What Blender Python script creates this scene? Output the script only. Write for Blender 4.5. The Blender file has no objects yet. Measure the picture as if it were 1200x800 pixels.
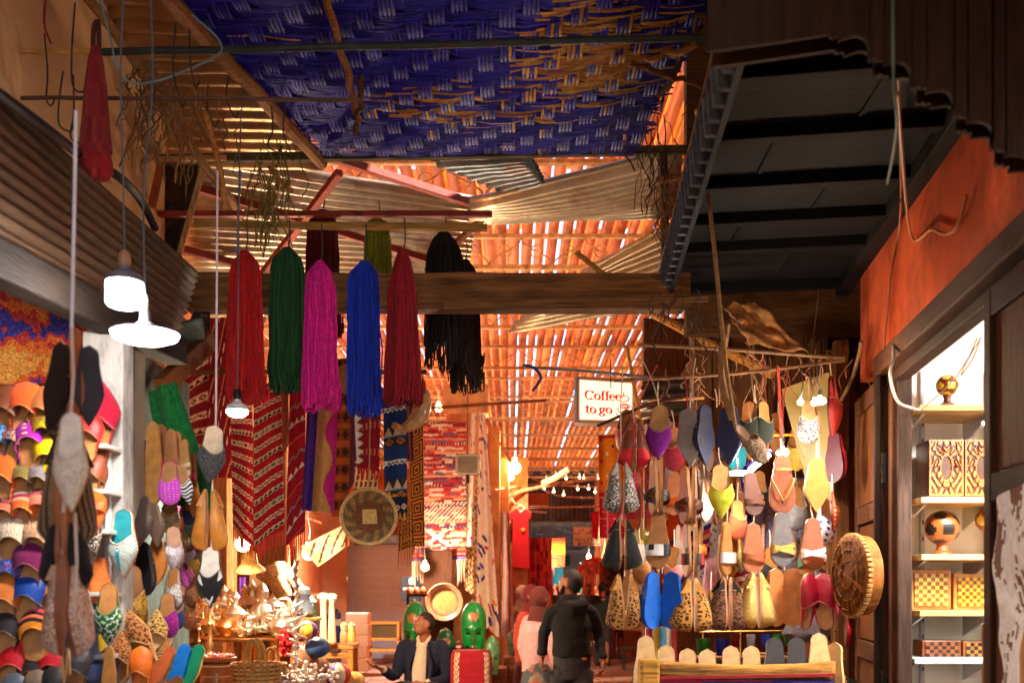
import bpy, math, random
from math import sin, cos, pi, radians, sqrt, atan2
from mathutils import Vector, Matrix, Euler, noise
random.seed(7)
sc = bpy.context.scene
COL = sc.collection

# ---------------------------------------------------------------- camera, sky, sun, exposure
F, H, HZ = 1166.67, 1.6, 688.0            # focal length in photo pixels, eye height, horizon row
def at(px, py, Y):
    return Vector(((px - 600) / F * Y, Y, H + (HZ - py) / F * Y))
cam = bpy.data.cameras.new('camera'); cam_o = bpy.data.objects.new('camera', cam); COL.objects.link(cam_o)
cam_o.location = (0, 0, H); cam_o.rotation_euler = (pi / 2, 0, 0)
cam.lens = 35; cam.sensor_width = 36; cam.shift_y = 0.24
cam.clip_start = 0.05; cam.clip_end = 400
cam.dof.use_dof = True; cam.dof.focus_distance = 5.6; cam.dof.aperture_fstop = 2.8
sc.camera = cam_o
world = bpy.data.worlds.new('World'); sc.world = world; world.use_nodes = True
wn = world.node_tree; bg = wn.nodes['Background']
sky = wn.nodes.new('ShaderNodeTexSky'); sky.sky_type = 'NISHITA'; sky.sun_disc = False
SUN_EL, SUN_ROT = radians(34), radians(80)
sky.sun_elevation = SUN_EL; sky.sun_rotation = SUN_ROT
wn.links.new(sky.outputs[0], bg.inputs[0]); bg.inputs[1].default_value = 0.15
sun = bpy.data.lights.new('sun', 'SUN'); sun.energy = 4.2; sun.angle = radians(0.5); sun.color = (1, .95, .86)
sun_o = bpy.data.objects.new('sun', sun); COL.objects.link(sun_o)
sd = Vector((sin(SUN_ROT) * cos(SUN_EL), cos(SUN_ROT) * cos(SUN_EL), sin(SUN_EL)))
sun_o.rotation_euler = (-sd).to_track_quat('-Z', 'Y').to_euler()
sc.view_settings.view_transform = 'Standard'; sc.view_settings.look = 'None'
sc.view_settings.exposure = 2.12; sc.view_settings.gamma = 1
sc.render.engine = 'CYCLES'
cy = sc.cycles
cy.use_denoising = True
try: cy.denoiser = 'OPENIMAGEDENOISE'
except Exception: pass
cy.max_bounces = 7; cy.diffuse_bounces = 5; cy.glossy_bounces = 3; cy.transmission_bounces = 4; cy.transparent_max_bounces = 6
cy.sample_clamp_indirect = 6; cy.caustics_reflective = False; cy.caustics_refractive = False
LAMP = 2.15
def lamp(p, watts, col, r=.04, spot=0):
    l = bpy.data.lights.new('lamp_light', 'SPOT' if spot else 'POINT'); l.energy = watts * LAMP
    if spot: l.spot_size = radians(spot); l.spot_blend = .7
    l.color = col; l.shadow_soft_size = r
    o = bpy.data.objects.new('lamp_light', l); o.location = p; COL.objects.link(o); return o

# ---------------------------------------------------------------- materials: finishes that read the "Col" attribute
def lin(c):
    return tuple((x / 255 / 12.92) if x <= 10 else ((x / 255 + .055) / 1.055) ** 2.4 for x in c)
def finish(name, rough=.6, metal=0, nscale=12, namp=.15, bump=.15, bscale=90, stretch=(1, 1, 1), stain=None, sscale=3, sth=.6,
           translucent=0, emit=0, sheen=0, coat=0, spec=.5, trans=0):
    m = bpy.data.materials.new(name); m.use_nodes = True; nt = m.node_tree; N = nt.nodes; L = nt.links
    b = N['Principled BSDF']; out = N['Material Output']
    a = N.new('ShaderNodeAttribute'); a.attribute_name = 'Col'
    tc = N.new('ShaderNodeTexCoord'); mp = N.new('ShaderNodeMapping'); mp.inputs['Scale'].default_value = stretch
    L.new(tc.outputs['Object'], mp.inputs['Vector'])
    n1 = N.new('ShaderNodeTexNoise'); n1.inputs['Scale'].default_value = nscale; n1.inputs['Detail'].default_value = 5
    L.new(mp.outputs[0], n1.inputs['Vector'])
    mr = N.new('ShaderNodeMapRange'); mr.inputs[1].default_value = .3; mr.inputs[2].default_value = .7
    mr.inputs[3].default_value = 1 - namp; mr.inputs[4].default_value = 1 + namp * .6
    L.new(n1.outputs['Fac'], mr.inputs[0])
    mx = N.new('ShaderNodeMix'); mx.data_type = 'RGBA'; mx.blend_type = 'MULTIPLY'; mx.inputs[0].default_value = 1
    L.new(a.outputs['Color'], mx.inputs[6]); L.new(mr.outputs[0], mx.inputs[7])
    col = mx.outputs[2]
    if stain:
        n2 = N.new('ShaderNodeTexNoise'); n2.inputs['Scale'].default_value = sscale; n2.inputs['Detail'].default_value = 8; n2.inputs['Roughness'].default_value = .7
        L.new(mp.outputs[0], n2.inputs['Vector'])
        r2 = N.new('ShaderNodeMapRange'); r2.inputs[1].default_value = sth - .08; r2.inputs[2].default_value = sth + .1; r2.inputs[4].default_value = .85
        L.new(n2.outputs['Fac'], r2.inputs[0])
        m2 = N.new('ShaderNodeMix'); m2.data_type = 'RGBA'; L.new(r2.outputs[0], m2.inputs[0]); L.new(col, m2.inputs[6])
        m2.inputs[7].default_value = (*lin(stain), 1); col = m2.outputs[2]
    L.new(col, b.inputs['Base Color'])
    b.inputs['Roughness'].default_value = rough; b.inputs['Metallic'].default_value = metal; b.inputs['Specular IOR Level'].default_value = spec
    if sheen: b.inputs['Sheen Weight'].default_value = sheen
    if coat: b.inputs['Coat Weight'].default_value = coat; b.inputs['Coat Roughness'].default_value = .15
    if trans: b.inputs['Transmission Weight'].default_value = trans
    if emit:
        L.new(a.outputs['Color'], b.inputs['Emission Color']); b.inputs['Emission Strength'].default_value = emit
    if bump:
        n3 = N.new('ShaderNodeTexNoise'); n3.inputs['Scale'].default_value = bscale; n3.inputs['Detail'].default_value = 4
        L.new(mp.outputs[0], n3.inputs['Vector'])
        bp = N.new('ShaderNodeBump'); bp.inputs['Strength'].default_value = bump; bp.inputs['Distance'].default_value = .01
        L.new(n3.outputs['Fac'], bp.inputs['Height']); L.new(bp.outputs[0], b.inputs['Normal'])
    if translucent:
        t = N.new('ShaderNodeBsdfTranslucent'); L.new(col, t.inputs['Color'])
        ms = N.new('ShaderNodeMixShader'); ms.inputs[0].default_value = translucent
        L.new(b.outputs[0], ms.inputs[1]); L.new(t.outputs[0], ms.inputs[2]); L.new(ms.outputs[0], out.inputs['Surface'])
    return m
MT = dict(
    leather=finish('leather', .5, namp=.22, nscale=30, bump=.2, bscale=160),
    suede=finish('suede', .95, namp=.2, nscale=40, bump=.25, bscale=220, sheen=.08),
    cloth=finish('woven_cloth', .92, namp=.14, nscale=30, bump=.3, bscale=320, sheen=.04),
    sheer=finish('sheer_cloth', .92, namp=.12, nscale=20, bump=.25, bscale=260, translucent=.35),
    wool=finish('wool_yarn', .95, namp=.3, nscale=60, bump=.2, bscale=300, sheen=.08),
    glitter=finish('glitter', .3, metal=.55, namp=.5, nscale=220, bump=.5, bscale=320),
    fur=finish('fur', .95, namp=.28, nscale=120, bump=.8, bscale=200, sheen=.08),
    woodx=finish('wood_along_x', .72, spec=.18, namp=.42, nscale=9, bump=.4, bscale=22, stretch=(.8, 8, 8)),
    woody=finish('wood_along_y', .72, spec=.18, namp=.42, nscale=9, bump=.4, bscale=22, stretch=(8, .8, 8)),
    woodz=finish('wood_along_z', .68, spec=.18, namp=.42, nscale=9, bump=.4, bscale=22, stretch=(8, 8, .8)),
    oldx=finish('weathered_wood_x', .85, spec=.2, namp=.6, nscale=7, bump=.7, bscale=14, stretch=(.5, 7, 7), stain=(60, 36, 18), sscale=2.2, sth=.58),
    varnish=finish('varnished_wood', .35, namp=.35, nscale=12, bump=.12, bscale=40, stretch=(3, 3, 1), coat=.4),
    zinc=finish('zinc_sheet', .36, metal=.75, namp=.3, nscale=5, bump=.15, bscale=25, stain=(120, 62, 28), sscale=2.6, sth=.62),
    rust=finish('rusty_sheet', .8, metal=.1, namp=.35, nscale=7, bump=.4, bscale=40, stain=(92, 52, 26), sscale=3.2, sth=.54),
    iron=finish('painted_iron', .65, metal=.2, namp=.35, nscale=14, bump=.3, bscale=60, stain=(70, 34, 18), sscale=9, sth=.6),
    metal=finish('polished_metal', .36, metal=1, namp=.2, nscale=18, bump=.25, bscale=90),
    plaster=finish('plaster', .95, namp=.22, nscale=2.2, bump=.6, bscale=14, stain=(96, 62, 36), sscale=1.1, sth=.64),
    paint=finish('painted_wall', .9, spec=.2, namp=.35, nscale=4.5, bump=.9, bscale=16, stain=(104, 48, 24), sscale=2.6, sth=.56),
    white=finish('white_paint', .75, namp=.08, nscale=4, bump=.2, bscale=30, stain=(170, 150, 130), sscale=3, sth=.66),
    peel=finish('peeling_paint', .8, namp=.25, nscale=6, bump=.5, bscale=30, stain=(112, 104, 92), sscale=7, sth=.52, stretch=(2, 2, .6)),
    plastic=finish('plastic', .4, namp=.08, nscale=8, bump=.05, bscale=60),
    straw=finish('straw', .85, namp=.35, nscale=60, bump=.6, bscale=110),
    stone=finish('stone', .9, namp=.25, nscale=5, bump=.6, bscale=25, stain=(150, 100, 60), sscale=3, sth=.6),
    cane=finish('cane', .6, namp=.3, nscale=25, bump=.3, bscale=60, spec=.25),
    slat=finish('roof_slat', .7, namp=.35, nscale=4, bump=.35, bscale=18, translucent=.12, stretch=(3, .6, 3)),
    glaze=finish('amber_glazing', .5, namp=.3, nscale=3, bump=.1, bscale=20, translucent=.75, stretch=(3, .5, 3)),
    ground=finish('paving', .75, namp=.3, nscale=3, bump=.4, bscale=30, stain=(70, 52, 42), sscale=1.2, sth=.6),
    skin=finish('skin', .55, namp=.1, nscale=14, bump=.08, bscale=120),
    hair=finish('hair', .6, namp=.3, nscale=60, bump=.6, bscale=200),
    glow=finish('lamp_glow', .4, namp=0, bump=0, emit=7),
    warm=finish('warm_glow', .4, namp=0, bump=0, emit=9),
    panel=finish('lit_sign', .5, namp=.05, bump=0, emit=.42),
    ceramic=finish('ceramic', .22, namp=.12, nscale=14, bump=.05, bscale=40, coat=.4),
    glass=finish('coloured_glass', .08, namp=.05, bump=0, trans=.75),
    rubber=finish('cable', .5, namp=.1, bump=0),
)
# ---------------------------------------------------------------- mesh builder
X, Yv, Z = Vector((1, 0, 0)), Vector((0, 1, 0)), Vector((0, 0, 1))
ORG = {}
class MB:
    def __init__(s): s.v = []; s.f = []; s.c = []
    def add(s, vs, fs, c):
        o = len(s.v); s.v += [Vector(p) for p in vs]
        s.f += [tuple(i + o for i in f) for f in fs]
        s.c += c if isinstance(c, list) else [c] * len(fs)
        return s
    def box(s, p, d, c, R=None):
        vs = [Vector((x * d[0] / 2, y * d[1] / 2, z * d[2] / 2)) for z in (-1, 1) for y in (-1, 1) for x in (-1, 1)]
        if R: vs = [R @ q for q in vs]
        p = Vector(p)
        return s.add([p + q for q in vs], [(0, 2, 3, 1), (4, 5, 7, 6), (0, 1, 5, 4), (2, 6, 7, 3), (0, 4, 6, 2), (1, 3, 7, 5)], c)
    def bar(s, a, b, w, h, c, up=Z):                    # rectangular bar from a to b
        a, b = Vector(a), Vector(b); t = (b - a); L = t.length; t.normalize()
        side = t.cross(up)
        if side.length < .05: side = t.cross(X)
        side.normalize(); u = side.cross(t)
        vs = [a + (b - a) * k + side * (i * w / 2) + u * (j * h / 2) for k in (0, 1) for j in (-1, 1) for i in (-1, 1)]
        return s.add(vs, [(0, 1, 3, 2), (4, 6, 7, 5), (0, 4, 5, 1), (2, 3, 7, 6), (0, 2, 6, 4), (1, 5, 7, 3)], c)
    def tube(s, path, r, c, n=6, cap=True, ref=None):
        path = [Vector(p) for p in path]; m = len(path); vs = []; sd = None
        for i, p in enumerate(path):
            t = path[min(i + 1, m - 1)] - path[max(i - 1, 0)]
            if t.length < 1e-9: t = Vector((0, 0, 1))
            t.normalize()
            if ref is not None and abs(t.dot(ref)) < .93: sd = ref.cross(t).normalized()
            elif sd is None: sd = (t.orthogonal()).normalized()
            else:
                sd = sd - t * sd.dot(t)
                sd = sd.normalized() if sd.length > 1e-6 else t.orthogonal().normalized()
            u = t.cross(sd)
            rr = r[i] if isinstance(r, (list, tuple)) else r
            rx, ry = rr if isinstance(rr, tuple) else (rr, rr)
            vs += [p + sd * (rx * cos(2 * pi * k / n)) + u * (ry * sin(2 * pi * k / n)) for k in range(n)]
        fs = [(i * n + k, i * n + (k + 1) % n, (i + 1) * n + (k + 1) % n, (i + 1) * n + k) for i in range(m - 1) for k in range(n)]
        cc = c
        if callable(c):
            cc = [c(i / (m - 1), k / n) for i in range(m - 1) for k in range(n)]
        if cap:
            fs += [tuple(range(n))[::-1], tuple((m - 1) * n + k for k in range(n))]
            if isinstance(cc, list): cc += [cc[0], cc[-1]]
        return s.add(vs, fs, cc)
    def lathe(s, prof, o, c, n=16, M=None, cap=True):
        o = Vector(o); vs = []
        for r, z in prof:
            for k in range(n):
                q = Vector((r * cos(2 * pi * k / n), r * sin(2 * pi * k / n), z))
                vs.append(o + (M @ q if M else q))
        m = len(prof)
        fs = [(i * n + k, i * n + (k + 1) % n, (i + 1) * n + (k + 1) % n, (i + 1) * n + k) for i in range(m - 1) for k in range(n)]
        cc = [c(i / (m - 1), k / n) for i in range(m - 1) for k in range(n)] if callable(c) else c
        if cap:
            fs += [tuple(range(n))[::-1], tuple((m - 1) * n + k for k in range(n))]
            if isinstance(cc, list): cc += [cc[0], cc[-1]]
        return s.add(vs, fs, cc)
    def ball(s, p, r, c, n=10, R=None):
        r = r if isinstance(r, tuple) else (r, r, r); k = max(5, n // 2)
        M = Matrix.Diagonal(r)
        if R: M = R @ M
        return s.lathe([(max(1e-4, sin(pi * i / k)), -cos(pi * i / k)) for i in range(k + 1)], p, c, n, M)
    def prism(s, pts, o, ex, ey, ez, c, c2=None):       # polygon in (ex, ey), extruded by ez
        n = len(pts); o = Vector(o)
        a = [o + ex * x + ey * y for x, y in pts]; b = [p + ez for p in a]
        fs = [tuple(range(n))[::-1], tuple(range(n, 2 * n))] + [(i, (i + 1) % n, n + (i + 1) % n, n + i) for i in range(n)]
        return s.add(a + b, fs, [c, c2 or c] + [c] * n)
    def grid(s, fn, nu, nv, c):
        vs = [fn(i / nu, j / nv) for j in range(nv + 1) for i in range(nu + 1)]
        w = nu + 1
        fs = [(j * w + i, j * w + i + 1, (j + 1) * w + i + 1, (j + 1) * w + i) for j in range(nv) for i in range(nu)]
        cc = [c((i + .5) / nu, (j + .5) / nv) for j in range(nv) for i in range(nu)] if callable(c) else c
        return s.add(vs, fs, cc)
    def mesh(s, name, mat, org=None, smooth=True):
        me = bpy.data.meshes.new(name); org = org or Vector()
        me.from_pydata([p - org for p in s.v], [], s.f)
        ca = me.color_attributes.new('Col', 'FLOAT_COLOR', 'CORNER')
        buf = []
        lc = {}
        for f, c in zip(s.f, s.c):
            q = lc.get(c)
            if q is None: q = lc[c] = (*lin(c), 1.0)
            buf += q * len(f)
        ca.data.foreach_set('color', buf)
        if smooth: me.polygons.foreach_set('use_smooth', [True] * len(me.polygons))
        me.materials.append(MT[mat] if isinstance(mat, str) else mat)
        return me
    def build(s, name, mat, parent=None, smooth=True, bev=0, solid=0, local=False, sharp=True, sub=0):
        if parent is not None: org = Vector() if local else ORG[parent.name]
        else:
            n = len(s.v); org = Vector((sum(p.x for p in s.v) / n, sum(p.y for p in s.v) / n, min(p.z for p in s.v)))
        me = s.mesh(name, mat, org, smooth and not bev)
        o = bpy.data.objects.new(name, me); COL.objects.link(o)
        if parent is not None: o.parent = parent
        else: o.location = org
        ORG[o.name] = org
        if solid:
            md = o.modifiers.new('thick', 'SOLIDIFY'); md.thickness = solid; md.offset = 0
        if bev:
            md = o.modifiers.new('bevel', 'BEVEL'); md.width = bev; md.segments = 2; md.limit_method = 'ANGLE'
        if smooth and sharp and not bev:
            try: me.set_sharp_from_angle(angle=radians(42))
            except Exception: pass
        return o
def top(o, label, cat, group=None):
    o['label'] = label; o['category'] = cat
    if group: o['group'] = group
    return o
def thing(name, loc, label, cat, group=None, M=None):
    o = bpy.data.objects.new(name, None); COL.objects.link(o); o.empty_display_size = .1
    if M is not None: o.matrix_world = M
    else: o.location = loc
    ORG[o.name] = Vector(loc)
    return top(o, label, cat, group)
def struct(o): o['kind'] = 'structure'; return o
def stuff(o): o['kind'] = 'stuff'; return o
def jit(c, a=10):
    d = random.uniform(-a, a); return tuple(max(0, min(255, int(x + d + random.uniform(-a / 3, a / 3)))) for x in c)
def mixc(a, b, t): return tuple(x + (y - x) * t for x, y in zip(a, b))
def smooth_path(pts, k=6):
    out = []; P = [Vector(p) for p in pts]
    for i in range(len(P) - 1):
        p0, p1, p2, p3 = P[max(i - 1, 0)], P[i], P[i + 1], P[min(i + 2, len(P) - 1)]
        for j in range(k):
            t = j / k
            out.append(.5 * ((2 * p1) + (p2 - p0) * t + (2 * p0 - 5 * p1 + 4 * p2 - p3) * t * t + (3 * p1 - p0 - 3 * p2 + p3) * t ** 3))
    out.append(P[-1]); return out
def bilin(c, u, v):
    return (c[0] * (1 - u) + c[1] * u) * (1 - v) + (c[3] * (1 - u) + c[2] * u) * v
# ================================================================ THE SETTING
BR = (92, 58, 32)
g = MB(); g.box((1, 14, -.05), (60, 90, .1), (120, 92, 80)); ground = struct(g.build('ground', 'ground', smooth=False)); ORG[ground.name] = ground.location.copy()
k = 0
for j in range(15):                                              # slabs one can tell apart, farther up the lane
    y0 = 15.6 + j * .62
    for i in range(17):
        x0 = -4.4 + i * .56 + (.28 if j % 2 else 0)
        b = MB(); b.box((x0, y0, .012 + random.uniform(-.004, .004)), (.54, .6, .03), jit((150, 112, 96), 16))
        b.build('paving_slab', 'ground', ground, bev=.008)
def wallbox(name, x0, x1, y0, y1, z0, z1, c, mat='plaster', parent=None):
    b = MB(); b.box(((x0 + x1) / 2, (y0 + y1) / 2, (z0 + z1) / 2), (x1 - x0, y1 - y0, z1 - z0), c)
    return b.build(name, mat, parent, smooth=False)
def wallthing(label, *a, **k):
    o = wallbox('wall', *a, **k); return top(o, label, 'wall')
# left frontage
wallthing('cream plaster wall stained brown above the rusty awning', -2.2, -1.9, -6, 5.45, 2.55, 6.2, (226, 176, 118))
wallthing('dim rear wall of the slipper shop behind the shelves', -3.2, -1.42, 3.75, 3.85, 0, 2.55, (150, 134, 116), 'white')
wallthing('side wall of the slipper shop beside the awning', -2.9, -2.8, -6, 3.75, 0, 3, (170, 130, 95))
wallthing('grey green painted wall behind the black post', -2.2, -1.62, 4.05, 5.0, 0, 2.62, (146, 166, 148), 'peel')
wallthing('long ochre wall of the bazaar behind the teapot stall', -4.2, -4.0, 5, 24, 0, 6, (190, 120, 66))
wallthing('ochre wall closing the bay over the shutter', -4.2, -.72, 23.4, 23.7, 0, 4.4, (205, 128, 74), 'paint')
wallthing('salmon house front at the corner by the red tunic', -1.05, .22, 13.9, 33, 0, 3.4, (222, 138, 92), 'paint')
# right frontage
RD = Vector((.131, 1, 0)).normalized(); RN = Vector((-1, .131, 0)).normalized()
def rw(Y, z, off=0): return Vector((1.678 + .131 * (Y - 4.45), Y, z)) + RN * off
b = MB()
A, B_ = rw(-1, 0), rw(4.72, 0)
def wall_q(mb, Y0, Y1, z0, z1, t, c):
    a, bb = rw(Y0, 0), rw(Y1, 0); n = -RN * t
    mb.add([a + Z * z0, bb + Z * z0, bb + n + Z * z0, a + n + Z * z0, a + Z * z1, bb + Z * z1, bb + n + Z * z1, a + n + Z * z1],
           [(0, 1, 5, 4), (1, 2, 6, 5), (2, 3, 7, 6), (3, 0, 4, 7), (4, 5, 6, 7), (3, 2, 1, 0)], c)
wall_q(b, -1, 5.0, 2.63, 5.6, .16, (186, 76, 36))
top(b.build('wall', 'paint', smooth=False), 'rough orange plaster wall above the wooden shop door', 'wall')
pw = wallthing('planked end wall in dark brown under the canopy', 1.05, 2.6, 5.75, 5.9, 2.4, 5.6, (92, 54, 28), 'woodz')
for i in range(11):
    pb = MB(); pb.box((1.1 + i * .105, 5.735 - .004 * (i % 3), 3.2), (.1, .022, 1.5), jit((104, 62, 32), 14)); pb.build('plank', 'woodz', pw, bev=.004)
wallthing('brown rear wall of the slipper stall behind hanging cloths', .98, 3.4, 7.4, 7.5, 0, 3.6, (120, 70, 36), 'woodz')
wallthing('ochre shop row along the far lane behind the orange kilim', 2.75, 3.0, 7.5, 33, 0, 5.3, (190, 112, 62), 'paint')
wallthing('dim wall closing the lane end beyond the crowd', -6, 8, 60, 60.3, 0, 6, (92, 70, 60))
# roof boards added to hold back the sky, left open behind the viewer
o = wallbox('roof', -6, 6, -.6, 3.0, 5.6, 5.7, (110, 72, 42), 'woody'); struct(o)
o = wallbox('roof', -6, -1.6, 3.0, 8.6, 5.6, 5.7, (110, 72, 42), 'woody'); struct(o)
o = wallbox('roof', -1.6, 6, 3.0, 6.6, 5.6, 5.7, (110, 72, 42), 'woody'); struct(o)
o = wallbox('roof', 1.9, 7, 6.6, 8.5, 5.75, 5.8, (110, 72, 42), 'woody'); struct(o)
wallthing('ochre upper wall on the shop side of the lane', 3.7, 3.9, -6, 33, 0, 6.3, (190, 120, 66))
wallthing('ochre upper wall on the kilim side of the lane', -6.5, -6.3, -6, 33, 0, 6.3, (190, 120, 66))

# ---------------------------------------------------------------- slatted roof with light falling through the gaps
roof = bpy.data.objects.new('roof', None); COL.objects.link(roof); roof['kind'] = 'structure'; ORG[roof.name] = Vector()
def slat(x, y0, y1, z, w, c):
    b = MB(); n = 5; rows = []
    for y in (y0, y1):
        for k in range(n + 1):
            a = pi * k / n; rows.append((x - w / 2 * cos(a), y, z - .042 * sin(a)))
    b.add(rows, [(k, k + 1, n + 2 + k, n + 1 + k) for k in range(n)], c); return b
far = MB()
for i in range(82):
    x = -6.4 + i * .146
    for (y0, y1) in ((7.3, 16.2), (15.9, 24.4)):
        w = random.uniform(.112, .13)
        b = slat(x + random.uniform(-.008, .008), y0, y1, 5.52 + random.uniform(0, .03) + (.03 if y0 > 10 else 0), w, jit((196, 104, 50), 20))
        b.build('slat', 'slat', roof, sharp=False)
    b = slat(x, 24.1, 33.3, 5.6, .104, jit((200, 114, 60), 16)); far.add(b.v, b.f, b.c)
stuff(far.build('slat', 'slat', roof, sharp=False))
gz = MB()
for i in range(82):                                                # translucent strips added so the gaps glow amber, some left out for sky
    x = -6.4 + i * .146 + .073
    for (y0, y1) in ((7.3, 9.6), (9.6, 11.2), (11.2, 13.4), (13.4, 15.9), (15.9, 19), (19, 24), (24, 33.3)):
        if random.random() < .24: continue
        gz.box((x, (y0 + y1) / 2, 5.6 + (.09 if y0 > 24 else .03)), (.1, y1 - y0 - .01, .006), jit((236, 164, 104), 20))
stuff(gz.build('added_glazing_strip', 'glaze', roof, smooth=False))
CH = (218, 172, 108)
ty = [9.0, 10.9, 13.4, 15.9, 18.3, 20.6, 22.9, 25.2, 27.4, 29.6, 31.6]
for q, y in enumerate(ty):
    t = thing('roof_truss', (0, y, 5.08), ['cream lattice truss half hidden between mat and pale zinc', 'cream lattice truss nearest, just behind the zinc sheets', 'cream lattice truss second from the zinc sheets', 'cream lattice truss third along the slatted roof',
        'cream lattice truss fourth along, above the stone pier', 'cream lattice truss fifth along the slatted roof', 'cream lattice truss sixth along, level with the sign top', 'cream lattice truss seventh along the slatted roof',
        'cream lattice truss eighth along the slatted roof', 'cream lattice truss ninth, last but one', 'cream lattice truss tenth, nearest the dark gable'][q], 'roof truss', 'lattice trusses under the slats')
    b = MB(); b.box((-.6, y, 5.1), (11.6, .06, .05), CH); b.build('bottom_chord', 'iron', t, bev=.006)
    b = MB(); b.box((-.6, y, 5.44), (11.6, .06, .045), CH); b.build('top_chord', 'iron', t, bev=.006)
    b = MB()
    for i in range(32):
        x = -6.2 + i * .35
        p = [(x + .35 * s - (.05 * sin(s * pi * 2)), y + .012, 5.12 + .31 * (s if i % 2 else 1 - s)) for s in [j / 5 for j in range(6)]]
        b.tube(p, .011, CH, 4, cap=False)
        cx = x + .17
        b.tube([(cx + .07 * cos(a), y - .015, 5.27 + .07 * sin(a)) for a in [2 * pi * j / 8 for j in range(9)]], .008, CH, 4, cap=False)
    b.build('web', 'iron', t)
# dark gable and low roof beyond
b = MB(); b.grid(lambda u, v: Vector((-1.4 + 6.2 * u, 33.5 + .03 * sin(u * 260), 5.7 - 1.9 * v)), 160, 2, (58, 52, 52)); b.build('gable', 'rust', None); top(bpy.data.objects['gable'], 'dark corrugated gable over the far lane', 'gable')
low = MB()
for i in range(40):
    for j in range(22):
        if random.random() < .1: continue
        low.box((-3 + i * .26, 34 + j * 1.2, 3.85 - .0 * j), (.235, 1.14, .03), jit((74, 56, 46), 14))
o = low.build('roof', 'woody', None, smooth=False); struct(o)

# ---------------------------------------------------------------- corrugated zinc sheets
def sheet(label, P, nc, amp, c, mat='zinc', along=0, group='corrugated sheets patched under the roof', name='corrugated_sheet', cat='roof sheet', sag=0):
    Q = [at(*p) for p in P]
    n = (Q[1] - Q[0]).cross(Q[3] - Q[0]).normalized()
    b = MB()
    def fn(u, v):
        w = v if along == 0 else u
        return bilin(Q, u, v) + n * (amp * sin(2 * pi * nc * w)) + n * (sag * sin(pi * u) * sin(pi * v) + .012 * noise.noise(Vector((u * 3, v * 3, nc))))
    b.grid(fn, *((8, nc * 8) if along == 0 else (nc * 8, 8)), c)
    return top(b.build(name, mat, None, solid=.003, sharp=False), label, cat, group)
ZC = (196, 176, 150)
sheet('brownish corrugated sheet beside the plaster wall, near the roof pole', [(105, -50, 4.3), (250, -50, 4.3), (380, 200, 5.9), (185, 195, 5.9)], 17, .014, (176, 142, 104))
sheet('wide grey zinc sheet sloping above the yarn, lit streaks', [(205, 175, 5.9), (560, 233, 6.9), (545, 345, 8.3), (205, 345, 8.0)], 20, .03, ZC)
sheet('pale zinc sheet sagging to a point over the beam', [(552, 238, 6.5), (800, 178, 5.7), (790, 249, 6.5), (548, 256, 7.0)], 11, .042, (214, 198, 172), sag=-.05)
sheet('pale triangular zinc sheet behind the beam', [(694, 314, 6.8), (792, 262, 6.2), (800, 352, 7.0), (596, 386, 7.8)], 11, .042, (212, 192, 164))
sheet('small blue grey zinc sheet under the mat edge', [(505, 189, 6.0), (622, 184, 5.7), (638, 212, 6.0), (596, 226, 6.5)], 8, .022, (104, 118, 128))
sheet('small rusty zinc flap by the black plastic', [(225, 335, 6.6), (330, 345, 6.8), (300, 395, 7.3), (225, 385, 7.3)], 6, .014, (150, 120, 90))
sheet('dull grey sheet above the hanging purple slipper', [(752, 446, 6.6), (905, 430, 6.2), (905, 470, 6.4), (752, 492, 6.8)], 4, .02, (120, 116, 110))
sheet('curled brown sheet under the slatted roof edge', [(805, 428, 7.2), (842, 408, 7.0), (838, 436, 7.2), (800, 440, 7.4)], 2, .02, (110, 80, 50), mat='rust')
# rusty awning over the slipper shop
aw = thing('awning', at(60, 260, 3.3), 'rusty ribbed awning over the slipper shop', 'awning')
Q = [at(-70, 45, 2.75), at(232, 318, 4.65), at(205, 402, 4.15), at(-70, 262, 2.45)]
n = (Q[1] - Q[0]).cross(Q[3] - Q[0]).normalized()
b = MB(); b.grid(lambda u, v: bilin(Q, u, v) + n * (.016 * sin(2 * pi * 11 * v)), 10, 88, (92, 64, 40)); b.build('ribbed_sheet', 'rust', aw, solid=.004, sharp=False)
b = MB(); b.bar(at(-70, 275, 2.45), at(207, 412, 4.12), .09, .11, (40, 30, 24)); b.build('edge_beam', 'woody', aw, bev=.008)
b = MB(); b.bar(at(-70, 70, 2.78), at(190, 300, 4.6), .03, .05, (60, 44, 34)); b.build('top_batten', 'woody', aw, bev=.004)

# ---------------------------------------------------------------- blue painted reed mat: warp bundles over and under weft bundles
mat_t = thing('reed_mat', (0, 4.5, 3.9), 'blue painted woven reed mat slung overhead, paint worn to straw', 'mat')
ML, MR = lambda y: -1.42 + (y - 3.7) * .26, lambda y: .82 - (y - 3.7) * .10
BLU, STR = (32, 26, 150), (186, 128, 52)
def mz(x, y): return 3.93 - .05 * sin((x + 1.3) * 1.6) * sin((y - 3) * 1.3) + .03 * noise.noise(Vector((x * 2, y * 2, 0)))
def worn(x, y):
    w = noise.noise(Vector((x * 1.6, y * 1.8, 3))) + .55 * noise.noise(Vector((x * 14, y * 30, 5))) + .5 * math.exp(-((x - .12) / .55) ** 2 - ((y - 4.45) / .5) ** 2)
    if w > .47: return jit(STR, 26)
    return jit(BLU if random.random() > .1 else (52, 48, 150), 16)
ny = int(1.75 / .082)
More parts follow.
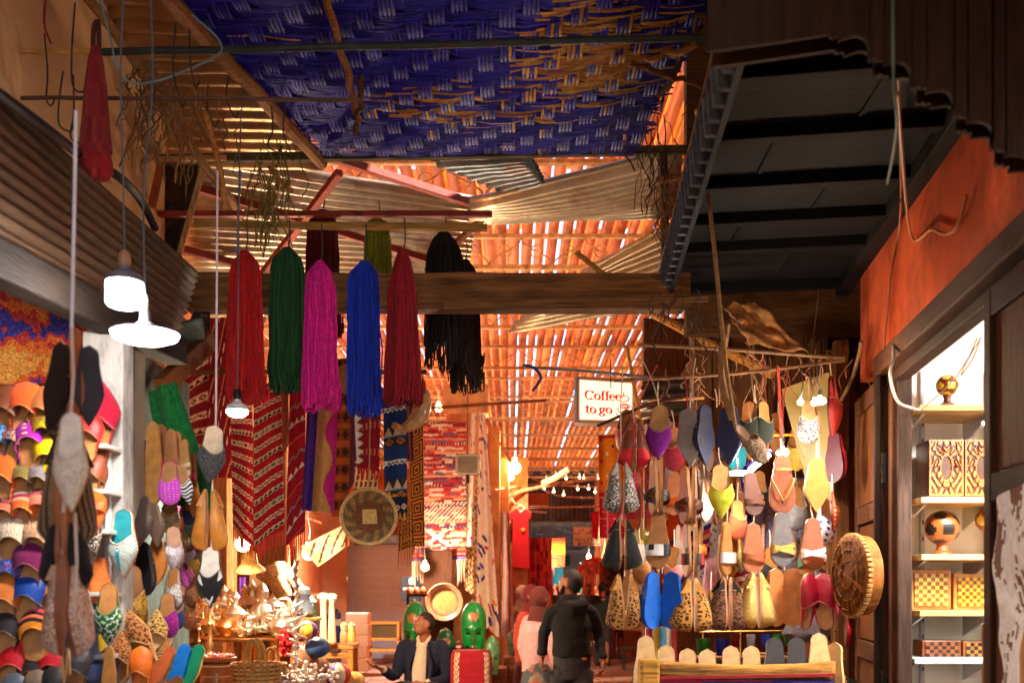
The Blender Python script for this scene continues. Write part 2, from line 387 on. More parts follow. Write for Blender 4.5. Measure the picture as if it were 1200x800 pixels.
for j in range(-8, 21):                                            # weft: runs along the lane's width
    y = 3.66 + j * .082; b = MB()
    if y < 3.0: continue
    for q in range(5):
        yy = y + (q - 2) * .0158 + random.uniform(-.002, .002); x0, x1 = ML(yy) + random.uniform(-.04, .03), MR(yy) + random.uniform(-.03, .05)
        nseg = 34; ph = j % 3
        rows = []; cs = []
        dz0 = random.uniform(-.003, .003)
        for i in range(nseg + 1):
            x = x0 + (x1 - x0) * i / nseg
            s = sin(2 * pi * (x / .285 + ph / 3.0)); zz = mz(x, yy) - .006 + dz0 + .012 * max(-.2, s)
            rows += [(x, yy - .0075, zz), (x, yy, zz - .0055), (x, yy + .0075, zz)]
        fs = []
        cu = worn(x0, yy)
        for i in range(nseg):
            a = i * 3; fs += [(a, a + 1, a + 4, a + 3), (a + 1, a + 2, a + 5, a + 4)]
            if random.random() < .4: cu = worn(rows[a][0], yy)
            cs += [cu, cu]
        b.add(rows, fs, cs)
    b.build('weft_bundle', 'cane', mat_t, sharp=False)
for i in range(30):                                               # warp: runs away from us
    x = -1.45 + i * .0955; b = MB()
    for q in range(4):
        xx = x + (q - 1.5) * .0175; rows = []; fs = []; cs = []
        ys = [y / 40 * 2.25 + 3.05 for y in range(41)]
        ys = [y for y in ys if ML(y) < xx < MR(y) + .02]
        if len(ys) < 3: continue
        cu = worn(xx, ys[0])
        for m, y in enumerate(ys):
            s = sin(2 * pi * (y / .246 + (i % 3) / 3.0)); zz = mz(xx, y) - .004 - .013 * max(-.6, s)
            rows += [(xx - .0072, y, zz), (xx, y, zz - .006), (xx + .0072, y, zz)]
        for m in range(len(ys) - 1):
            a = m * 3; fs += [(a, a + 3, a + 4, a + 1), (a + 1, a + 4, a + 5, a + 2)]
            if random.random() < .35: cu = worn(xx, ys[m]) if random.random() > .5 else jit(BLU, 18)
            cs += [cu, cu]
        b.add(rows, fs, cs)
    if b.v: b.build('warp_bundle', 'cane', mat_t, sharp=False)
b = MB(); b.grid(lambda u, v: Vector((ML(3 + 2.3 * v) * (1 - u) + MR(3 + 2.3 * v) * u, 3 + 2.3 * v, mz(0, 4) + .06)), 10, 10, (40, 34, 96)); b.build('backing', 'cane', mat_t)

# ---------------------------------------------------------------- poles, bars and trusses of the front roof
def pole(label, a, bq, r, c, mat='woodx', n=8, wob=.01, name='pole', cat='pole', group='poles and bars under the roof', taper=1):
    a, bq = at(*a), at(*bq); m = 10
    pts = [a + (bq - a) * (i / m) + Vector((random.uniform(-wob, wob), random.uniform(-wob, wob), random.uniform(-wob, wob))) for i in range(m + 1)]
    b = MB(); b.tube(pts, [r * (1 + (taper - 1) * i / m) for i in range(m + 1)], lambda u, v: jit(c, 8), n)
    return top(b.build(name, mat, None), label, cat, group)
def rail(label, a, bq, w, h, c, mat='woodx', name='batten', cat='batten', group='poles and bars under the roof'):
    b = MB(); b.bar(at(*a), at(*bq), w, h, c); return top(b.build(name, mat, None, bev=.004), label, cat, group)
pole('pale bamboo pole stub sticking out of the plaster wall', (18, 60, 3.85), (112, 61, 3.85), .013, (206, 150, 84), wob=.003)
pole('dark green pipe across the front under the blue mat', (110, 62, 3.84), (830, 44, 3.84), .014, (44, 52, 46), 'iron', wob=.002)
pole('thin rusty rod ending at the forked stick', (25, 115, 3.7), (424, 117, 3.7), .008, (96, 62, 38), 'iron', wob=.002)
rail('long brown batten carrying the rear edge of the mat', (180, 187, 5.35), (804, 176, 5.35), .04, .045, (92, 76, 48), 'oldx')
pole('thick peeled pole along the side of the mat', (178, -20, 3.7), (378, 190, 5.4), .032, (150, 96, 46), wob=.008)
pole('rough pole leaning beside the plaster wall', (92, -20, 3.7), (285, 255, 5.6), .02, (150, 104, 54), wob=.015)
pole('forked branch hanging below the mat middle', (378, -10, 3.75), (422, 140, 4.6), .016, (150, 92, 44), wob=.012)
pole('short side branch tied to the forked stick', (424, 90, 4.3), (418, 155, 4.5), .013, (96, 62, 36), wob=.012)
pole('knobbly stick along the far side of the mat', (765, 0, 4.0), (728, 175, 5.3), .013, (176, 122, 62), wob=.008)
pole('bent branch propped between mat and canopy', (745, 72, 4.3), (815, 56, 4.1), .013, (150, 96, 46), wob=.012)
pole('dark branch dropping beside the louvred fascia', (828, 12, 4.0), (775, 110, 4.5), .012, (86, 60, 34), wob=.02)
pole('lower limb of the bent branch, pointing at the canopy', (742, 74, 4.32), (822, 100, 4.4), .012, (120, 76, 38), wob=.01)
pole('yellow lath pole slanting across the slats behind the beam', (762, 366, 5.9), (905, 440, 5.5), .026, (214, 148, 64), wob=.006)
pole('short broken stick poking over the beam', (676, 296, 5.3), (710, 324, 5.25), .015, (206, 150, 74), wob=.004)
RED = (158, 56, 34)
rail('red steel bar crossing under the zinc, above the yarn', (186, 251, 5.35), (577, 251, 5.35), .035, .03, RED, 'iron')
rail('pale wooden lath parallel below the red bar', (228, 263, 5.1), (571, 267, 5.1), .03, .035, (178, 132, 66))
rail('red rafter running under the zinc to its tip', (330, 165, 5.9), (577, 246, 6.9), .05, .05, RED, 'iron')
rail('red strut dropping from the rafter top', (398, 202, 6.0), (305, 325, 7.0), .045, .045, RED, 'iron')
rail('red purlin under the grey zinc sheet', (215, 215, 6.2), (520, 310, 7.5), .04, .05, (140, 48, 32), 'iron')
rail('red strut at the tip of the zinc', (572, 250, 6.8), (500, 318, 7.4), .04, .04, (120, 60, 40), 'iron')
rail('lower red purlin just above the beam', (215, 292, 7.0), (300, 315, 7.4), .04, .05, (140, 48, 32), 'iron')
rail('pale plank strut beside the black plastic', (240, 190, 5.3), (208, 305, 5.25), .05, .03, (196, 150, 96), 'woodz')
rail('rusty brick red stub beside the plaster wall', (188, 195, 5.2), (178, 242, 5.15), .035, .03, (190, 88, 44), 'iron')
rail('pale stick lying on the batten by the wall', (155, 188, 5.3), (265, 185, 5.28), .026, .026, (196, 136, 72))
rail('green edged lath under the pale zinc sheet', (560, 250, 7.0), (790, 247, 6.6), .03, .03, (150, 136, 60))
rail('dark post hanging beside the louvred fascia', (777, 178, 5.35), (780, 322, 5.3), .04, .04, (84, 66, 46), 'woodz')
rail('short cross stub on the dark hanging post', (770, 212, 5.3), (800, 206, 5.2), .03, .03, (150, 100, 54))
b = MB(); P4 = [at(190, 190, 5.7), at(238, 190, 5.7), at(205, 320, 5.4), at(160, 300, 5.4)]
b.grid(lambda u, v: bilin(P4, u, v) + Vector((0, .03 * noise.noise(Vector((u * 4, v * 6, 1))), 0)), 14, 20, (16, 17, 18)); top(b.build('plastic_sheet', 'plastic', None, solid=.003, sharp=False), 'crumpled black plastic sheet beside the plaster wall', 'plastic sheet')
# the big beam
b = MB(); b.grid(lambda u, v: Vector((-1.72 + 2.64 * u, 5.2 - .07 + .004 * noise.noise(Vector((u * 9, v * 3, 0))), 3.035 + .185 * v + .008 * noise.noise(Vector((u * 8, v, 4))))), 60, 4, (132, 90, 52))
b.box((-.4, 5.21, 3.13), (2.6, .14, .165), (118, 80, 46))
top(b.build('beam', 'oldx', None), 'heavy old timber beam carrying the yarn hanks', 'beam')
rail('split grey plank nailed along the beam foot', (520, 358, 5.1), (830, 350, 5.1), .02, .035, (120, 84, 48), 'oldx')
# ---------------------------------------------------------------- dark canopy on the far right
cz = 3.2
can = thing('canopy', (1.2, 3.8, cz), 'dark wooden canopy with grey boarded underside and black battens', 'canopy')
def cx0(Y): return .652 + (.83 - .652) * (Y - 2.84) / (5.4 - 2.84)
ys = [1.7, 2.3, 2.75, 3.11, 3.54, 3.97, 4.36, 4.72, 5.35]
for i in range(len(ys) - 1):
    b = MB(); y0, y1 = ys[i] + .03, ys[i + 1] - .03
    pts = [Vector((cx0(y0), y0, 0)), rw(y0 - .13, 0, .0), rw(y1 - .13, 0, .0), Vector((cx0(y1), y1, 0))]
    v = [p + Z * (cz + .02) for p in pts] + [p + Z * (cz + .05) for p in pts]
    b.add(v, [(0, 3, 2, 1), (4, 5, 6, 7), (0, 1, 5, 4), (1, 2, 6, 5), (2, 3, 7, 6), (3, 0, 4, 7)], jit((24, 23, 24), 3)); b.build('panel', 'woodx', can, smooth=False)
for y in ys:
    b = MB(); p, q = Vector((cx0(y), y, cz)), rw(y - .13, cz); b.bar(p, q, .05, .055, (10, 8, 7)); b.build('batten', 'woodx', can, bev=.004)
for i in range(len(ys) - 1):
    for xx in (.3, .62):
        y0, y1 = ys[i], ys[i + 1]
        if (i + (xx > .5)) % 2 == 0:
            b = MB(); p0 = Vector((cx0(y0), y0, cz)).lerp(rw(y0 - .13, cz), xx); p1 = Vector((cx0(y1), y1, cz)).lerp(rw(y1 - .13, cz), xx - .03)
            b.bar(p0 + (p1 - p0) * .12 + Z * .016, p0 + (p1 - p0) * .88 + Z * .016, .016, .012, (14, 11, 9)); b.build('cover_strip', 'woody', can)
for i in range(34):                                                # louvred fascia
    y = 1.9 + i * .105; b = MB(); x = cx0(y) - .012
    b.bar((x, y, cz - .075), (x + .006, y + .085, cz + .10), .014, .05, jit((84, 90, 102), 6), up=X); b.build('slat', 'woodz', can, bev=.003)
b = MB(); b.bar((cx0(1.8) + .012, 1.8, cz + .02), (cx0(5.4) + .012, 5.4, cz + .02), .02, .2, (44, 48, 56)); b.build('fascia_board', 'woody', can)
b = MB(); b.bar((cx0(1.8) - .02, 1.8, cz + .115), (cx0(5.4) - .02, 5.4, cz + .115), .03, .025, (104, 70, 40)); b.build('edge_strip', 'woody', can, bev=.003)
b = MB(); b.bar(rw(1.4, cz + .0, .03), rw(5.3, cz + .0, .03), .07, .1, (22, 14, 10)); b.build('edge_board', 'woody', can, bev=.004)
wl = wallbox('wall', .95, 2.3, 5.42, 5.5, 2.98, 5.6, (92, 58, 26), 'woodx'); top(wl, 'wide brown lintel board closing the canopy end', 'wall')
# scalloped valances
def valance(label, pts, Y, thick, c, ztop, mat='woodz'):
    # pts: lower edge in photo pixels as a list; boards above it
    b = MB(); low_ = [at(x, y, Y) for x, y in pts]
    n = len(low_)
    up = [Vector((p.x, p.y, ztop)) for p in low_]
    d = Vector((0, thick, 0))
    vs = low_ + up + [p + d for p in low_] + [p + d for p in up]
    fs = []
    for i in range(n - 1):
        fs += [(i, i + 1, n + i + 1, n + i), (2 * n + i + 1, 2 * n + i, 3 * n + i, 3 * n + i + 1), (i + 1, i, 2 * n + i, 2 * n + i + 1)]
    b.add(vs, fs, c)
    return b.build('valance', mat, None, smooth=False)
def scal(path, per=52):
    """a path of pixels -> scalloped: round bites with small steps between"""
    out = []; P = [Vector((x, y, 0)) for x, y in path]
    Ls = [(P[i + 1] - P[i]).length for i in range(len(P) - 1)]; T = sum(Ls); N = max(1, round(T / per))
    def pt(s):
        for i, l in enumerate(Ls):
            if s <= l or i == len(Ls) - 1: return P[i].lerp(P[i + 1], s / l), (P[i + 1] - P[i]).normalized()
            s -= l
    for k in range(N):
        for (f, d) in [(0, 0), (.1, 0), (.12, -3), (.2, -3), (.22, 1)] + [(.22 + .7 * j / 10, -15 * sin(pi * j / 10) + 1) for j in range(1, 10)] + [(.92, 5), (.97, 5)]:
            p, t = pt(T * (k + f) / N); nrm = Vector((t.y, -t.x, 0)); nrm = nrm if nrm.y < 0 else -nrm
            q = p + Vector((nrm.x, nrm.y, 0)) * (-d)
            out.append((q.x, q.y))
    p, t = pt(T); out.append((p.x, p.y)); return out
edge = [(862, 56), (972, 40)] + [(p.x, p.y) for p in [Vector(q) for q in []]]
e2 = scal([(972, 42), (1010, 58), (1062, 92), (1120, 130), (1195, 196), (1260, 250)], 56)
v1 = valance('', [(830, 60), (862, 56)] + edge[1:2] + e2, 2.3, .012, (44, 26, 14), 4.4)
top(v1, 'near black scalloped wooden valance over the canopy front', 'valance')
v2 = valance('', [(x + 6, y + 18) for x, y in [(830, 60), (862, 56)] + edge[1:2] + e2], 2.42, .014, (56, 32, 16), 4.4)
top(v2, 'second scalloped board set just behind the front valance', 'valance')
e3 = scal([(850, 352), (905, 372), (950, 395), (1000, 428)], 30)
v3 = valance('', [(x, y) for x, y in e3], 5.55, .03, (96, 60, 30), 3.3)
top(v3, 'small scalloped board over the slipper stall roof', 'valance')
b = MB(); P4 = [at(846, 358, 5.35), at(884, 354, 5.3), at(948, 414, 5.2), at(880, 404, 5.2)]
b.grid(lambda u, v: bilin(P4, u, v) + Vector((.02 * noise.noise(Vector((u * 9, v * 8, 6))), .05 * noise.noise(Vector((u * 4, v * 4, 2))) + .015 * noise.noise(Vector((u * 12, v * 12, 2))), .03 * noise.noise(Vector((u * 4, v * 4, 9))))), 20, 20, lambda u, v: jit((190, 132, 70), 18))
top(b.build('cardboard', 'suede', None, solid=.006, sharp=False), 'crumpled brown cardboard stuffed under the valance', 'cardboard')
# posts
def post(label, px, Y, y0, y1, w, c, mat='woodz', name='post', cat='post', group=None, d=None):
    p0, p1 = at(px, y0, Y), at(px, y1, Y); b = MB(); b.box(((p0 + p1) / 2), (w, d or w, abs(p0.z - p1.z)), c)
    return top(b.build(name, mat, None, bev=.006), label, cat, group)
def postg(label, px, Y, y0, w, c, mat='woodz', d=None):             # from the ground up
    p0 = at(px, y0, Y); b = MB(); b.box((p0.x, p0.y, p0.z / 2), (w, d or w, p0.z), c)
    return top(b.build('post', mat, None, bev=.006), label, 'post')
postg('pale grey painted pier beside the slipper racks', 127, 3.5, 392, .14, (196, 190, 184), 'peel', .1)
postg('thin black post next to the grey pier', 149, 3.7, 392, .026, (20, 20, 24), 'iron')
postg('brown timber post between stall and panelled door', 985, 5.15, 400, .07, (112, 66, 32))
postg('slim brown batten post beside the hanging mirror', 972, 5.25, 410, .03, (128, 80, 40))
# ================================================================ LAMPS
WHITE, WARM = (1, .94, .88), (1, .77, .5)
def bulb(label, px, py, Y, h, c, watts, kind='globe', cord=None, group='lamps hung over the stalls', r=.03, name='lamp', glowc=(255, 250, 244)):
    p = at(px, py, Y); t = thing(name, p, label, 'lamp', group)
    w = (glowc if c is WHITE else (255, 206, 130)); gm = 'glow' if c is WHITE else 'warm'
    b = MB()
    if kind == 'big':
        b.lathe([(.0, -.5), (.30, -.5), (.40, -.46), (.44, -.38), (.44, .08), (.43, .1)], p, w, 20, Matrix.Scale(h, 3)); b.build('diffuser', gm, t)
        b = MB(); b.lathe([(.445, .1), (.445, .16), (.40, .28), (.22, .36), (.14, .40), (.13, .5), (0, .5)], p, (110, 110, 112), 20, Matrix.Scale(h, 3)); b.build('housing', 'plastic', t)
        b = MB(); b.lathe([(.13, .5), (.15, .55), (.14, .78), (.08, .86), (.03, .9)], p, (176, 130, 92), 12, Matrix.Scale(h, 3)); b.build('socket', 'plastic', t); topz = .88
    elif kind == 'disc':
        b.lathe([(.0, -.24), (.6, -.22), (.86, -.12), (.92, 0), (.9, .02)], p, w, 28, Matrix.Scale(h, 3)); b.build('diffuser', gm, t)
        b = MB(); b.lathe([(.93, .0), (.9, .06), (.3, .22), (.16, .34), (.13, .62), (.09, .7), (0, .7)], p, (110, 110, 112), 24, Matrix.Scale(h, 3)); b.build('housing', 'plastic', t)
        b = MB(); b.lathe([(.09, .7), (.1, .95), (.05, 1.1), (0, 1.1)], p, (190, 186, 180), 10, Matrix.Scale(h, 3)); b.build('socket', 'plastic', t); topz = 1.08
    elif kind == 'small':
        b.lathe([(.0, -.5), (.3, -.46), (.48, -.32), (.5, -.2), (.49, -.18)], p, w, 18, Matrix.Scale(h, 3)); b.build('diffuser', gm, t)
        b = MB(); b.lathe([(.5, -.18), (.46, .02), (.22, .16), (.16, .26), (.16, .3)], p, (220, 220, 220), 18, Matrix.Scale(h, 3)); b.build('housing', 'plastic', t)
        b = MB(); b.lathe([(.17, .3), (.17, .7), (.1, .78), (0, .78)], p, (30, 28, 28), 10, Matrix.Scale(h, 3)); b.build('socket', 'plastic', t); topz = .76
    else:
        b.ball(p, (h * .5, h * .5, h * .5), w, 14); b.build('globe', gm, t)
        b = MB(); b.lathe([(.2, .42), (.22, .8), (.1, .9), (0, .9)], p, (190, 186, 178), 10, Matrix.Scale(h, 3)); b.build('socket', 'plastic', t); topz = .88
    if cord:
        q = at(*cord); a = p + Z * h * topz
        b = MB(); b.tube(smooth_path([a, a.lerp(q, .33) + Vector((random.uniform(-.012, .012), 0, 0)), a.lerp(q, .66) + Vector((random.uniform(-.012, .012), 0, 0)), q]), .003, (90, 98, 100), 5); b.build('cord', 'rubber', t)
    if watts:
        lp = p - Z * h * .95 if kind == 'big' else p - Z * h * .9 if kind != 'globe' else p + Vector((0, -h * 1.1, 0))
        lamp(lp, watts, c, r, 0 if kind == 'globe' else 0 if kind == 'big' else 165)
    return t
bulb('bright white capsule bulb hanging under the rusty awning', 146, 336, 2.95, .122, WHITE, 4, 'big', (146, -30, 3.05), r=.05)
bulb('broad white disc lamp below the capsule bulb', 170, 391, 3.0, .108, WHITE, 4.5, 'disc', (176, -20, 3.1), r=.06)
bulb('small white mushroom lamp between the red hank and striped rugs', 278, 476, 4.5, .1, WHITE, 5, 'small', (284, 100, 4.5))
bulb('warm round bulb just under the fringe of the striped rugs', 285, 637, 7.4, .12, WARM, 19, cord=(290, 560, 7.4))
bulb('warm boxy lamp above the vendor in the grey hoodie', 362, 648, 8.6, .12, WARM, 19, cord=(362, 590, 8.6))
bulb('small warm bulb below the round woven plate', 402, 633, 17.5, .14, (1, .9, .8), 80, cord=(402, 590, 17.5))
bulb('warm bulb peeping under the fringed striped carpet', 498, 664, 12.1, .1, WARM, 9, cord=(498, 610, 12.2))
bulb('white box lamp in front of the tilted mirror', 961, 467, 4.35, .052, WHITE, 1.3, 'small', (957, 425, 4.5))
bulb('tiny warm bulb alone in front of the tilted mirror', 938, 471, 4.25, .026, WARM, 0, cord=(937, 430, 4.6))
bulb('tiny warm bulb touching the white box lamp', 954, 472, 4.25, .026, WARM, 2, cord=(951, 430, 4.6))
bulb('small white lamp over the brown thong sandal', 917, 527, 4.55, .058, WHITE, 1.1, 'small', (912, 470, 4.5))
bulb('white lamp shining between the lime and brown slippers', 864, 553, 5.0, .065, WHITE, 2.4, 'disc', (866, 500, 4.5))
bulb('white spotlight clipped inside the box shop', 1158, 492, 3.9, .045, WHITE, 9, 'small', (1157, 460, 3.95))
bulb('warm bulb under the red tunic in the lane', 617, 666, 17.0, .12, WARM, 44, cord=(617, 650, 17))
bulb('floodlight on the salmon house front', 603, 548, 13.5, .17, WARM, 11, cord=(603, 530, 13.8))
bulb('smaller floodlight beside the first one on the house', 598, 559, 13.6, .1, WARM, 0, cord=(598, 540, 13.8))
bulb('strip lamp above the zinc beside the stone pier', 514, 478, 13.2, .1, WARM, 16, cord=(514, 455, 13.3))
tb = thing('tube_lamp', at(889, 541, 4.3), 'slanting white tube lamp behind the hanging slippers', 'lamp', 'lamps hung over the stalls')
b = MB(); b.tube([at(879, 551, 4.3), at(901, 532, 4.22)], .012, (250, 250, 255), 10); b.build('tube', 'glow', tb)
b = MB(); b.bar(at(877, 548, 4.33), at(903, 527, 4.26), .03, .015, (80, 60, 120)); b.build('holder', 'plastic', tb, bev=.003)
lamp(at(889, 548, 4.75), 1.8, WHITE, .03)
for i, (px, py, Y) in enumerate([(690, 652, 30), (700, 690, 33), (668, 700, 34), (720, 676, 28), (596, 700, 22), (583, 712, 18), (726, 690, 26), (652, 646, 36), (738, 520, 9)]):
    bulb(['warm bulb over the red arch stall', 'warm bulb among the crowd heads', 'warm bulb behind the walking man', 'warm bulb near the leopard slippers', 'warm bulb by the cloth rail', 'warm bulb near the green mask',
          'warm bulb close to the distant man in black', 'warm bulb beneath the dark roof', 'warm bulb behind the dark red slippers'][i], px, py, Y, .13 if Y > 10 else .05, WARM, (40 if Y > 10 else 14) if i in (0, 2, 3, 4, 6, 8) else 0, cord=(px, py - 14, Y))
# ================================================================ YARN HANKS
def hank(label, px, ytop, ybot, wt, wb, Y, c, n=210, peak=.12, ring=None, ragged=.05):
    P = at(px, ytop, Y); k = Y / F; L = (ybot - ytop) * k; R = wb * k / 2; RT = wt * k / 2
    t = thing('yarn_hank', P, label, 'yarn', 'dyed yarn hanks hung over the beam')
    def rad(f):                                                    # half width along the drop
        a = RT * (.12 + .88 * min(1, f / peak) ** .6) if f < peak else RT + (R - RT) * ((f - peak) / (1 - peak)) ** 1.0
        return a
    seed = random.uniform(0, 90)
    core = MB(); core.tube([P - Z * L * f for f in [0, .03, .08, .15, .3, .5, .7, .9]], [(rad(f) * .86, rad(f) * .55) for f in [0, .03, .08, .15, .3, .5, .7, .9]], jit(c, 4), 14, ref=Yv)
    core.build('yarn_core', 'wool', t)
    b = MB()
    for i in range(n):
        a = random.uniform(0, 2 * pi); q = sqrt(random.uniform(.5, 1.0)) * random.choice([1, 1, 1, 1.06, 1.12]); ln = L * (1 + random.uniform(-ragged * 1.6, ragged)); cc = jit(mixc(c, (0, 0, 0), random.uniform(-.05, .2)), 14)
        pts = []; ns = 13
        wv = random.uniform(.006, .018)
        for j in range(ns):
            f = j / (ns - 1); r = rad(f) * q
            aa = a + .25 * noise.noise(Vector((i * .7, f * 2.5, seed)))
            pts.append(P + Vector((r * cos(aa) + wv * noise.noise(Vector((i * 1.3, f * 5, seed))), .62 * r * sin(aa), -ln * f)))
        if random.random() < .5:                                    # looped end
            e = pts[-1]; pts += [e + Vector((.006, 0, -.012)), e + Vector((.016, 0, -.006)), e + Vector((.018, 0, .05))]
        b.tube(pts, random.uniform(.0032, .005), cc, 4, cap=False)
    stuff(b.build('strand', 'wool', t))
    b = MB(); yy = (ring or ytop - 40)
    b.tube(smooth_path([P + Vector((0, 0, -.01)), P + Vector((.012, 0, .04)), at(px + 2, yy, Y)]), .0035, (60, 50, 40), 5); b.build('tie_cord', 'rubber', t)
    return t
hank('scarlet yarn hank nearest the awning lamps', 287, 294, 462, 32, 42, 4.6, (196, 10, 6), ring=262)
hank('dark bottle green yarn hank beside the magenta one', 337, 290, 452, 36, 41, 4.75, (22, 74, 26), ring=255)
hank('dark maroon yarn hank hanging behind the magenta hank', 378, 246, 388, 32, 40, 5.5, (104, 12, 18), ring=235)
hank('bright magenta yarn hank, longest of the row', 375, 306, 472, 30, 40, 4.6, (226, 12, 132), ring=262)
hank('olive lime yarn hank hanging behind the beam', 442, 255, 332, 26, 34, 5.6, (148, 152, 26), n=110, ring=235)
hank('royal blue yarn hank beside the crimson one', 427, 306, 478, 33, 37, 4.65, (10, 48, 176), ring=262)
hank('crimson yarn hank with a pointed top', 472, 292, 466, 30, 43, 4.6, (150, 6, 22), ring=255, peak=.28)
hank('black yarn hank hung behind the beam', 520, 270, 418, 40, 44, 5.45, (34, 26, 22), n=140, ring=250, peak=.2, ragged=.1)
hank('frayed dark brown yarn hank nearest the pale zinc', 545, 304, 446, 30, 37, 5.6, (52, 32, 20), ring=285, peak=.2, ragged=.1)
# ================================================================ TEXTILES
def cloth(label, C, Y, pat, res=(40, 90), fold=.02, nf=2.5, fringe=None, cat='rug', name=None, group='textiles hung up for sale', mat='cloth', ph=0, wav=.0):
    Ys = Y if isinstance(Y, (list, tuple)) else [Y] * 4
    Q = [at(x, y, d) for (x, y), d in zip(C, Ys)]
    n = (Q[1] - Q[0]).cross(Q[3] - Q[0]).normalized()
    def fn(u, v):
        return bilin(Q, u, v) + n * (fold * (.3 + .7 * v) * sin(2 * pi * (nf * u + ph + .15 * v)) + .4 * fold * noise.noise(Vector((u * 3, v * 4, ph * 9)))) + (Q[1] - Q[0]) * (wav * sin(v * 9 + ph))
    b = MB(); b.grid(fn, *res, pat if callable(pat) else (lambda u, v: jit(pat, 6)))
    name = name or ('hanging_rug' if cat == 'rug' else 'hanging_cloth')
    if fringe:
        t = thing(name, (Q[2] + Q[3]) / 2, label, cat, group); b.build('weave', mat, t, sharp=False)
        fl, fc, step = fringe; W = (Q[2] - Q[3]).length; N = int(W / step); f = MB()
        for i in range(N):
            p = fn((i + .5) / N, 1); q = p + Vector((random.uniform(-.4, .4) * step, random.uniform(-.01, .01), -fl * random.uniform(.75, 1.1)))
            f.tube([p + Z * .005, (p + q) / 2 + Vector((random.uniform(-.3, .3) * step, 0, 0)), q], [step * .4, step * .36, step * .15], jit(fc, 16), 4, cap=False)
        stuff(f.build('fringe', mat, t)); return t
    return top(b.build(name, mat, None, sharp=False), label, cat, group)
def bands(spec, skew=0, wig=0):
    T = sum(s[0] for s in spec)
    def p(u, v):
        w = ((v * T * p.rep + skew * u) % T)
        for h, kind, bg, fg, per in spec:
            if w < h:
                f = w / h; x = (u * per) % 1
                if kind == 'zig': return fg if abs(f - (.2 + .6 * abs(2 * x - 1))) < .17 else bg
                if kind == 'tri': return fg if f > abs(2 * x - 1) else bg
                if kind == 'dia': return fg if abs(f - .5) + abs(x - .5) < .42 else bg
                if kind == 'diar':
                    d = abs(f - .5) + abs(x - .5); return fg if .24 < d < .45 or d < .1 else bg
                if kind == 'dot': return fg if x < .5 else bg
                if kind == 'xx': return fg if abs(abs(f - .5) - abs(x - .5)) < .13 else bg
                if kind == 'noise': return fg if noise.noise(Vector((u * per, w * 20, 1))) > .05 else bg
                return bg
            w -= h
        return spec[-1][2]
    p.rep = 1; return p
def rep(p, n): p.rep = n; return p
CR, RDK, BLK, WHT = (222, 196, 158), (150, 8, 30), (34, 22, 24), (236, 226, 206)
def berber(c=RDK, seed=0, alt=(150, 140, 130)):
    return [(.5, 'plain', c, c, 1), (.06, 'plain', CR, CR, 1), (.3, 'diar', CR, BLK, 5), (.06, 'plain', CR, CR, 1), (.5, 'plain', c, c, 1), (.04, 'plain', WHT, CR, 1), (.26, 'zig', CR, c, 4), (.04, 'plain', WHT, CR, 1),
            (.46, 'plain', c, c, 1), (.05, 'plain', CR, CR, 1), (.24, 'tri', CR, BLK, 6), (.05, 'plain', CR, CR, 1)]
cloth('dark red striped kilim slanting behind the green shawl', [(208, 412), (262, 404), (270, 560), (214, 520)], 6.6, rep(bands(berber((122, 8, 30)), 1.6), 2.2), (50, 80), .03, 1.5)
cloth('maroon kilim with cream chevrons beside the scarlet hank', [(246, 372), (272, 372), (276, 560), (240, 560)], 6.3, rep(bands([(.5, 'plain', (132, 10, 32), 0, 1), (.1, 'plain', (214, 150, 96), 0, 1), (.3, 'plain', (120, 8, 28), 0, 1), (.12, 'dot', WHT, (132, 10, 32), 9)], 2.2), 3), (40, 90), .02, 1)
cloth('red kilim with cream zigzag bands, hung edge on beside the widest one', [(270, 470), (296, 458), (296, 640), (272, 618)], 6.1, rep(bands(berber((156, 8, 34)), -.45), 4), (40, 150), .02, 1, fringe=(.09, (222, 96, 58), .012))
cloth('widest red kilim with black and cream diamond bands', [(297, 452), (329, 446), (333, 620), (297, 640)], 6.0, rep(bands(berber((196, 8, 28)), .42), 4), (50, 160), .018, 1, fringe=(.1, (214, 62, 44), .012))
cloth('crimson kilim with grey waves beside the purple cloth', [(340, 440), (358, 452), (357, 622), (334, 640)], 6.0, rep(bands([(.55, 'plain', (176, 6, 30), 0, 1), (.05, 'plain', (220, 120, 84), 0, 1), (.45, 'plain', (186, 8, 32), 0, 1), (.3, 'zig', (176, 6, 30), (150, 142, 136), 2), (.3, 'plain', (170, 6, 30), 0, 1), (.22, 'tri', (176, 6, 30), WHT, 3)], .5), 3.2), (34, 140), .02, 1, fringe=(.12, (226, 72, 44), .012))
cloth('brown leather hide strip between the red kilims', [(322, 452), (338, 448), (338, 520), (324, 560)], 6.4, (112, 60, 28), (10, 20), .02, 1, cat='hide', mat='leather')
cloth('purple silk cloth beside the sand yellow one', [(361, 460), (374, 458), (366, 598), (353, 598)], 5.9, lambda u, v: jit((84, 40, 150), 12), (14, 60), .02, 1.5, cat='cloth')
cloth('sand yellow cloth with a magenta edge stain', [(370, 458), (397, 458), (392, 600), (364, 600)], 6.0, lambda u, v: jit((214, 38, 140) if u > .66 + .16 * sin(v * 14) else (214, 168, 92), 10), (30, 70), .02, 1.5, cat='cloth')
cloth('brown woven strip with black diamonds behind the blue hank', [(391, 420), (412, 420), (408, 605), (388, 605)], 6.3, rep(bands([(.4, 'dia', (104, 62, 26), BLK, 2), (.2, 'plain', (140, 92, 40), 0, 1)]), 9), (20, 100), .015, 1)
cloth('plum brown cloth beside the black diamond strip', [(405, 420), (424, 440), (418, 560), (402, 590)], 6.4, lambda u, v: jit((110, 44, 56) if u < .5 else (88, 40, 90), 8), (14, 60), .02, 1, cat='cloth')
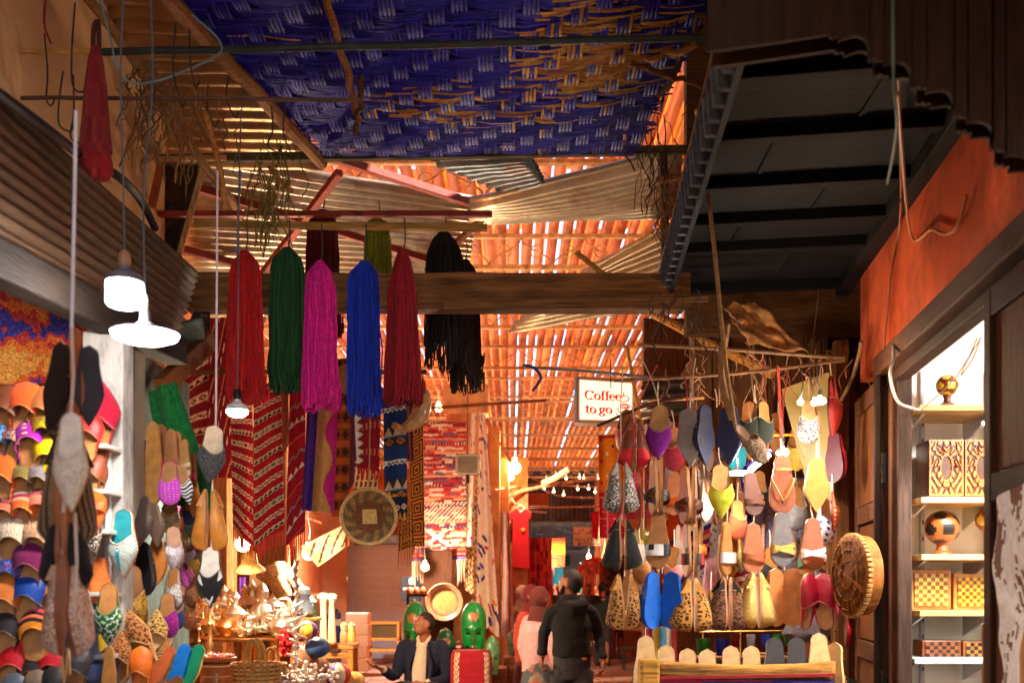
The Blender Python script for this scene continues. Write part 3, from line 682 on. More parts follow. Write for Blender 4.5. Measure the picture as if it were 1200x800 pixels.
cloth('maroon banner with white sawtooth edge under the blue hank', [(414, 462), (447, 446), (444, 552), (418, 548)], 5.9, lambda u, v: (WHT if u < .3 and abs(((v * 9) % 1) - .5) * .6 > abs(u - .04) else (RDK if not (abs(((v * 3.2) % 1) - .5) < .12 and int(u * 12) % 2) else (206, 120, 96))) if v < .93 else (164, 12, 34), (40, 90), .015, 1.2, fringe=(.07, (178, 10, 34), .016))
cloth('cream cloth with brown maze pattern above the woven plate', [(416, 540), (444, 540), (442, 592), (414, 592)], 6.2, lambda u, v: (92, 66, 46) if (int(u * 10 + v * 3) % 2 == 0 and (v * 7 + int(u * 10)) % 1 > .25) else (232, 200, 140), (40, 50), .01, 1, cat='cloth')
cloth('orange curtain strip beside the cream maze cloth', [(408, 520), (420, 520), (414, 640), (404, 640)], 6.5, (232, 140, 44), (10, 40), .02, 1, cat='cloth')
blu = [(.5, 'plain', (18, 56, 116), 0, 1), (.06, 'plain', WHT, 0, 1), (.14, 'zig', (18, 56, 116), WHT, 5), (.5, 'plain', (14, 48, 110), 0, 1), (.34, 'tri', (52, 48, 40), (206, 190, 160), 2.5), (.06, 'plain', (60, 110, 150), 0, 1), (.3, 'diar', (40, 44, 40), (196, 120, 40), 2)]
cloth('blue kilim with white zigzags and grey triangles behind the horn', [(449, 462), (476, 470), (477, 584), (450, 574)], 5.9, rep(bands(blu, .4), 1.8), (40, 100), .018, 1)
cloth('lower hem of a blue kilim behind the woven plate', [(452, 572), (478, 582), (476, 612), (458, 600)], 5.95, rep(bands([(.4, 'tri', (24, 30, 60), (222, 170, 60), 4), (.3, 'plain', (16, 30, 60), 0, 1), (.3, 'diar', (20, 30, 60), WHT, 3)], .5), 1), (30, 30), .012, 1)
cloth('striped burgundy cloth just behind the bone horn', [(452, 440), (482, 440), (484, 540), (470, 540)], 6.3, lambda u, v: [(120, 26, 36), (60, 40, 60), (150, 80, 60), (40, 30, 60)][int(u * 8) % 4], (16, 40), .02, 1, cat='cloth')
def maze(u, v):
    a = int(u * 9) ; m = (v * 6.5) % 1
    d = max(abs(u - .5) * 2.0, abs(m - .5) * 2)
    return (96, 56, 20) if int(d * 5.5) % 2 == 0 else (216, 158, 70)
cloth('golden rug with brown square maze beside the striped carpet', [(478, 500), (496, 488), (498, 640), (482, 640)], 6.8, maze, (40, 150), .012, .8, fringe=(.11, (190, 120, 50), .014))
cloth('second golden maze rug with deep fringe, lower one', [(468, 598), (484, 590), (486, 640), (466, 646)], 6.7, maze, (30, 60), .012, .8, fringe=(.13, (196, 128, 56), .014))
def multi(u, v):
    c = [(196, 60, 50), (220, 168, 136), (176, 30, 44), (228, 196, 170), (206, 106, 66), (110, 92, 120), (186, 50, 60), (222, 204, 190), (140, 24, 44), (206, 130, 110)]
    k = int(v * 60 + .5 * noise.noise(Vector((u * 7, v * 40, 0)))); q = c[(k * 7 + int(noise.noise(Vector((u * 2.4, k * .7, 3))) * 4)) % 10]
    if .58 < v < .72 and abs(((u * 12 + v * 30) % 1) - .5) < .2: q = WHT
    if .76 < v < .9 and abs(abs(u - .45) * 1.1 - abs(v - .83) * 4) < .06: q = (230, 190, 190)
    if k % 9 == 0 and int(u * 30) % 2: q = (50, 50, 90)
    if v > .965: q = (146, 20, 40) if v < .98 else (90, 90, 160)
    return jit(q, 10)
cloth('large many coloured striped carpet hung from the stone pier', [(496, 494), (547, 494), (546, 655), (482, 658)], 12.4, multi, (70, 190), .03, 1.5, fringe=(.3, (240, 196, 170), .03))
def scrawl(seed):
    rnd = random.Random(seed); S = []
    for i in range(46):
        c = rnd.choice([(40, 70, 190), (60, 50, 170), (206, 40, 40), (226, 150, 60), (30, 40, 120), (220, 110, 90)])
        u, v = rnd.random(), rnd.random(); a = rnd.uniform(-1.2, 1.2); l = rnd.uniform(.01, .035); S.append((u, v, cos(a) * l * 5, sin(a) * l + .01, c))
    def p(u, v):
        for x, y, dx, dy, c in S:
            L2 = dx * dx + dy * dy * 36; t = max(0, min(1, ((u - x) * dx + (v - y) * dy * 36) / L2))
            ex, ey = (u - x - t * dx), (v - y - t * dy) * 6
            if ex * ex + ey * ey < .0022: return c
        return (240, 220, 196)
    return p
cloth('long white cloth with coloured pen scrawls beside the round tray', [(561, 482), (569, 486), (586, 746), (558, 730)], [12.0, 12.0, 11.4, 11.4], scrawl(3), (40, 190), .05, 1.2, cat='cloth')
cloth('narrow white scrawled cloth strip next to the long one', [(552, 484), (558, 484), (556, 640), (546, 640)], 12.2, scrawl(5), (16, 120), .03, 1, cat='cloth')
cloth('beige carpet strip with dark lozenges behind the white cloth', [(543, 560), (560, 560), (560, 700), (544, 690)], 12.5, rep(bands([(.4, 'diar', (222, 178, 120), (70, 44, 40), 3), (.4, 'xx', (226, 184, 130), (110, 50, 40), 3)]), 7), (24, 120), .02, 1)
cloth('fold of grey and rust blankets draped on the salmon corner', [(586, 600), (596, 600), (604, 760), (584, 740)], 12.6, lambda u, v: [(150, 150, 160), (178, 80, 50), (90, 70, 70), (190, 120, 90)][int(u * 7 + v * 2) % 4], (20, 60), .05, 1, cat='cloth')
cloth('emerald green shawl draped behind the pink strapped sandals', [(174, 458), (206, 446), (262, 600), (190, 590)], 4.06, lambda u, v: jit((6, 108, 42), 12), (20, 40), .03, 1.5, cat='shawl', mat='wool')
cloth('orange scarf end beside the green shawl', [(203, 438), (212, 440), (210, 486), (206, 486)], 4.9, (236, 130, 20), (8, 24), .01, 1, cat='scarf')
cloth('cobalt blue cloth hanging by the green grey wall', [(158, 520), (172, 515), (168, 610), (153, 606)], 4.3, (28, 40, 150), (10, 30), .02, 1, cat='cloth')
def swirl(u, v):
    n1 = noise.noise(Vector((u * 4, v * 3, 1))) + .5 * noise.noise(Vector((u * 14, v * 12, 2)))
    return jit((60, 50, 140) if n1 > .32 else (190, 50, 44) if n1 > .08 else (226, 104, 30) if n1 > -.25 else (226, 150, 60), 34)
cloth('orange and violet batik spread on the slipper shop wall', [(-60, 290), (102, 325), (100, 448), (-60, 452)], 3.68, swirl, (110, 90), .012, 2, cat='tapestry')
# right stall cloths
def gly(bg, fgs, k=1):
    return lambda u, v: random.Random(int(u * 8 * k) * 77 + int(v * 30)).choice(fgs) if noise.noise(Vector((u * 9 * k, v * 34, k))) > .22 else bg
def orange_kilim(u, v):
    if v > .55: return jit((214, 24, 52), 12) if not (abs(u - .28) < .02 or abs(v - .6) < .006 or (int(v * 60) % 4 == 0 and noise.noise(Vector((u * 8, v * 60, 0))) > .15)) else (236, 150, 140)
    if v < .03: return (190, 20, 30)
    f = (int(u * 5), int(v * 14)); x, y = (u * 5) % 1 - .5, (v * 14) % 1 - .5
    if (f[0] + f[1]) % 3 == 0 and abs(x) < .22 and abs(y) < .22: return [(206, 30, 30), (40, 30, 40), (236, 226, 206)][(f[0] + f[1] * 2) % 3]
    return jit((240, 138, 20), 8)
cloth('orange over red kilim with small motifs near the walking man', [(701, 510), (735, 510), (737, 632), (703, 630)], 8.0, orange_kilim, (50, 150), .02, 1, fringe=(.18, (240, 206, 180), .02))
cols = [('burnt orange cloth with white stitched palm motif', [(745, 540), (800, 540), (806, 650), (756, 650)], 6.4, lambda u, v: (240, 220, 190) if abs(u - .5) < .12 and abs(v - .5) < .12 and noise.noise(Vector((u * 40, v * 40, 0))) > .1 else jit((238, 92, 20), 8)),
    ('red and white dotted cloth behind the grey pointed slippers', [(768, 494), (806, 494), (800, 600), (764, 600)], 6.2, lambda u, v: (236, 232, 226) if .35 < u < .62 else (200, 40, 34) if u < .8 else (226, 110, 40)),
    ('white cotton cloth with faint print between tan slippers', [(814, 520), (848, 520), (846, 700), (806, 690)], 6.0, gly((240, 226, 214), [(206, 120, 90), (160, 130, 120), (226, 180, 160)])),
    ('amber kilim with black ticks behind the lime slipper', [(836, 500), (874, 500), (872, 690), (840, 690)], 6.3, gly((240, 152, 20), [(60, 40, 30), (206, 60, 20), (250, 190, 60)], .8)),
    ('cobalt cloth with white loops behind brown sandals', [(864, 480), (886, 480), (884, 720), (868, 700)], 5.9, gly((30, 36, 150), [(236, 236, 240), (200, 30, 120), (90, 120, 220)], 1.1)),
    ('lilac grey shag cloth below the tube lamp', [(880, 590), (906, 590), (908, 700), (884, 700)], 5.8, lambda u, v: jit((150, 140, 180), 40)),
    ('speckled grey fleece beside the white strapped slide', [(912, 560), (972, 560), (980, 690), (916, 700)], 5.7, lambda u, v: jit((190, 186, 186), 60)),
    ('red and cream patterned cloth top of the stall', [(838, 470), (866, 470), (868, 560), (838, 560)], 6.5, gly((236, 110, 40), [(200, 30, 30), (250, 220, 180)])),
    ('navy and red shirt cloth crossing behind black straps', [(770, 640), (834, 612), (836, 660), (776, 690)], 6.0, lambda u, v: [(40, 34, 80), (196, 40, 60), (226, 150, 60), (130, 40, 110), (240, 150, 120)][int(v * 9) % 5]),
    ('white sheet with small blue birds behind the leopard pair', [(738, 640), (774, 640), (772, 716), (740, 716)], 6.6, gly((244, 238, 230), [(40, 60, 90), (90, 90, 120), (220, 140, 70)], .9)),
    ('pink shawl looped behind the dark leopard pair', [(826, 656), (846, 650), (850, 740), (816, 740)], 5.7, lambda u, v: jit((236, 170, 170), 16)),
    ('red white striped cloth above the gold slippers', [(862, 664), (884, 660), (884, 700), (866, 712)], 5.6, lambda u, v: (176, 20, 44) if int(v * 8) % 2 else (240, 220, 220)),
    ('tan sacking panel behind the red edged slippers', [(946, 520), (990, 520), (994, 640), (950, 640)], 6.0, lambda u, v: jit((150, 106, 62), 20)),
    ('pale blue sheet behind the crimson slippers', [(944, 690), (986, 690), (988, 764), (948, 764)], 5.6, lambda u, v: jit((196, 204, 224), 8))]
for l, C, Yc, p in cols: cloth(l, C, Yc, p, (34, 80), .03, 1.5, cat='cloth', ph=random.random())
# ================================================================ FOOTWEAR  (local frame: heel up +Z, toe -Z, foot side faces -Y, unit length)
def outline(kind, n=22):
    """half widths along t = 0 (toe) .. 1 (heel)"""
    R = []
    for i in range(n + 1):
        t = i / n
        heel = sqrt(max(0, 1 - ((t - .86) / .14) ** 2)) if t > .86 else 1
        w = .155 + .035 * cos((t - .3) * 2 * pi * .9) if t < .86 else (.155 + .035 * cos(.56 * 2 * pi * .9)) * heel
        if kind == 'point': w *= min(1, (t / .42) ** .72) if t < .42 else 1
        else: w *= sqrt(max(0, 1 - ((.2 - t) / .2) ** 2)) if t < .2 else 1
        R.append((t, max(w, .004)))
    return R
def wid(kind, t):
    R = outline_c[kind]; f = min(max(t, 0), 1) * (len(R) - 1); i = min(int(f), len(R) - 2)
    return R[i][1] + (R[i + 1][1] - R[i][1]) * (f - i)
outline_c = {k: outline(k) for k in ('point', 'round')}
def plate(kind, y0, y1, c, sc_=1, bow=.0, c2=None):
    R = outline_c[kind]; a = [(-w * sc_, (t - .5) * (.5 + .5 * sc_) * 1.0) for t, w in R]; b = [(w * sc_, (t - .5) * (.5 + .5 * sc_)) for t, w in reversed(R)]
    m = MB(); P = a + b; n = len(P)
    def yb(z): return bow * (z * 2) ** 2
    vs = [Vector((x, y0 + yb(z), z)) for x, z in P] + [Vector((x, y1 + yb(z), z)) for x, z in P]
    h = n // 2; fs = []; cs = []
    for k in range(h - 1):
        fs += [(k, k + 1, n - 2 - k, n - 1 - k), (n + k + 1, n + k, 2 * n - 1 - k, 2 * n - 2 - k)]; cs += [c, c2 or c]
    fs += [(i, n + i, n + (i + 1) % n, (i + 1) % n) for i in range(n)]; cs += [c2 or c] * n
    return m.add(vs, fs, cs)
def vamp(kind, c, tmax=.56, vdip=.12, hgt=.15, pat=None, quarter=True, curl=0, puff=0):
    m = MB(); na, nt = (38, 38) if pat else (12, 10)
    def fn(u, v):
        a = pi * u; tm = tmax + .04 - vdip * sin(a) ** 3; t = tm * v
        h = hgt * (min(1, (t / .16) ** .5) * (1 - .85 * t) if puff else min(1, (t / .34) ** .62))
        w = wid(kind, t) * 1.05
        return Vector((-w * cos(a), -.006 - h * sin(a) ** .8 - curl * max(0, .2 - t), t - .5))
    m.grid(fn, na, nt, (lambda u, v: pat(u, v)) if pat else c)
    m.tube([fn(i / na, 1) for i in range(na + 1)], .010, mixc(c, (235, 200, 150), .45), 5)
    if quarter:
        def fq(u, v):                                              # low rim round the heel
            s = u * 2 - 1; t = tmax + (1 - tmax) * sin((1 - abs(s)) * pi / 2)
            w = wid(kind, min(t, .995)) * (1 if s < 0 else -1)
            h = (.012 + hgt * .42 * max(0, (1 - (t - tmax) / (1 - tmax))) ** 1.3) * v
            return Vector((-w * 1.02, -.004 - h, t - .5))
        m.grid(fq, 20, 1, c if not pat else pat(.5, .9))
    return m
def strap(t, c, half=.09, hgt=.11, tilt=0, pat=None, kind='round'):
    m = MB()
    def fn(u, v):
        a = pi * u; tt = t + half * (v - .5) * 2 + tilt * (u - .5); w = wid(kind, tt) * 1.08
        return Vector((-w * cos(a), -.004 - hgt * sin(a) ** .75, tt - .5))
    return m.grid(fn, 12, 4 if pat else 2, pat if pat else c)
def thong(c, r=.016):
    m = MB()
    for s in (-1, 1): m.tube(smooth_path([(0, -.05, -.30), (s * .06, -.10, -.18), (s * .15, -.05, .04), (s * .16, 0, .1)], 4), r, c, 5)
    m.tube([(0, -.005, -.31), (0, -.06, -.29)], r, c, 5); return m
# ---- prints
def leo(base=(206, 142, 66), k=11):
    s = random.randint(0, 99)
    def p(u, v):
        x, y = u * k, v * k * 1.1; i, j = int(x), int(y); d = 9
        for a in (-1, 0, 1):
            for b in (-1, 0, 1):
                r = random.Random((i + a) * 73 + (j + b) * 191 + s); d = min(d, sqrt((x - i - a - r.random()) ** 2 + (y - j - b - r.random()) ** 2))
        return jit(mixc(base, (120, 66, 26), .7), 8) if d < .14 else (30, 20, 13) if d < .36 else jit(base, 12)
    return p
def sparkle(cs, a=30): return lambda u, v: jit(random.choice(cs), a)
def strp(cs, n, ax=1): return lambda u, v: cs[int((v if ax else u) * n) % len(cs)]
def zebra(u, v): return (24, 22, 22) if sin((v * 26 + 3 * sin(u * 5))) > .25 else (240, 236, 230)
def tile(u, v):
    x, y = (u * 2.2) % 1 - .5, (v * 2.6) % 1 - .5; a = atan2(y, x); r = sqrt(x * x + y * y); k = .34 + .06 * cos(8 * a)
    return (240, 240, 226) if abs(r - k) < .055 else (206, 224, 150) if r > .6 else (6, 104, 44)
def leafp(u, v):
    if .46 < u < .54 and .2 < v < .8: return (20, 150, 170)
    return (30, 150, 166) if sin((v * 2.2 - abs(u - .5) * 1.3) * 34) > .35 else (226, 214, 190)
def polka(bg, fg, k=8): return lambda u, v: fg if (((u * k) % 1 - .5) ** 2 + ((v * k * 1.1 + .5 * (int(u * k) % 2)) % 1 - .5) ** 2) < .06 else bg
def tweed(u, v): return random.choice([(40, 40, 42), (110, 106, 100), (210, 200, 186), (80, 74, 70), (160, 150, 140)])
TAN, TAN2, DTAN = (172, 106, 46), (186, 126, 66), (116, 66, 28)
def shoe_parts(t, typ, up, ins, sole, pat, fin, M, puff=0):
    def put(mb, name, mat):
        mb.v = [M @ p for p in mb.v]; return mb.build(name, mat, t, local=True)
    kind = 'point' if typ in ('bab', 'point', 'mule') else 'round'
    if typ in ('bab', 'slip', 'mule'):
        put(plate(kind, -.004, .03, ins if typ != 'mule' else ins, 1, c2=sole), 'sole', 'leather')
        put(plate(kind, -.012, -.005, ins, .93), 'insole', 'leather')
        put(vamp(kind, up, .72 if puff else .58 if typ != 'mule' else .5, .13, puff or (.16 if typ != 'slip' else .2), pat, quarter=typ != 'mule', puff=puff), 'upper', fin)
    elif typ == 'slide':
        put(plate('round', -.004, .05, ins, 1, c2=sole), 'sole', 'leather'); put(plate('round', -.012, -.005, ins, .94), 'insole', 'leather')
        put(strap(.33, up, .1, .13, 0, pat), 'strap', fin)
    elif typ == 'cross':
        put(plate('round', -.004, .05, ins, 1, c2=sole), 'sole', 'leather'); put(plate('round', -.012, -.005, ins, .94), 'insole', 'leather')
        put(strap(.34, up, .045, .12, .16, pat), 'strap', fin); put(strap(.3, up, .045, .135, -.16, pat), 'strap', fin)
    elif typ == 'thong':
        put(plate('round', -.004, .05, ins, 1, c2=sole), 'sole', 'leather'); put(plate('round', -.012, -.005, ins, .94), 'insole', 'leather')
        put(thong(up), 'strap', fin); put(strap(.74, up, .018, .1, 0), 'strap', fin)
NAMES = dict(bab='babouche', slip='slipper', mule='pointed_mule', slide='slide_sandal', cross='strappy_sandal', thong='thong_sandal')
def shoe(label, px, py, Y, ln, typ='bab', up=TAN, ins=TAN2, sole=DTAN, yaw=0, roll=0, pitch=0, pair=0, pat=None, fin='leather', cord=0, group=None, flip=False, wide=1.0, puff=0):
    """px,py: centre in the photo at depth Y; ln: length in photo pixels; pair: half gap in lengths (0 = single shoe)"""
    p = at(px, py, Y); L = ln * Y / F
    nm = NAMES[typ]
    t = thing(nm + ('_pair' if pair else ''), p, label, ('pair of slippers' if pair else 'slipper') if typ in ('bab', 'slip', 'mule') else ('pair of sandals' if pair else 'sandal'), group)
    S = Matrix.Diagonal((L * wide, L, L))
    F2 = Matrix.Rotation(pi, 3, 'Y') if False else Matrix.Identity(3)
    for s in ((-1, 1) if pair else (0,)):
        yw = radians(yaw) * (s if pair else 1); rl = radians(roll) * (s if pair else 1)
        R = Matrix.Rotation(rl, 3, 'Y') @ Matrix.Rotation(yw, 3, 'Z') @ Matrix.Rotation(radians(pitch), 3, 'X')
        if flip: R = Matrix.Rotation(pi, 3, 'Y') @ R
        M = Matrix.Translation(Vector((s * pair * L, 0, 0))) @ (R @ S).to_4x4()
        shoe_parts(t, typ, up, ins, sole, pat, fin, M, puff)
    if cord:
        b = MB(); c0 = Vector((0, 0, L * .46)); c1 = Vector((random.uniform(-.01, .01), .02, L * .46 + cord * Y / F))
        b.tube([c0, c0.lerp(c1, .5) + Vector((random.uniform(-.006, .006), 0, 0)), c1], .003, (222, 190, 160), 5); b.build('cord', 'rubber', t, local=True)
    return t
# ---------------------------------------------------------------- the right stall: hung in rows
RG = 'footwear hung in the stall under the sign'
R_ = dict(group=RG)
BRN, DBR = (118, 62, 30), (70, 36, 20)
def rs(label, px, top_, bot, Y=4.5, **k): k.setdefault('cord', 22); k.setdefault('wide', 1.25); return shoe(label, px, (top_ + bot) / 2, Y, bot - top_, group=RG, **k)
rs('brown and oxblood pointed pair hung just below the cup sign', 743, 490, 548, up=(150, 14, 24), ins=BRN, sole=(110, 50, 22), yaw=84, pair=.08, pat=strp([(176, 10, 34), (196, 30, 40), (120, 50, 24), (120, 50, 24)], 4), cord=30, puff=0.30)
rs('royal purple pointed slipper with worn tan insole', 772, 474, 540, up=(116, 10, 130), ins=(180, 128, 60), sole=(130, 20, 120), yaw=-14, roll=4, fin='suede', cord=30)
rs('grey pointed slipper turned to show its flat sole, orange lining', 808, 478, 546, up=(226, 110, 40), ins=(226, 118, 44), sole=(118, 110, 104), yaw=155, roll=-4)
rs('navy pointed pair with orange lining between them', 840, 474, 545, up=(22, 30, 72), ins=(226, 110, 30), sole=(20, 28, 70), yaw=140, pair=.2)
rs('dark green black mule pair with tan insoles', 886, 470, 522, up=(26, 34, 32), ins=(176, 108, 48), sole=(32, 40, 36), yaw=25, pair=.16, typ='slip', fin='suede')
rs('shaggy tan fur slipper hanging in front of the tube lamp', 880, 492, 548, Y=4.0, typ='slip', up=(150, 116, 84), ins=(120, 86, 56), yaw=40, roll=-38, fin='fur', pat=sparkle([(150, 110, 80), (90, 64, 44), (196, 170, 140)], 20))
rs('slipper with blue and white flowered toe below the warm bulbs', 947, 468, 520, Y=4.6, up=(206, 200, 190), ins=(190, 140, 90), typ='slip', pat=sparkle([(226, 214, 200), (30, 40, 110), (90, 70, 60), (206, 206, 210)], 14))
rs('red edged dark slipper sole nearest the brown post, upper of two', 975, 440, 512, Y=4.8, up=(200, 60, 50), ins=(92, 26, 26), sole=(80, 22, 26), yaw=60)
rs('red edged dark slipper sole nearest the brown post, lower of two', 978, 506, 566, Y=4.8, up=(216, 40, 70), ins=(92, 18, 30), sole=(80, 18, 28), yaw=120, typ='slip')
rs('speckled grey tweed pair with tan heels', 728, 540, 602, up=(90, 84, 78), ins=TAN2, sole=(130, 74, 36), yaw=84, pair=.08, pat=tweed, fin='cloth', typ='slip', puff=0.32)
rs('pink and red suede pair with green soles, behind the tweed pair', 751, 548, 622, Y=4.7, up=(226, 20, 70), ins=(226, 90, 40), sole=(160, 90, 40), yaw=84, pair=.08, pat=strp([(226, 110, 40), (222, 30, 60), (226, 20, 80), (200, 20, 60)], 4), typ='slip', puff=0.30)
rs('tan flat sandals seen edge on with thin black straps', 770, 534, 604, typ='cross', up=(56, 34, 26), ins=TAN, sole=(160, 106, 48), yaw=84, pair=.08)
rs('tan sandals seen edge on with wide brown buckled straps', 808, 546, 614, typ='cross', up=(96, 42, 24), ins=TAN, sole=(170, 110, 50), yaw=78, pair=.1)
rs('lime yellow pointed slipper facing the lane', 845, 543, 608, up=(196, 196, 40), ins=(216, 160, 100), sole=(200, 150, 90), yaw=-8, pat=sparkle([(196, 196, 40), (182, 184, 44), (206, 204, 60)], 8), fin='suede')
rs('dark brown leather slide under the tube lamp', 882, 552, 604, typ='cross', up=(110, 54, 24), ins=(104, 50, 24), sole=(90, 44, 22), yaw=16, roll=-8)
rs('brown thong sandal with looped straps below the small white lamp', 917, 532, 602, typ='thong', up=(196, 128, 60), ins=(140, 66, 26), sole=(176, 100, 44), wide=1.15)
rs('mustard leaf shaped pointed sole with a centre seam', 957, 536, 600, up=(176, 128, 50), ins=(180, 130, 40), sole=(176, 128, 44), yaw=180)
rs('orange and red pointed slipper beside the brown post', 976, 575, 622, Y=4.7, up=(222, 90, 30), ins=(130, 44, 20), sole=(120, 40, 22), yaw=70, pat=polka((206, 80, 30), (240, 220, 200), 5))
rs('blue and white mosaic slipper half hidden by the round drum', 966, 582, 640, Y=4.9, up=(36, 40, 130), ins=(150, 90, 40), yaw=30, pat=polka((238, 236, 240), (30, 36, 130), 4), typ='slip')
rs('black tufted pair with tan heels below the tweed pair', 729, 606, 668, up=(22, 20, 20), ins=TAN2, sole=(150, 92, 40), yaw=84, pair=.08, fin='fur', typ='slip', wide=1.1, puff=0.36)
rs('lime green mules with pale soles under the pink pair', 750, 606, 652, Y=4.7, typ='mule', up=(176, 200, 50), ins=(226, 200, 150), sole=(210, 200, 120), yaw=60, pair=.2)
rs('tan slide with zebra strap facing the lane', 771, 600, 666, typ='slide', up=(30, 28, 28), ins=(160, 104, 50), sole=(206, 146, 60), pat=zebra, yaw=-14, wide=1.1, pair=0)
rs('tan slides seen edge on with black and red straps', 810, 612, 676, typ='slide', up=(34, 24, 24), ins=TAN, sole=(166, 110, 50), yaw=82, pair=.1, pat=strp([(30, 24, 26), (196, 40, 30)], 5, 0), wide=1.1)
rs('tan slide with a broad silver strap', 852, 611, 674, typ='slide', up=(216, 206, 200), ins=(176, 116, 60), sole=(190, 130, 66), yaw=48, fin='glitter', pat=strp([(226, 220, 216), (226, 220, 216), (150, 60, 50)], 5), wide=1.2)
rs('chestnut slide with twisted leather strap', 883, 612, 672, typ='cross', up=(150, 72, 26), ins=(166, 86, 32), sole=(150, 80, 30), yaw=14)
rs('slide with gold knotted strap and grey insole', 917, 598, 664, typ='cross', up=(210, 164, 80), ins=(96, 88, 86), sole=(170, 110, 44), yaw=10, fin='glitter', wide=1.15)
rs('brown slide with a white cut out strap', 953, 606, 668, typ='cross', up=(240, 230, 220), ins=(150, 74, 34), sole=(140, 70, 30), yaw=14)
rs('white mule with a rounded tan toe over the bird sheet', 751, 636, 684, Y=4.9, typ='slip', up=(170, 110, 54), ins=(236, 226, 214), sole=(230, 220, 206))
rs('leopard pair with long tan points spread apart', 732, 672, 738, up=TAN, ins=TAN2, sole=(176, 120, 60), yaw=84, pair=.08, roll=5, pat=leo((180, 122, 54)), fin='suede', wide=1.15, puff=0.34)
rs('bright blue soled pair beside the spread leopard pair', 776, 669, 737, up=(10, 84, 176), ins=(176, 90, 50), sole=(4, 92, 190), yaw=138, pair=.17, typ='slip', fin='leather')
rs('golden leopard pair in the middle of the bottom row', 811, 677, 740, up=TAN, ins=TAN2, sole=(196, 140, 70), yaw=84, pair=.08, pat=leo((190, 130, 52)), fin='suede', typ='slip', wide=1.2, puff=0.42)
rs('dark leopard pair between golden leopard and gold pairs', 852, 676, 739, up=BRN, ins=TAN2, sole=(190, 120, 70), yaw=84, pair=.08, pat=leo((110, 66, 36)), fin='suede', typ='slip', wide=1.15, puff=0.40)
rs('shiny gold pair in the bottom row', 886, 670, 736, up=(216, 176, 96), ins=(220, 170, 90), sole=(206, 150, 80), yaw=84, pair=.08, fin='glitter', typ='slip', puff=0.34)
rs('tan suede pair showing long flat soles', 919, 665, 734, up=(170, 100, 46), ins=TAN, sole=(176, 104, 48), yaw=150, pair=.15, typ='slip', fin='suede')
rs('crimson pair with tan heels in the bottom row', 956, 671, 738, up=(176, 8, 44), ins=(212, 160, 110), sole=(200, 150, 96), yaw=44, pair=.15, roll=-4, typ='slip', flip=True)
rs('magenta pair end sticking out behind the round drum', 984, 660, 720, Y=5.0, up=(216, 20, 120), ins=(206, 60, 120), sole=(200, 20, 110), yaw=90, cord=4)
rs('red slipper hanging low beside the door leaf', 992, 720, 758, Y=5.0, up=(206, 14, 40), ins=(180, 40, 50), yaw=80, cord=4)
# more half seen in the second row behind
for i, (l, px, a, c_, u) in enumerate([('maroon slipper half hidden behind the purple one', 790, 500, 552, (140, 24, 40)), ('teal slipper toe behind the navy pair', 862, 500, 552, (30, 150, 160)), ('cream slipper behind the wide brown straps', 826, 560, 612, (230, 214, 190)),
        ('rust slipper between lime and brown ones', 864, 585, 634, (176, 74, 30)), ('grey felt slipper behind the thong sandal', 934, 570, 622, (130, 126, 124)), ('black slipper behind the tan suede pair', 902, 640, 690, (26, 24, 26)), ('dusty rose slipper behind the zebra strap slide', 790, 640, 690, (206, 130, 120)),
        ('black slipper behind the golden leopard pair', 833, 690, 735, (22, 22, 26)), ('olive slipper behind the cobalt cloth edge', 868, 630, 672, (110, 104, 40))]):
    rs(l, px, a, c_, Y=5.25, up=u, ins=jit(TAN2, 20), yaw=random.choice([-30, 20, 60]), typ=random.choice(['bab', 'slip']), fin='suede')
adj = 'dusty faded bright dark pale plain worn deep warm soft'.split(); nn = [('red', (190, 30, 30)), ('tan', (190, 130, 70)), ('brown', (110, 60, 30)), ('orange', (226, 110, 30)), ('yellow', (226, 190, 60)), ('black', (28, 24, 24)), ('white', (230, 220, 206)), ('pink', (220, 80, 120)), ('green', (50, 100, 60)), ('blue', (40, 70, 150))]
k = 0
for q in range(4):
    for i in range(10):
        px = 734 + i * 25 + q * 6 % 13; py = 505 + q * 62 + (i * 17) % 23; n_, c_ = nn[(i * 3 + q * 7) % 10]; c_ = jit(c_, 24)
        shoe(adj[(i + q * 3) % 10] + ' ' + n_ + ' slipper deep in the stall, ' + ['top', 'second', 'third', 'low'][q] + ' rank behind the others', px, py, 5.4, 52, random.choice(['bab', 'slip', 'slide', 'cross']), up=c_, ins=jit(TAN2, 24), sole=jit(DTAN, 20), yaw=random.choice([-40, 20, 70, 100, 160]), fin=random.choice(['leather', 'suede']), wide=1.25, group='slippers deep in the stall')
# standing soles along the counter
st = [('tallest tan sole at the counter corner', 757, 744, 800), ('short rounded tan sole next to the tallest', 781, 755, 800), ('low round tan sole third along the counter', 806, 759, 800), ('low round tan sole fourth along the counter', 829, 760, 800), ('tan sole with pale rim fifth along the counter', 857, 756, 800),
      ('tan sole with pale rim sixth along the counter', 881, 756, 800), ('tan sole with black rim seventh along the counter', 908, 746, 800), ('tan sole with black rim eighth along the counter', 934, 746, 800), ('tall bare tan sole ninth along the counter', 960, 741, 800), ('narrow turned sole at the far end of the counter', 977, 752, 800)]
for i, (l, px, a, c_) in enumerate(st):
    shoe(l, px, a + 38, 4.25 - .01 * i, 76, 'slide', up=(150, 90, 40), ins=(176, 120, 60), sole=(40, 34, 34) if i in (6, 7) else (212, 168, 110), yaw=180 if i != 9 else 130, pitch=8, flip=False, group='sandals standing along the counter', wide=1.05)
    if False: pass
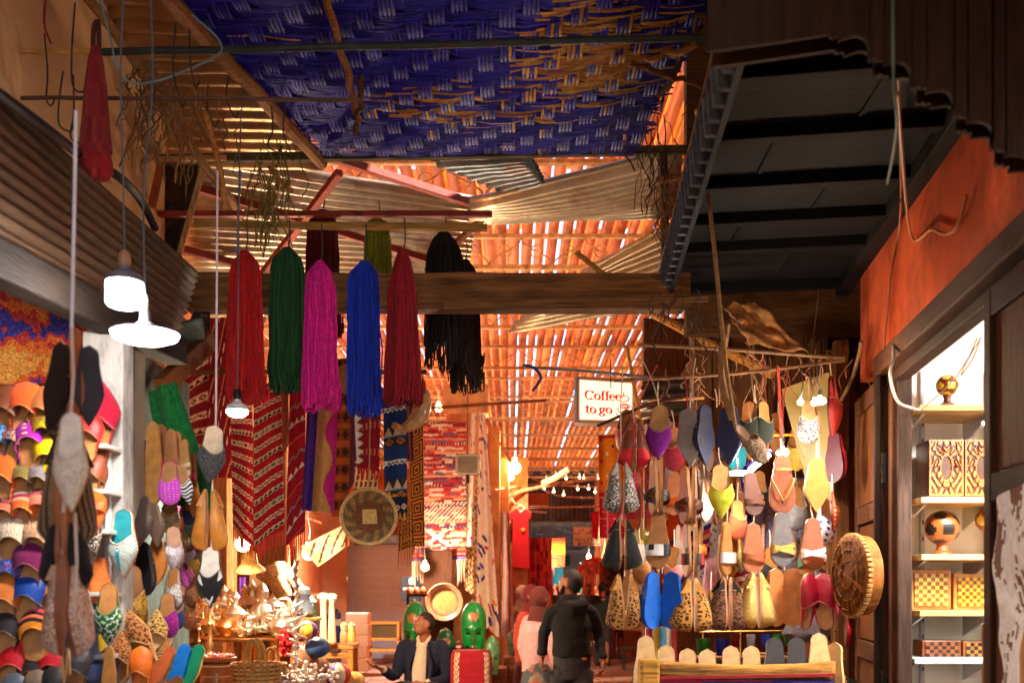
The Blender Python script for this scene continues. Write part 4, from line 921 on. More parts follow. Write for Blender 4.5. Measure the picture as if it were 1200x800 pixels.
# counter
ct = thing('counter', (at(870, 800, 4.2).x, 4.2, 0), 'low slipper counter with a worn plank and red edged striped cloth', 'counter')
zc = at(0, 777, 4.1).z
b = MB(); b.grid(lambda u, v: at(771 + 207 * u, 774 + 2 * sin(u * 3) + 17 * v + 2.5 * sin(pi * u), 4.12) + Vector((0, .006 * noise.noise(Vector((u * 20, v * 3, 0))), 0)), 40, 4, (186, 132, 62)); b.build('front_plank', 'oldx', ct, solid=.02)
b = MB(); b.bar(at(771, 794, 4.09), at(978, 790, 4.09), .012, .012, (150, 16, 26)); b.build('red_trim', 'cloth', ct)
b = MB(); b.grid(lambda u, v: at(772 + 206 * u, 796 + 60 * v, 4.1) + Vector((0, .015 * sin(u * 22) * v, 0)), 40, 30, lambda u, v: [(150, 30, 60), (40, 40, 110), (206, 150, 80), (90, 20, 50), (190, 60, 40), (60, 60, 140)][int((v * 14 + u * 1.2)) % 6]); b.build('striped_cloth', 'cloth', ct)
b = MB(); b.box((at(872, 0, 4.3).x, 4.35, zc / 2 - .03), (.78, .42, zc - .04), (120, 76, 40)); b.build('body', 'woodz', ct, bev=.01)
b = MB(); b.box(at(760, 790, 4.1), (.08, .1, .13), (196, 140, 58)); b.build('corner_block', 'oldx', ct, bev=.012)
# glassware shelf behind the counter
sh = thing('glass_shelf', at(900, 752, 5.0), 'thin brass wire shelf of tea glasses behind the standing soles', 'shelf')
for (yy) in (740, 766):
    b = MB(); b.tube([at(820, yy, 5.0), at(982, yy - 2, 5.0)], .005, (190, 140, 70), 6); b.build('rail', 'metal', sh)
for xx in (824, 868, 925, 978):
    b = MB(); b.tube([at(xx, 732, 5.0), at(xx, 800, 5.0)], .004, (190, 140, 70), 6); b.build('post', 'metal', sh)
b = MB(); b.box(at(900, 770, 5.05), (.72, .16, .012), (170, 110, 60)); b.build('board', 'woodx', sh)
GL = [(824, (40, 150, 40)), (846, (20, 40, 180)), (862, (170, 20, 30)), (880, (230, 230, 230)), (897, (60, 80, 200)), (910, (60, 170, 50)), (924, (70, 190, 60)), (940, (150, 200, 80)), (955, (70, 160, 60)), (968, (60, 180, 200))]
for i, (xx, c_) in enumerate(GL):
    p = at(xx, 768 if i < 2 else 757, 4.9); b = MB(); s = .085 if i < 2 else .06
    b.lathe([(.0, 0), (.30, .02), (.33, .1), (.36, .5), (.40, 1), (.37, 1), (.33, .5), (.3, .12)], p, c_, 14, Matrix.Scale(s, 3), cap=False)
    top(b.build('tea_glass', 'glass', None), ['green ribbed tea glass, large, by the fourth sole', 'blue ribbed tea glass beside the large green one', 'small ruby tea glass after the blue one', 'small clear tea glass next to the ruby one', 'small blue tea glass mid shelf', 'small green tea glass just past mid shelf',
        'small bright green tea glass beneath the tan suede pair', 'small yellow green tea glass near the ninth sole', 'small green tea glass third from the shelf end', 'small turquoise tea glass at the shelf end'][i], 'tea glass', 'tea glasses behind the counter')
# rails over the stall and their strings
def rod(label, pts, r, c, mat='iron', name='rail', cat='rail'):
    b = MB(); b.tube(smooth_path([at(*p) for p in pts], 4), r, c, 7); return top(b.build(name, mat, None), label, cat, 'rods and lines over the slipper stall')
rod('thin metal rod sagging across the slipper stall, upper one', [(748, 404, 5.0), (860, 410, 4.9), (990, 420, 4.8)], .009, (150, 110, 76))
rod('second metal rod rising toward the brown post', [(720, 446, 4.9), (860, 438, 4.8), (990, 422, 4.8)], .008, (140, 98, 60))
rod('pale metal rod crossing before the sign towards the slippers', [(616, 430, 5.4), (700, 436, 5.2), (780, 444, 5.0)], .008, (150, 142, 136))
rod('dark tapering twig reaching from the sign to the purple slipper', [(700, 499, 4.9), (760, 474, 4.8), (800, 466, 4.75)], .008, (84, 50, 30), 'woodx', 'twig', 'twig')
rod('orange slat nailed flat behind the white lamp', [(891, 510, 4.9), (931, 509, 4.9)], .007, (226, 130, 40), 'woodx', 'twig', 'twig')
rod('brown lath above the grey slippers', [(760, 470, 4.9), (825, 466, 4.9)], .007, (214, 150, 90), 'woodx', 'twig', 'twig')
rod('long knotted rope of twisted rags down to the fur slipper', [(822, 150, 4.0), (838, 300, 4.05), (850, 420, 4.1), (862, 500, 4.1)], .009, (150, 116, 70), 'straw', 'rope', 'rope')
rod('thick loose rag rope over the navy pair', [(852, 380, 4.2), (846, 440, 4.2), (858, 490, 4.1)], .016, (150, 112, 72), 'straw', 'rope', 'rope')
rod('faded red cord hanging to the thong sandal', [(912, 430, 4.6), (914, 480, 4.6), (916, 530, 4.55)], .007, (206, 70, 60), 'cloth', 'rope', 'rope')
for i, (x0, x1, y1) in enumerate([(752, 772, 474), (770, 745, 490), (800, 806, 478), (815, 812, 470), (842, 843, 474), (880, 884, 470), (893, 900, 540), (925, 916, 530), (948, 950, 470), (962, 960, 536), (730, 728, 540)]):
    rod(['string to the purple slipper', 'string to the oxblood pair', 'string to the grey slipper', 'bead string over the grey slipper', 'string to the navy pair', 'string to the dark mules', 'string beside the tube lamp', 'string by the thong sandal', 'string to the flowered slipper', 'string to the mustard sole', 'string to the tweed pair'][i] + ' from the overhead rod',
        [(x0, 420 + i % 3 * 8, 4.85), ((x0 + x1) / 2 + random.uniform(-3, 3), (420 + y1) / 2, 4.7), (x1, y1, 4.5)], .003, random.choice([(214, 170, 120), (196, 80, 60), (220, 200, 180)]), 'rubber', 'string', 'string')
b = MB(); P4 = [at(916, 456, 5.1), at(972, 436, 5.0), at(978, 590, 5.0), at(944, 560, 5.1)]
b.grid(lambda u, v: bilin(P4, u, v), 4, 4, (168, 140, 70)); top(b.build('mirror', 'plastic', None, solid=.012, smooth=False), 'tilted greenish board hung behind the white box lamp', 'board')
# ---------------------------------------------------------------- left: racks of slippers on the wall
LG = 'slippers racked on the shop wall'
def ls(label, px, py, ln, Y=3.15, **k):
    k.setdefault('typ', 'slip'); k.setdefault('wide', 1.5); k.setdefault('pitch', 12); k.setdefault('flip', True); return shoe(label, px, py, Y, ln * 1.14, group=LG, **k)
def seq(cs): return sparkle(cs, 26)
L = [('brown leather slipper under the batik, at the frame edge', 6, 482, 60, dict(up=(124, 66, 40), fin='leather')), ('bright orange suede slipper under the batik', 29, 480, 62, dict(up=(236, 84, 14), fin='suede')),
     ('tan and black slipper beside the orange suede one', 48, 482, 56, dict(up=(170, 96, 50), ins=(40, 30, 28))), ('sky blue sequinned slipper at the frame edge', -2, 516, 50, dict(up=(40, 120, 200), pat=seq([(40, 120, 206), (120, 190, 230), (20, 70, 150)]), fin='glitter')),
     ('navy slipper crusted with coloured sequins', 14, 518, 48, dict(up=(40, 40, 70), pat=seq([(206, 60, 60), (240, 220, 160), (60, 90, 190), (236, 160, 60), (40, 40, 70), (230, 110, 160)]), fin='glitter')), ('magenta velvet pointed slipper with a row of studs', 35, 516, 62, dict(typ='bab', up=(160, 16, 150), pat=lambda u, v: (240, 210, 130) if abs(u - .5) < .04 and int(v * 18) % 3 == 0 else (160, 16, 150), fin='suede', roll=-10)),
     ('yellow slipper with gold sequinned toe', 54, 505, 52, dict(up=(240, 206, 10), pat=lambda u, v: jit((206, 170, 60), 40) if v < .82 else (240, 206, 10), fin='glitter')), ('plain yellow slipper under the gold sequinned one', 57, 536, 54, dict(up=(240, 206, 8))),
     ('large orange slipper at the frame edge, second shelf', 2, 560, 66, dict(up=(238, 86, 10), fin='suede')), ('olive suede slipper on the second shelf', 28, 562, 52, dict(up=(120, 100, 40), fin='suede')), ('mouse grey felt slipper on the second shelf', 47, 562, 52, dict(up=(120, 110, 108), fin='suede')), ('yellow slipper toe peeping by the striped hanging pair', 61, 556, 44, dict(up=(238, 200, 10))),
     ('salmon slipper with black woven band', 7, 600, 50, dict(up=(226, 110, 80), pat=lambda u, v: random.choice([(34, 24, 30), (60, 40, 44), (200, 80, 70)]) if .4 < v < .75 else (226, 110, 80), fin='cloth')), ('orange slipper with white and maroon stripes', 29, 598, 54, dict(up=(236, 110, 30), pat=strp([(236, 110, 30), (236, 110, 30), (240, 220, 200), (150, 20, 50), (206, 150, 110), (236, 100, 20)], 7), fin='cloth')),
     ('red slipper with dark kilim band and salmon side', 48, 594, 52, dict(up=(206, 40, 50), pat=lambda u, v: (200, 30, 50) if v < .3 else random.choice([(40, 20, 40), (120, 30, 50), (200, 90, 80)]) if v < .62 else (230, 120, 90), fin='cloth')),
     ('cream shearling slipper at the frame edge', 16, 632, 58, dict(up=(226, 204, 170), fin='fur')), ('tan shearling slipper beside the cream one', 44, 632, 56, dict(up=(206, 158, 116), fin='fur')), ('dark maroon slipper behind the cream one', -2, 648, 48, dict(up=(80, 10, 40), fin='suede', Y=3.25)),
     ('steel blue slipper behind the blue sequinned toe', 16, 652, 40, dict(up=(50, 110, 160), fin='suede', Y=3.25)), ('blue sequinned slipper below the cream shearling', 11, 672, 50, dict(up=(30, 90, 200), pat=seq([(20, 80, 200), (60, 150, 230), (206, 70, 80), (30, 60, 160)]), fin='glitter')),
     ('wine purple velvet slipper', 35, 664, 62, dict(up=(112, 10, 70), fin='suede')), ('large tan orange slipper at the frame edge, fifth shelf', 6, 704, 66, dict(up=(206, 112, 40), fin='suede')), ('royal blue leather slipper on the fifth shelf', 33, 700, 58, dict(up=(10, 62, 150))),
     ('black leather slipper at the frame edge', 8, 742, 60, dict(up=(36, 28, 24))), ('orange slipper with black and red tribal stripes', 42, 738, 66, dict(typ='bab', up=(240, 130, 10), roll=-8, pat=strp([(240, 140, 20), (240, 140, 20), (40, 20, 20), (214, 50, 40), (40, 20, 20), (240, 110, 60), (40, 20, 20), (240, 140, 20)], 9), fin='cloth')),
     ('brown slipper with pale side, beside the tribal one', 26, 748, 56, dict(up=(110, 80, 60), Y=3.25)), ('navy leather slipper behind the glittering pair', 62, 752, 54, dict(up=(24, 34, 60), Y=3.25)), ('bright red pointed slipper, bottom shelf', 16, 780, 64, dict(typ='bab', up=(206, 8, 20))), ('black brown pointed slipper, bottom shelf', 39, 788, 60, dict(typ='bab', up=(40, 28, 26))),
     ('bright red slipper beside the black brown one, bottom shelf', 62, 780, 58, dict(typ='bab', up=(206, 4, 30))), ('black snakeskin slipper, bottom shelf', 88, 786, 54, dict(up=(40, 34, 38), pat=sparkle([(40, 32, 36), (60, 44, 50), (24, 20, 24)], 6))), ('taupe slipper toe at the bottom edge', 42, 806, 40, dict(up=(120, 100, 76), Y=3.05)), ('black slipper with tan rim at the bottom edge', 63, 806, 46, dict(up=(30, 26, 22), Y=3.05)), ('slate slipper toe at the bottom edge', 16, 810, 40, dict(up=(80, 90, 100), Y=3.05)),
     ('crimson felt slipper against the white ladder rack', 112, 492, 92, dict(typ='bab', up=(176, 6, 48), fin='suede', Y=3.4)), ('scarlet leather slipper beside the crimson felt one', 101, 508, 66, dict(typ='bab', up=(216, 36, 34), Y=3.3)), ('chestnut slipper below the scarlet one', 105, 556, 54, dict(up=(140, 66, 36), Y=3.35)), ('brown slipper pressed against the ladder rack', 114, 562, 40, dict(up=(126, 60, 30), Y=3.42)),
     ('orange strappy sandal below the chestnut slipper', 103, 606, 60, dict(typ='cross', up=(238, 92, 12), ins=(226, 100, 20), sole=(206, 90, 30), Y=3.3)), ('black slipper with cream patches by the ladder rack', 98, 640, 60, dict(up=(24, 24, 34), pat=sparkle([(24, 24, 34), (30, 30, 44), (24, 24, 30), (226, 200, 170)], 4), fin='fur', Y=3.3)),
     ('orange strap sandal behind the hanging bunch', 57, 606, 66, dict(typ='cross', up=(238, 92, 12), ins=(214, 110, 40), Y=3.2)), ('orange tassel sandal below, behind the hairy pair', 55, 664, 60, dict(typ='cross', up=(240, 110, 14), ins=(226, 140, 60), Y=3.2)), ('grey black slipper behind the glittering pair', 98, 736, 60, dict(up=(40, 46, 56), Y=3.35))]
for l, px, py, ln, k in L: ls(l, px, py, ln, **k)
for i, (z0) in enumerate((520, 572, 618, 690, 762)):
    b = MB(); b.box(at(30, z0 + 6, 3.4), (.62, .16, .015), (206, 196, 186)); top(b.build('shelf', 'white', None, bev=.003), ['top white shelf under the orange suede slipper', 'white shelf under the olive slipper', 'white shelf under the banded slippers', 'white shelf under the wine purple slipper', 'lowest white shelf under the tribal slipper'][i], 'shelf', 'white shelves of slippers')
    b = MB(); b.bar(at(100, z0, 3.46), at(124, z0 + 1, 3.44), .02, .02, (214, 206, 204)); lad = b
rk = thing('ladder_rack', at(122, 800, 3.42), 'white painted ladder rack beside the grey pier', 'rack')
for xx in (113, 127):
    b = MB(); a = at(xx, 468, 3.43); b.box((a.x, a.y, a.z / 2), (.018, .018, a.z), (220, 214, 212)); b.build('upright', 'white', rk, bev=.003)
for yy in (469, 507, 543, 597, 656, 694, 752):
    b = MB(); b.bar(at(106, yy, 3.43), at(128, yy, 3.43), .018, .018, (220, 214, 212)); b.build('rung', 'white', rk, bev=.003)
# the bunch hung on the white rope, nearer than the racks
BG = 'slippers hung in a bunch on the white rope'
b = MB(); b.tube(smooth_path([at(89, 130, 2.35), at(87, 250, 2.35), at(84, 384, 2.35)]), .004, (240, 236, 238), 7); top(b.build('rope', 'rubber', None), 'white rope carrying the near bunch of slippers', 'rope')
def bs(label, px, a, b_, Y=2.4, **k): return shoe(label, px, (a + b_) / 2, Y, b_ - a, group=BG, **k)
bs('black leather slipper at the top of the roped bunch', 66, 400, 505, up=(22, 20, 22), ins=(40, 30, 26), sole=(30, 26, 26), yaw=150, roll=8)
bs('tall tan leather sole hung edge on beneath the rope knot', 90, 385, 490, typ='slide', up=(150, 80, 40), ins=(196, 110, 52), sole=(176, 90, 40), yaw=164, wide=.62)
bs('slate black slipper beside the tall tan sole', 104, 405, 500, up=(50, 52, 58), ins=(34, 32, 34), sole=(40, 40, 46), yaw=-140)
bs('cream sheepskin pointed slipper in the roped bunch', 84, 482, 600, up=(246, 232, 206), ins=(246, 232, 210), sole=(200, 150, 100), fin='fur', wide=.9, Y=2.3)
bs('olive and black striped hide pair in the roped bunch', 80, 510, 640, up=(96, 78, 54), ins=(150, 86, 40), sole=(170, 96, 44), yaw=84, pair=.08, pat=strp([(150, 116, 76), (56, 40, 28)], 15, 0), fin='fur', puff=0.22, wide=.8)
bs('black cowhide pair with long hair in the roped bunch', 78, 585, 690, up=(28, 20, 18), ins=(140, 80, 40), sole=(150, 86, 42), yaw=84, pair=.08, pat=sparkle([(26, 18, 16), (40, 26, 20), (18, 14, 14)], 6), fin='fur', puff=0.26, wide=.8)
bs('beige glittering pointed pair lowest in the roped bunch', 80, 645, 768, up=(196, 156, 126), ins=(196, 126, 70), sole=(150, 74, 40), yaw=84, pair=.08, pat=sparkle([(226, 190, 160), (240, 220, 200), (200, 150, 116)], 20), fin='glitter', puff=0.20, wide=.8)
bs('grey olive banded slipper behind the cream sheepskin', 64, 462, 520, Y=2.5, up=(110, 90, 60), pat=strp([(120, 98, 64), (40, 34, 28)], 6), ins=(60, 44, 30), yaw=20)
for i, (xx, y0, y1) in enumerate([(84, 384, 500), (76, 500, 600), (88, 600, 720)]):
    b = MB(); b.tube([at(xx, y0, 2.33), at(xx + 2, (y0 + y1) / 2, 2.33), at(xx - 2, y1, 2.33)], .004, (214, 190, 170), 5); top(b.build('string', 'rubber', None), ['string through the upper part of the roped bunch', 'string through the middle of the roped bunch', 'string through the lower part of the roped bunch'][i], 'string')
b = MB(); b.tube(smooth_path([at(60, 760, 2.85), at(70, 735, 2.85), at(75, 800, 2.85), at(80, 760, 2.85), at(82, 790, 2.85)], 4), .004, (206, 160, 100), 5); top(b.build('tassel_cord', 'rubber', None), 'loose tan cords dangling below the glittering pair', 'cord')
# cascade of slippers in front of the next shop
CG = 'slippers strung up before the grey pier'
def cs_(label, px, a, b_, Y=3.6, **k):
    k.setdefault('wide', 1.2); return shoe(label, px, (a + b_) / 2, Y, b_ - a, group=CG, **k)
cs_('pale yellow leather sole catching the lamp light', 126, 598, 672, up=(206, 170, 100), ins=(230, 196, 120), sole=(232, 190, 110), yaw=150, wide=.8)
cs_('white slipper with teal leaf stripes', 145, 596, 678, Y=3.4, up=(226, 214, 190), ins=(40, 150, 160), sole=(220, 120, 70), yaw=-12, pat=leafp, fin='cloth', typ='bab')
cs_('grey brown leather slipper with a curled point', 166, 580, 642, up=(86, 68, 66), ins=(60, 44, 40), sole=(70, 54, 50), yaw=140, roll=10)
cs_('taupe slipper sole behind the curled point', 182, 588, 640, Y=3.7, up=(110, 90, 76), ins=(130, 104, 86), sole=(120, 96, 80), yaw=150, roll=-6)
cs_('green and white star tile slipper', 128, 682, 757, Y=3.3, up=(6, 104, 44), ins=(220, 150, 80), sole=(206, 140, 80), pat=tile, fin='cloth', typ='bab', wide=1.1)
cs_('gold woven slipper next to the green tile one', 153, 660, 742, up=(190, 140, 50), ins=(150, 96, 50), sole=(160, 100, 50), yaw=26, pat=sparkle([(190, 140, 50), (150, 100, 30), (216, 170, 80)], 14), fin='glitter', typ='slip')
cs_('black leather slipper behind the gold woven one', 168, 634, 700, Y=3.75, up=(24, 26, 34), ins=(40, 34, 34), sole=(26, 28, 36), yaw=150, typ='slip', wide=1.3)
cs_('tan sole hanging beside the black leather slipper', 184, 630, 686, Y=3.75, up=(196, 120, 50), ins=(206, 130, 60), sole=(206, 126, 56), yaw=165)
cs_('tall leopard slipper leaning to the gold one', 163, 708, 792, Y=3.5, up=TAN, ins=(216, 160, 80), sole=(220, 160, 90), yaw=20, roll=-24, pat=leo((186, 116, 54)), fin='suede', flip=True)
cs_('second leopard slipper under the green tile one', 143, 738, 800, Y=3.45, up=TAN, ins=(196, 130, 60), pat=leo((196, 120, 60)), fin='suede', flip=True, yaw=20)
cs_('cheetah slipper with pale gold ground', 184, 712, 770, Y=3.6, up=TAN, ins=(226, 180, 110), pat=leo((206, 158, 84), 10), fin='suede', flip=True, yaw=-10)
cs_('zebra brown slipper below the cheetah one', 189, 744, 790, Y=3.55, up=TAN, ins=(190, 130, 70), pat=strp([(226, 186, 130), (60, 40, 26)], 14), fin='suede', yaw=-40, roll=30)
cs_('grey felt sole strip below the green tile slipper', 129, 756, 815, Y=3.3, typ='slide', up=(60, 56, 58), ins=(66, 62, 64), sole=(206, 140, 70), yaw=170, wide=.8)
cs_('orange leather slipper standing at the bottom', 166, 756, 815, Y=3.3, typ='slip', up=(236, 112, 20), ins=(226, 120, 40), flip=True, yaw=10, wide=1.2)
cs_('sage green slipper lying beside the orange one', 190, 754, 806, Y=3.35, typ='slip', up=(110, 124, 88), ins=(206, 110, 60), sole=(200, 96, 50), yaw=150, roll=32)
cs_('sky blue sole leaning at the basket', 209, 752, 806, Y=3.5, typ='slip', up=(20, 110, 190), ins=(30, 110, 180), sole=(16, 120, 206), yaw=165, roll=24)
cs_('emerald sole with yellow rim leaning at the basket', 224, 752, 806, Y=3.5, typ='slip', up=(236, 206, 90), ins=(10, 120, 80), sole=(6, 136, 92), yaw=165, roll=28)
cs_('lemon yellow slipper lying at the bottom edge', 196, 784, 826, Y=3.2, typ='slip', up=(244, 206, 50), ins=(90, 90, 70), yaw=160, roll=60)
cs_('cream dotted slipper toe at the bottom edge', 176, 788, 834, Y=3.1, typ='slip', up=(230, 200, 160), pat=polka((230, 200, 160), (190, 40, 50), 5), roll=60)
cs_('black suede slipper between leopard and orange ones', 172, 738, 782, Y=3.65, typ='slip', up=(30, 26, 34), flip=True, fin='suede')
cs_('violet fluffy slipper behind the cheetah one', 197, 694, 748, Y=3.75, typ='slip', up=(150, 10, 120), fin='fur', pat=sparkle([(160, 10, 130), (110, 6, 96), (190, 40, 150)], 12))
cs_('navy slipper beside the violet fluffy one', 207, 700, 738, Y=3.8, typ='slip', up=(30, 46, 100), fin='suede')
cs_('white glitter slipper with silver toe', 203, 616, 668, Y=3.8, up=(226, 216, 222), ins=(200, 150, 120), pat=sparkle([(236, 226, 230), (190, 180, 196), (250, 246, 250)], 10), fin='glitter', yaw=30)
cs_('silver and white sequinned slipper, lower one', 204, 664, 714, Y=3.8, typ='slip', up=(226, 216, 206), pat=sparkle([(236, 230, 220), (150, 130, 120), (250, 246, 240)], 16), fin='glitter', yaw=-20)
cs_('orange slipper loops beside the white string', 118, 652, 710, Y=3.4, typ='cross', up=(238, 120, 30), ins=(226, 120, 50), yaw=40)
cs_('yellow slipper tab by the green tile slipper', 113, 720, 765, Y=3.4, typ='slip', up=(244, 206, 20), yaw=40)
cs_('hot pink sole hanging low by the blue strip', 104, 742, 815, Y=3.35, typ='slide', up=(226, 10, 110), ins=(226, 10, 110), sole=(206, 6, 100), yaw=90)
cs_('navy strip sole beside the hot pink one', 109, 726, 815, Y=3.32, typ='slide', up=(40, 60, 100), ins=(40, 60, 100), sole=(46, 66, 110), yaw=90)
lots = [('rose glitter', (216, 70, 130)), ('coral beaded', (226, 70, 50)), ('silver mesh', (180, 170, 170)), ('teal velvet', (40, 110, 100)), ('scarlet fringed', (216, 30, 30)), ('bronze sequinned', (170, 120, 70)), ('pink striped', (226, 90, 160)), ('navy tasselled', (34, 34, 90)), ('cream pearl', (230, 206, 180)), ('brown suede', (140, 84, 44)), ('mustard felt', (206, 160, 40)), ('orchid beaded', (206, 60, 190)), ('copper leather', (176, 92, 44)), ('crimson beaded', (176, 10, 30)), ('olive green', (110, 110, 50)), ('peach leather', (236, 150, 110)), ('lilac striped', (176, 140, 200)), ('rust suede', (176, 80, 36))]
pos = [(205, 590), (213, 606), (198, 598), (222, 612), (231, 620), (216, 634), (222, 664), (224, 600), (212, 648), (238, 648), (230, 655), (215, 672), (226, 690), (232, 636), (238, 680), (214, 690), (226, 648), (222, 716)]
for (l, c_), (px, py) in zip(lots, pos):
    shoe(l + ' small slipper in the crowded strings beside the brass stall', px, py, 4.4, 44, random.choice(['bab', 'slip', 'mule']), up=c_, ins=jit(TAN2, 20), yaw=random.uniform(-50, 50), roll=random.uniform(-14, 14), pat=sparkle([c_, jit(c_, 40), mixc(c_, (255, 255, 255), .4)], 20), fin='glitter', group=CG)
# sandals with pink and zebra straps below the shawl
SG = 'sandals bunched under the green shawl'
def sg(label, px, a, b_, Y=3.9, **k): return shoe(label, px, (a + b_) / 2, Y, b_ - a, group=SG, **k)
sg('tan flat sandal sole in front of the green shawl', 181, 494, 592, typ='slide', up=TAN, ins=(206, 150, 80), sole=(206, 146, 76), yaw=164, wide=.66)
sg('second flat sandal sole behind the tan one', 190, 497, 580, Y=4.0, typ='slide', up=(150, 86, 60), ins=(176, 110, 76), sole=(170, 106, 70), yaw=164, wide=.7)
sg('sandal with two broad hot pink straps', 199, 502, 572, typ='slide', up=(236, 30, 140), ins=(206, 140, 90), sole=(196, 130, 80), yaw=-40)
sg('orchid pink sandal with dotted toe', 199, 540, 592, Y=3.8, typ='slip', up=(216, 60, 206), pat=polka((216, 70, 206), (236, 150, 236), 8), fin='suede', wide=1.3)
sg('zebra striped slipper beside the orchid one', 217, 545, 592, Y=3.82, typ='bab', up=(236, 236, 236), pat=strp([(240, 238, 236), (30, 30, 44)], 12), fin='cloth', roll=-14)
sg('cream block strap sandal with a blue bead', 216, 514, 566, Y=3.85, typ='cross', up=(236, 200, 140), ins=(206, 150, 90), yaw=-30)
sg('pink sandal strap end behind the cream one', 226, 530, 572, Y=3.95, typ='slide', up=(236, 50, 120), ins=(210, 140, 90), yaw=-50)
sg('white and black speckled strap sandal', 207, 505, 560, Y=3.95, typ='cross', up=(230, 230, 236), pat=polka((236, 236, 240), (30, 30, 40), 6), ins=(206, 140, 90), yaw=-20)
sg('ochre pointed sole under the zebra slipper', 227, 562, 606, Y=3.95, up=(196, 120, 40), ins=(200, 126, 50), sole=(200, 126, 46), yaw=170)
sg('navy tasselled slipper below the zebra one', 222, 580, 616, Y=4.0, typ='slip', up=(30, 34, 80), fin='suede')
sg('spangled gold slipper below the orchid one', 200, 582, 626, Y=4.0, typ='slip', up=(190, 160, 110), pat=sparkle([(196, 166, 116), (120, 96, 70), (230, 214, 180)], 20), fin='glitter', wide=1.4)
b = MB(); b.tube(smooth_path([at(255, 200, 4.0), at(254, 350, 4.0), at(253, 500, 4.0)]), .0045, (226, 200, 196), 6); top(b.build('rope', 'rubber', None), 'thin pinkish rope to the grey wool slipper', 'rope')
sg('grey wool slipper with cream insole on the thin rope', 248, 498, 566, Y=3.9, typ='bab', up=(84, 82, 86), ins=(240, 214, 180), sole=(130, 60, 50), yaw=30, roll=6, pat=sparkle([(84, 82, 86), (60, 58, 62), (110, 108, 110)], 14), fin='fur', wide=1.3)
sg('tan flared leather pair on the thin rope', 246, 573, 646, Y=3.9, up=(206, 130, 46), ins=(220, 160, 90), sole=(196, 120, 44), yaw=84, pair=.08, puff=0.26, wide=.8)
sg('black and white cowhide slipper lowest on the thin rope', 247, 640, 712, Y=3.9, up=(26, 22, 24), ins=(240, 226, 210), sole=(180, 110, 60), typ='bab', pat=lambda u, v: (236, 230, 226) if noise.noise(Vector((u * 4, v * 3, 2))) > .25 else (24, 20, 22), fin='fur', wide=1.15)
b = MB(); b.tube(smooth_path([at(249, 560, 3.92), at(248, 640, 3.92)]), .004, (236, 214, 206), 6); top(b.build('rope', 'rubber', None), 'rope between tan flared pair and cowhide slipper', 'rope')
# ================================================================ RIGHT: door leaves, jambs and the box shop
def leaf(label, p0, p1, z0, z1, rows, c, cols_=1, name='door_leaf', cat='door', hinge=None):
    p0, p1 = Vector(p0), Vector(p1); d = (p1 - p0); W = d.length; d.normalize(); n = Vector((d.y, -d.x, 0))
    if n.y > 0: n = -n
    R = Matrix((d, -n, Z)).transposed()
    t = thing(name, (p0 + p1) / 2 + Z * z0, label, cat)
    def bx(nm, u, z, w, h, th, off=0, col=c, bev=.005, mat='woodz'):
        b = MB(); b.box(p0 + d * u + Z * z + n * off, (w, th, h), col, R); return b.build(nm, mat, t, bev=bev)
    st = .06 if W > .2 else .04
    for u in [st / 2, W - st / 2]: bx('stile', u, (z0 + z1) / 2, st, z1 - z0, .05)
    zs = [z0] + rows + [z1]
    for z in zs: bx('rail', W / 2, min(max(z, z0 + .04), z1 - .04), W - 2 * st, .085, .048, mat='woodx')
    for a, b_ in zip(zs[:-1], zs[1:]):
        zc, h = (a + b_) / 2, b_ - a - .1
        pn = bx('panel', W / 2, zc, W - 2 * st, h, .018, 0, mixc(c, (150, 80, 34), .35))
        b = MB(); b.box(p0 + d * W / 2 + Z * zc + n * .014, (max(.03, W - 2 * st - .06), .02, h - .07), mixc(c, (150, 84, 36), .3), R); b.build('raised_field', 'woodz', pn, bev=.008)
    return t
lf = leaf('carved brown panelled door leaf folded beside the drum', rw(5.02, 0), rw(4.47, 0, .02), 0, 2.53, [.62, 1.3, 1.95], (96, 56, 28))
lf2 = leaf('dark panelled door leaf nearest us on the box shop', rw(3.06, 0, .02), rw(2.2, 0, .02), 0, 2.5, [.85, 1.9], (62, 36, 20))
fr = thing('door_frame', rw(4.3, 0), 'dark weathered wooden frame round the box shop opening', 'door frame')
for nm, Y, w, dpt, off, c in [('jamb', 4.45, .05, .1, .0, (74, 42, 22)), ('jamb', 4.345, .06, .07, -.02, (86, 48, 24)), ('stop_bead', 4.40, .02, .03, .055, (50, 34, 28)), ('jamb', 4.28, .02, .06, -.03, (70, 50, 40))]:
    p = rw(Y, 0, off); b = MB(); b.box((p.x, p.y, 1.27), (dpt, w, 2.54), jit(c, 5), Matrix.Rotation(-.13, 3, 'Z')); b.build(nm, 'woodz', fr, bev=.006)
b = MB(); b.bar(rw(4.46, 2.585, .0), rw(2.3, 2.585, .0), .12, .09, (74, 42, 24)); b.build('header', 'woody', fr, bev=.008)
b = MB(); b.bar(rw(4.46, 2.515, -.02), rw(2.3, 2.515, -.02), .06, .045, (60, 36, 22)); b.build('header_bead', 'woody', fr, bev=.006)
for zz in (1.17, 2.13):
    b = MB(); p = rw(4.46, zz, .03); b.box(p, (.012, .05, .13), (44, 40, 40)); b.box(p + RD * .05 * -1, (.012, .04, .13), (44, 40, 40))
    for dz in (-.05, -.02, .02, .05): b.ball(p + Z * dz + RN * .008 + RD * .012, .006, (150, 110, 60), 6); b.ball(p + Z * dz + RN * .008 - RD * .06, .006, (150, 110, 60), 6)
    b.build('hinge', 'iron', fr)
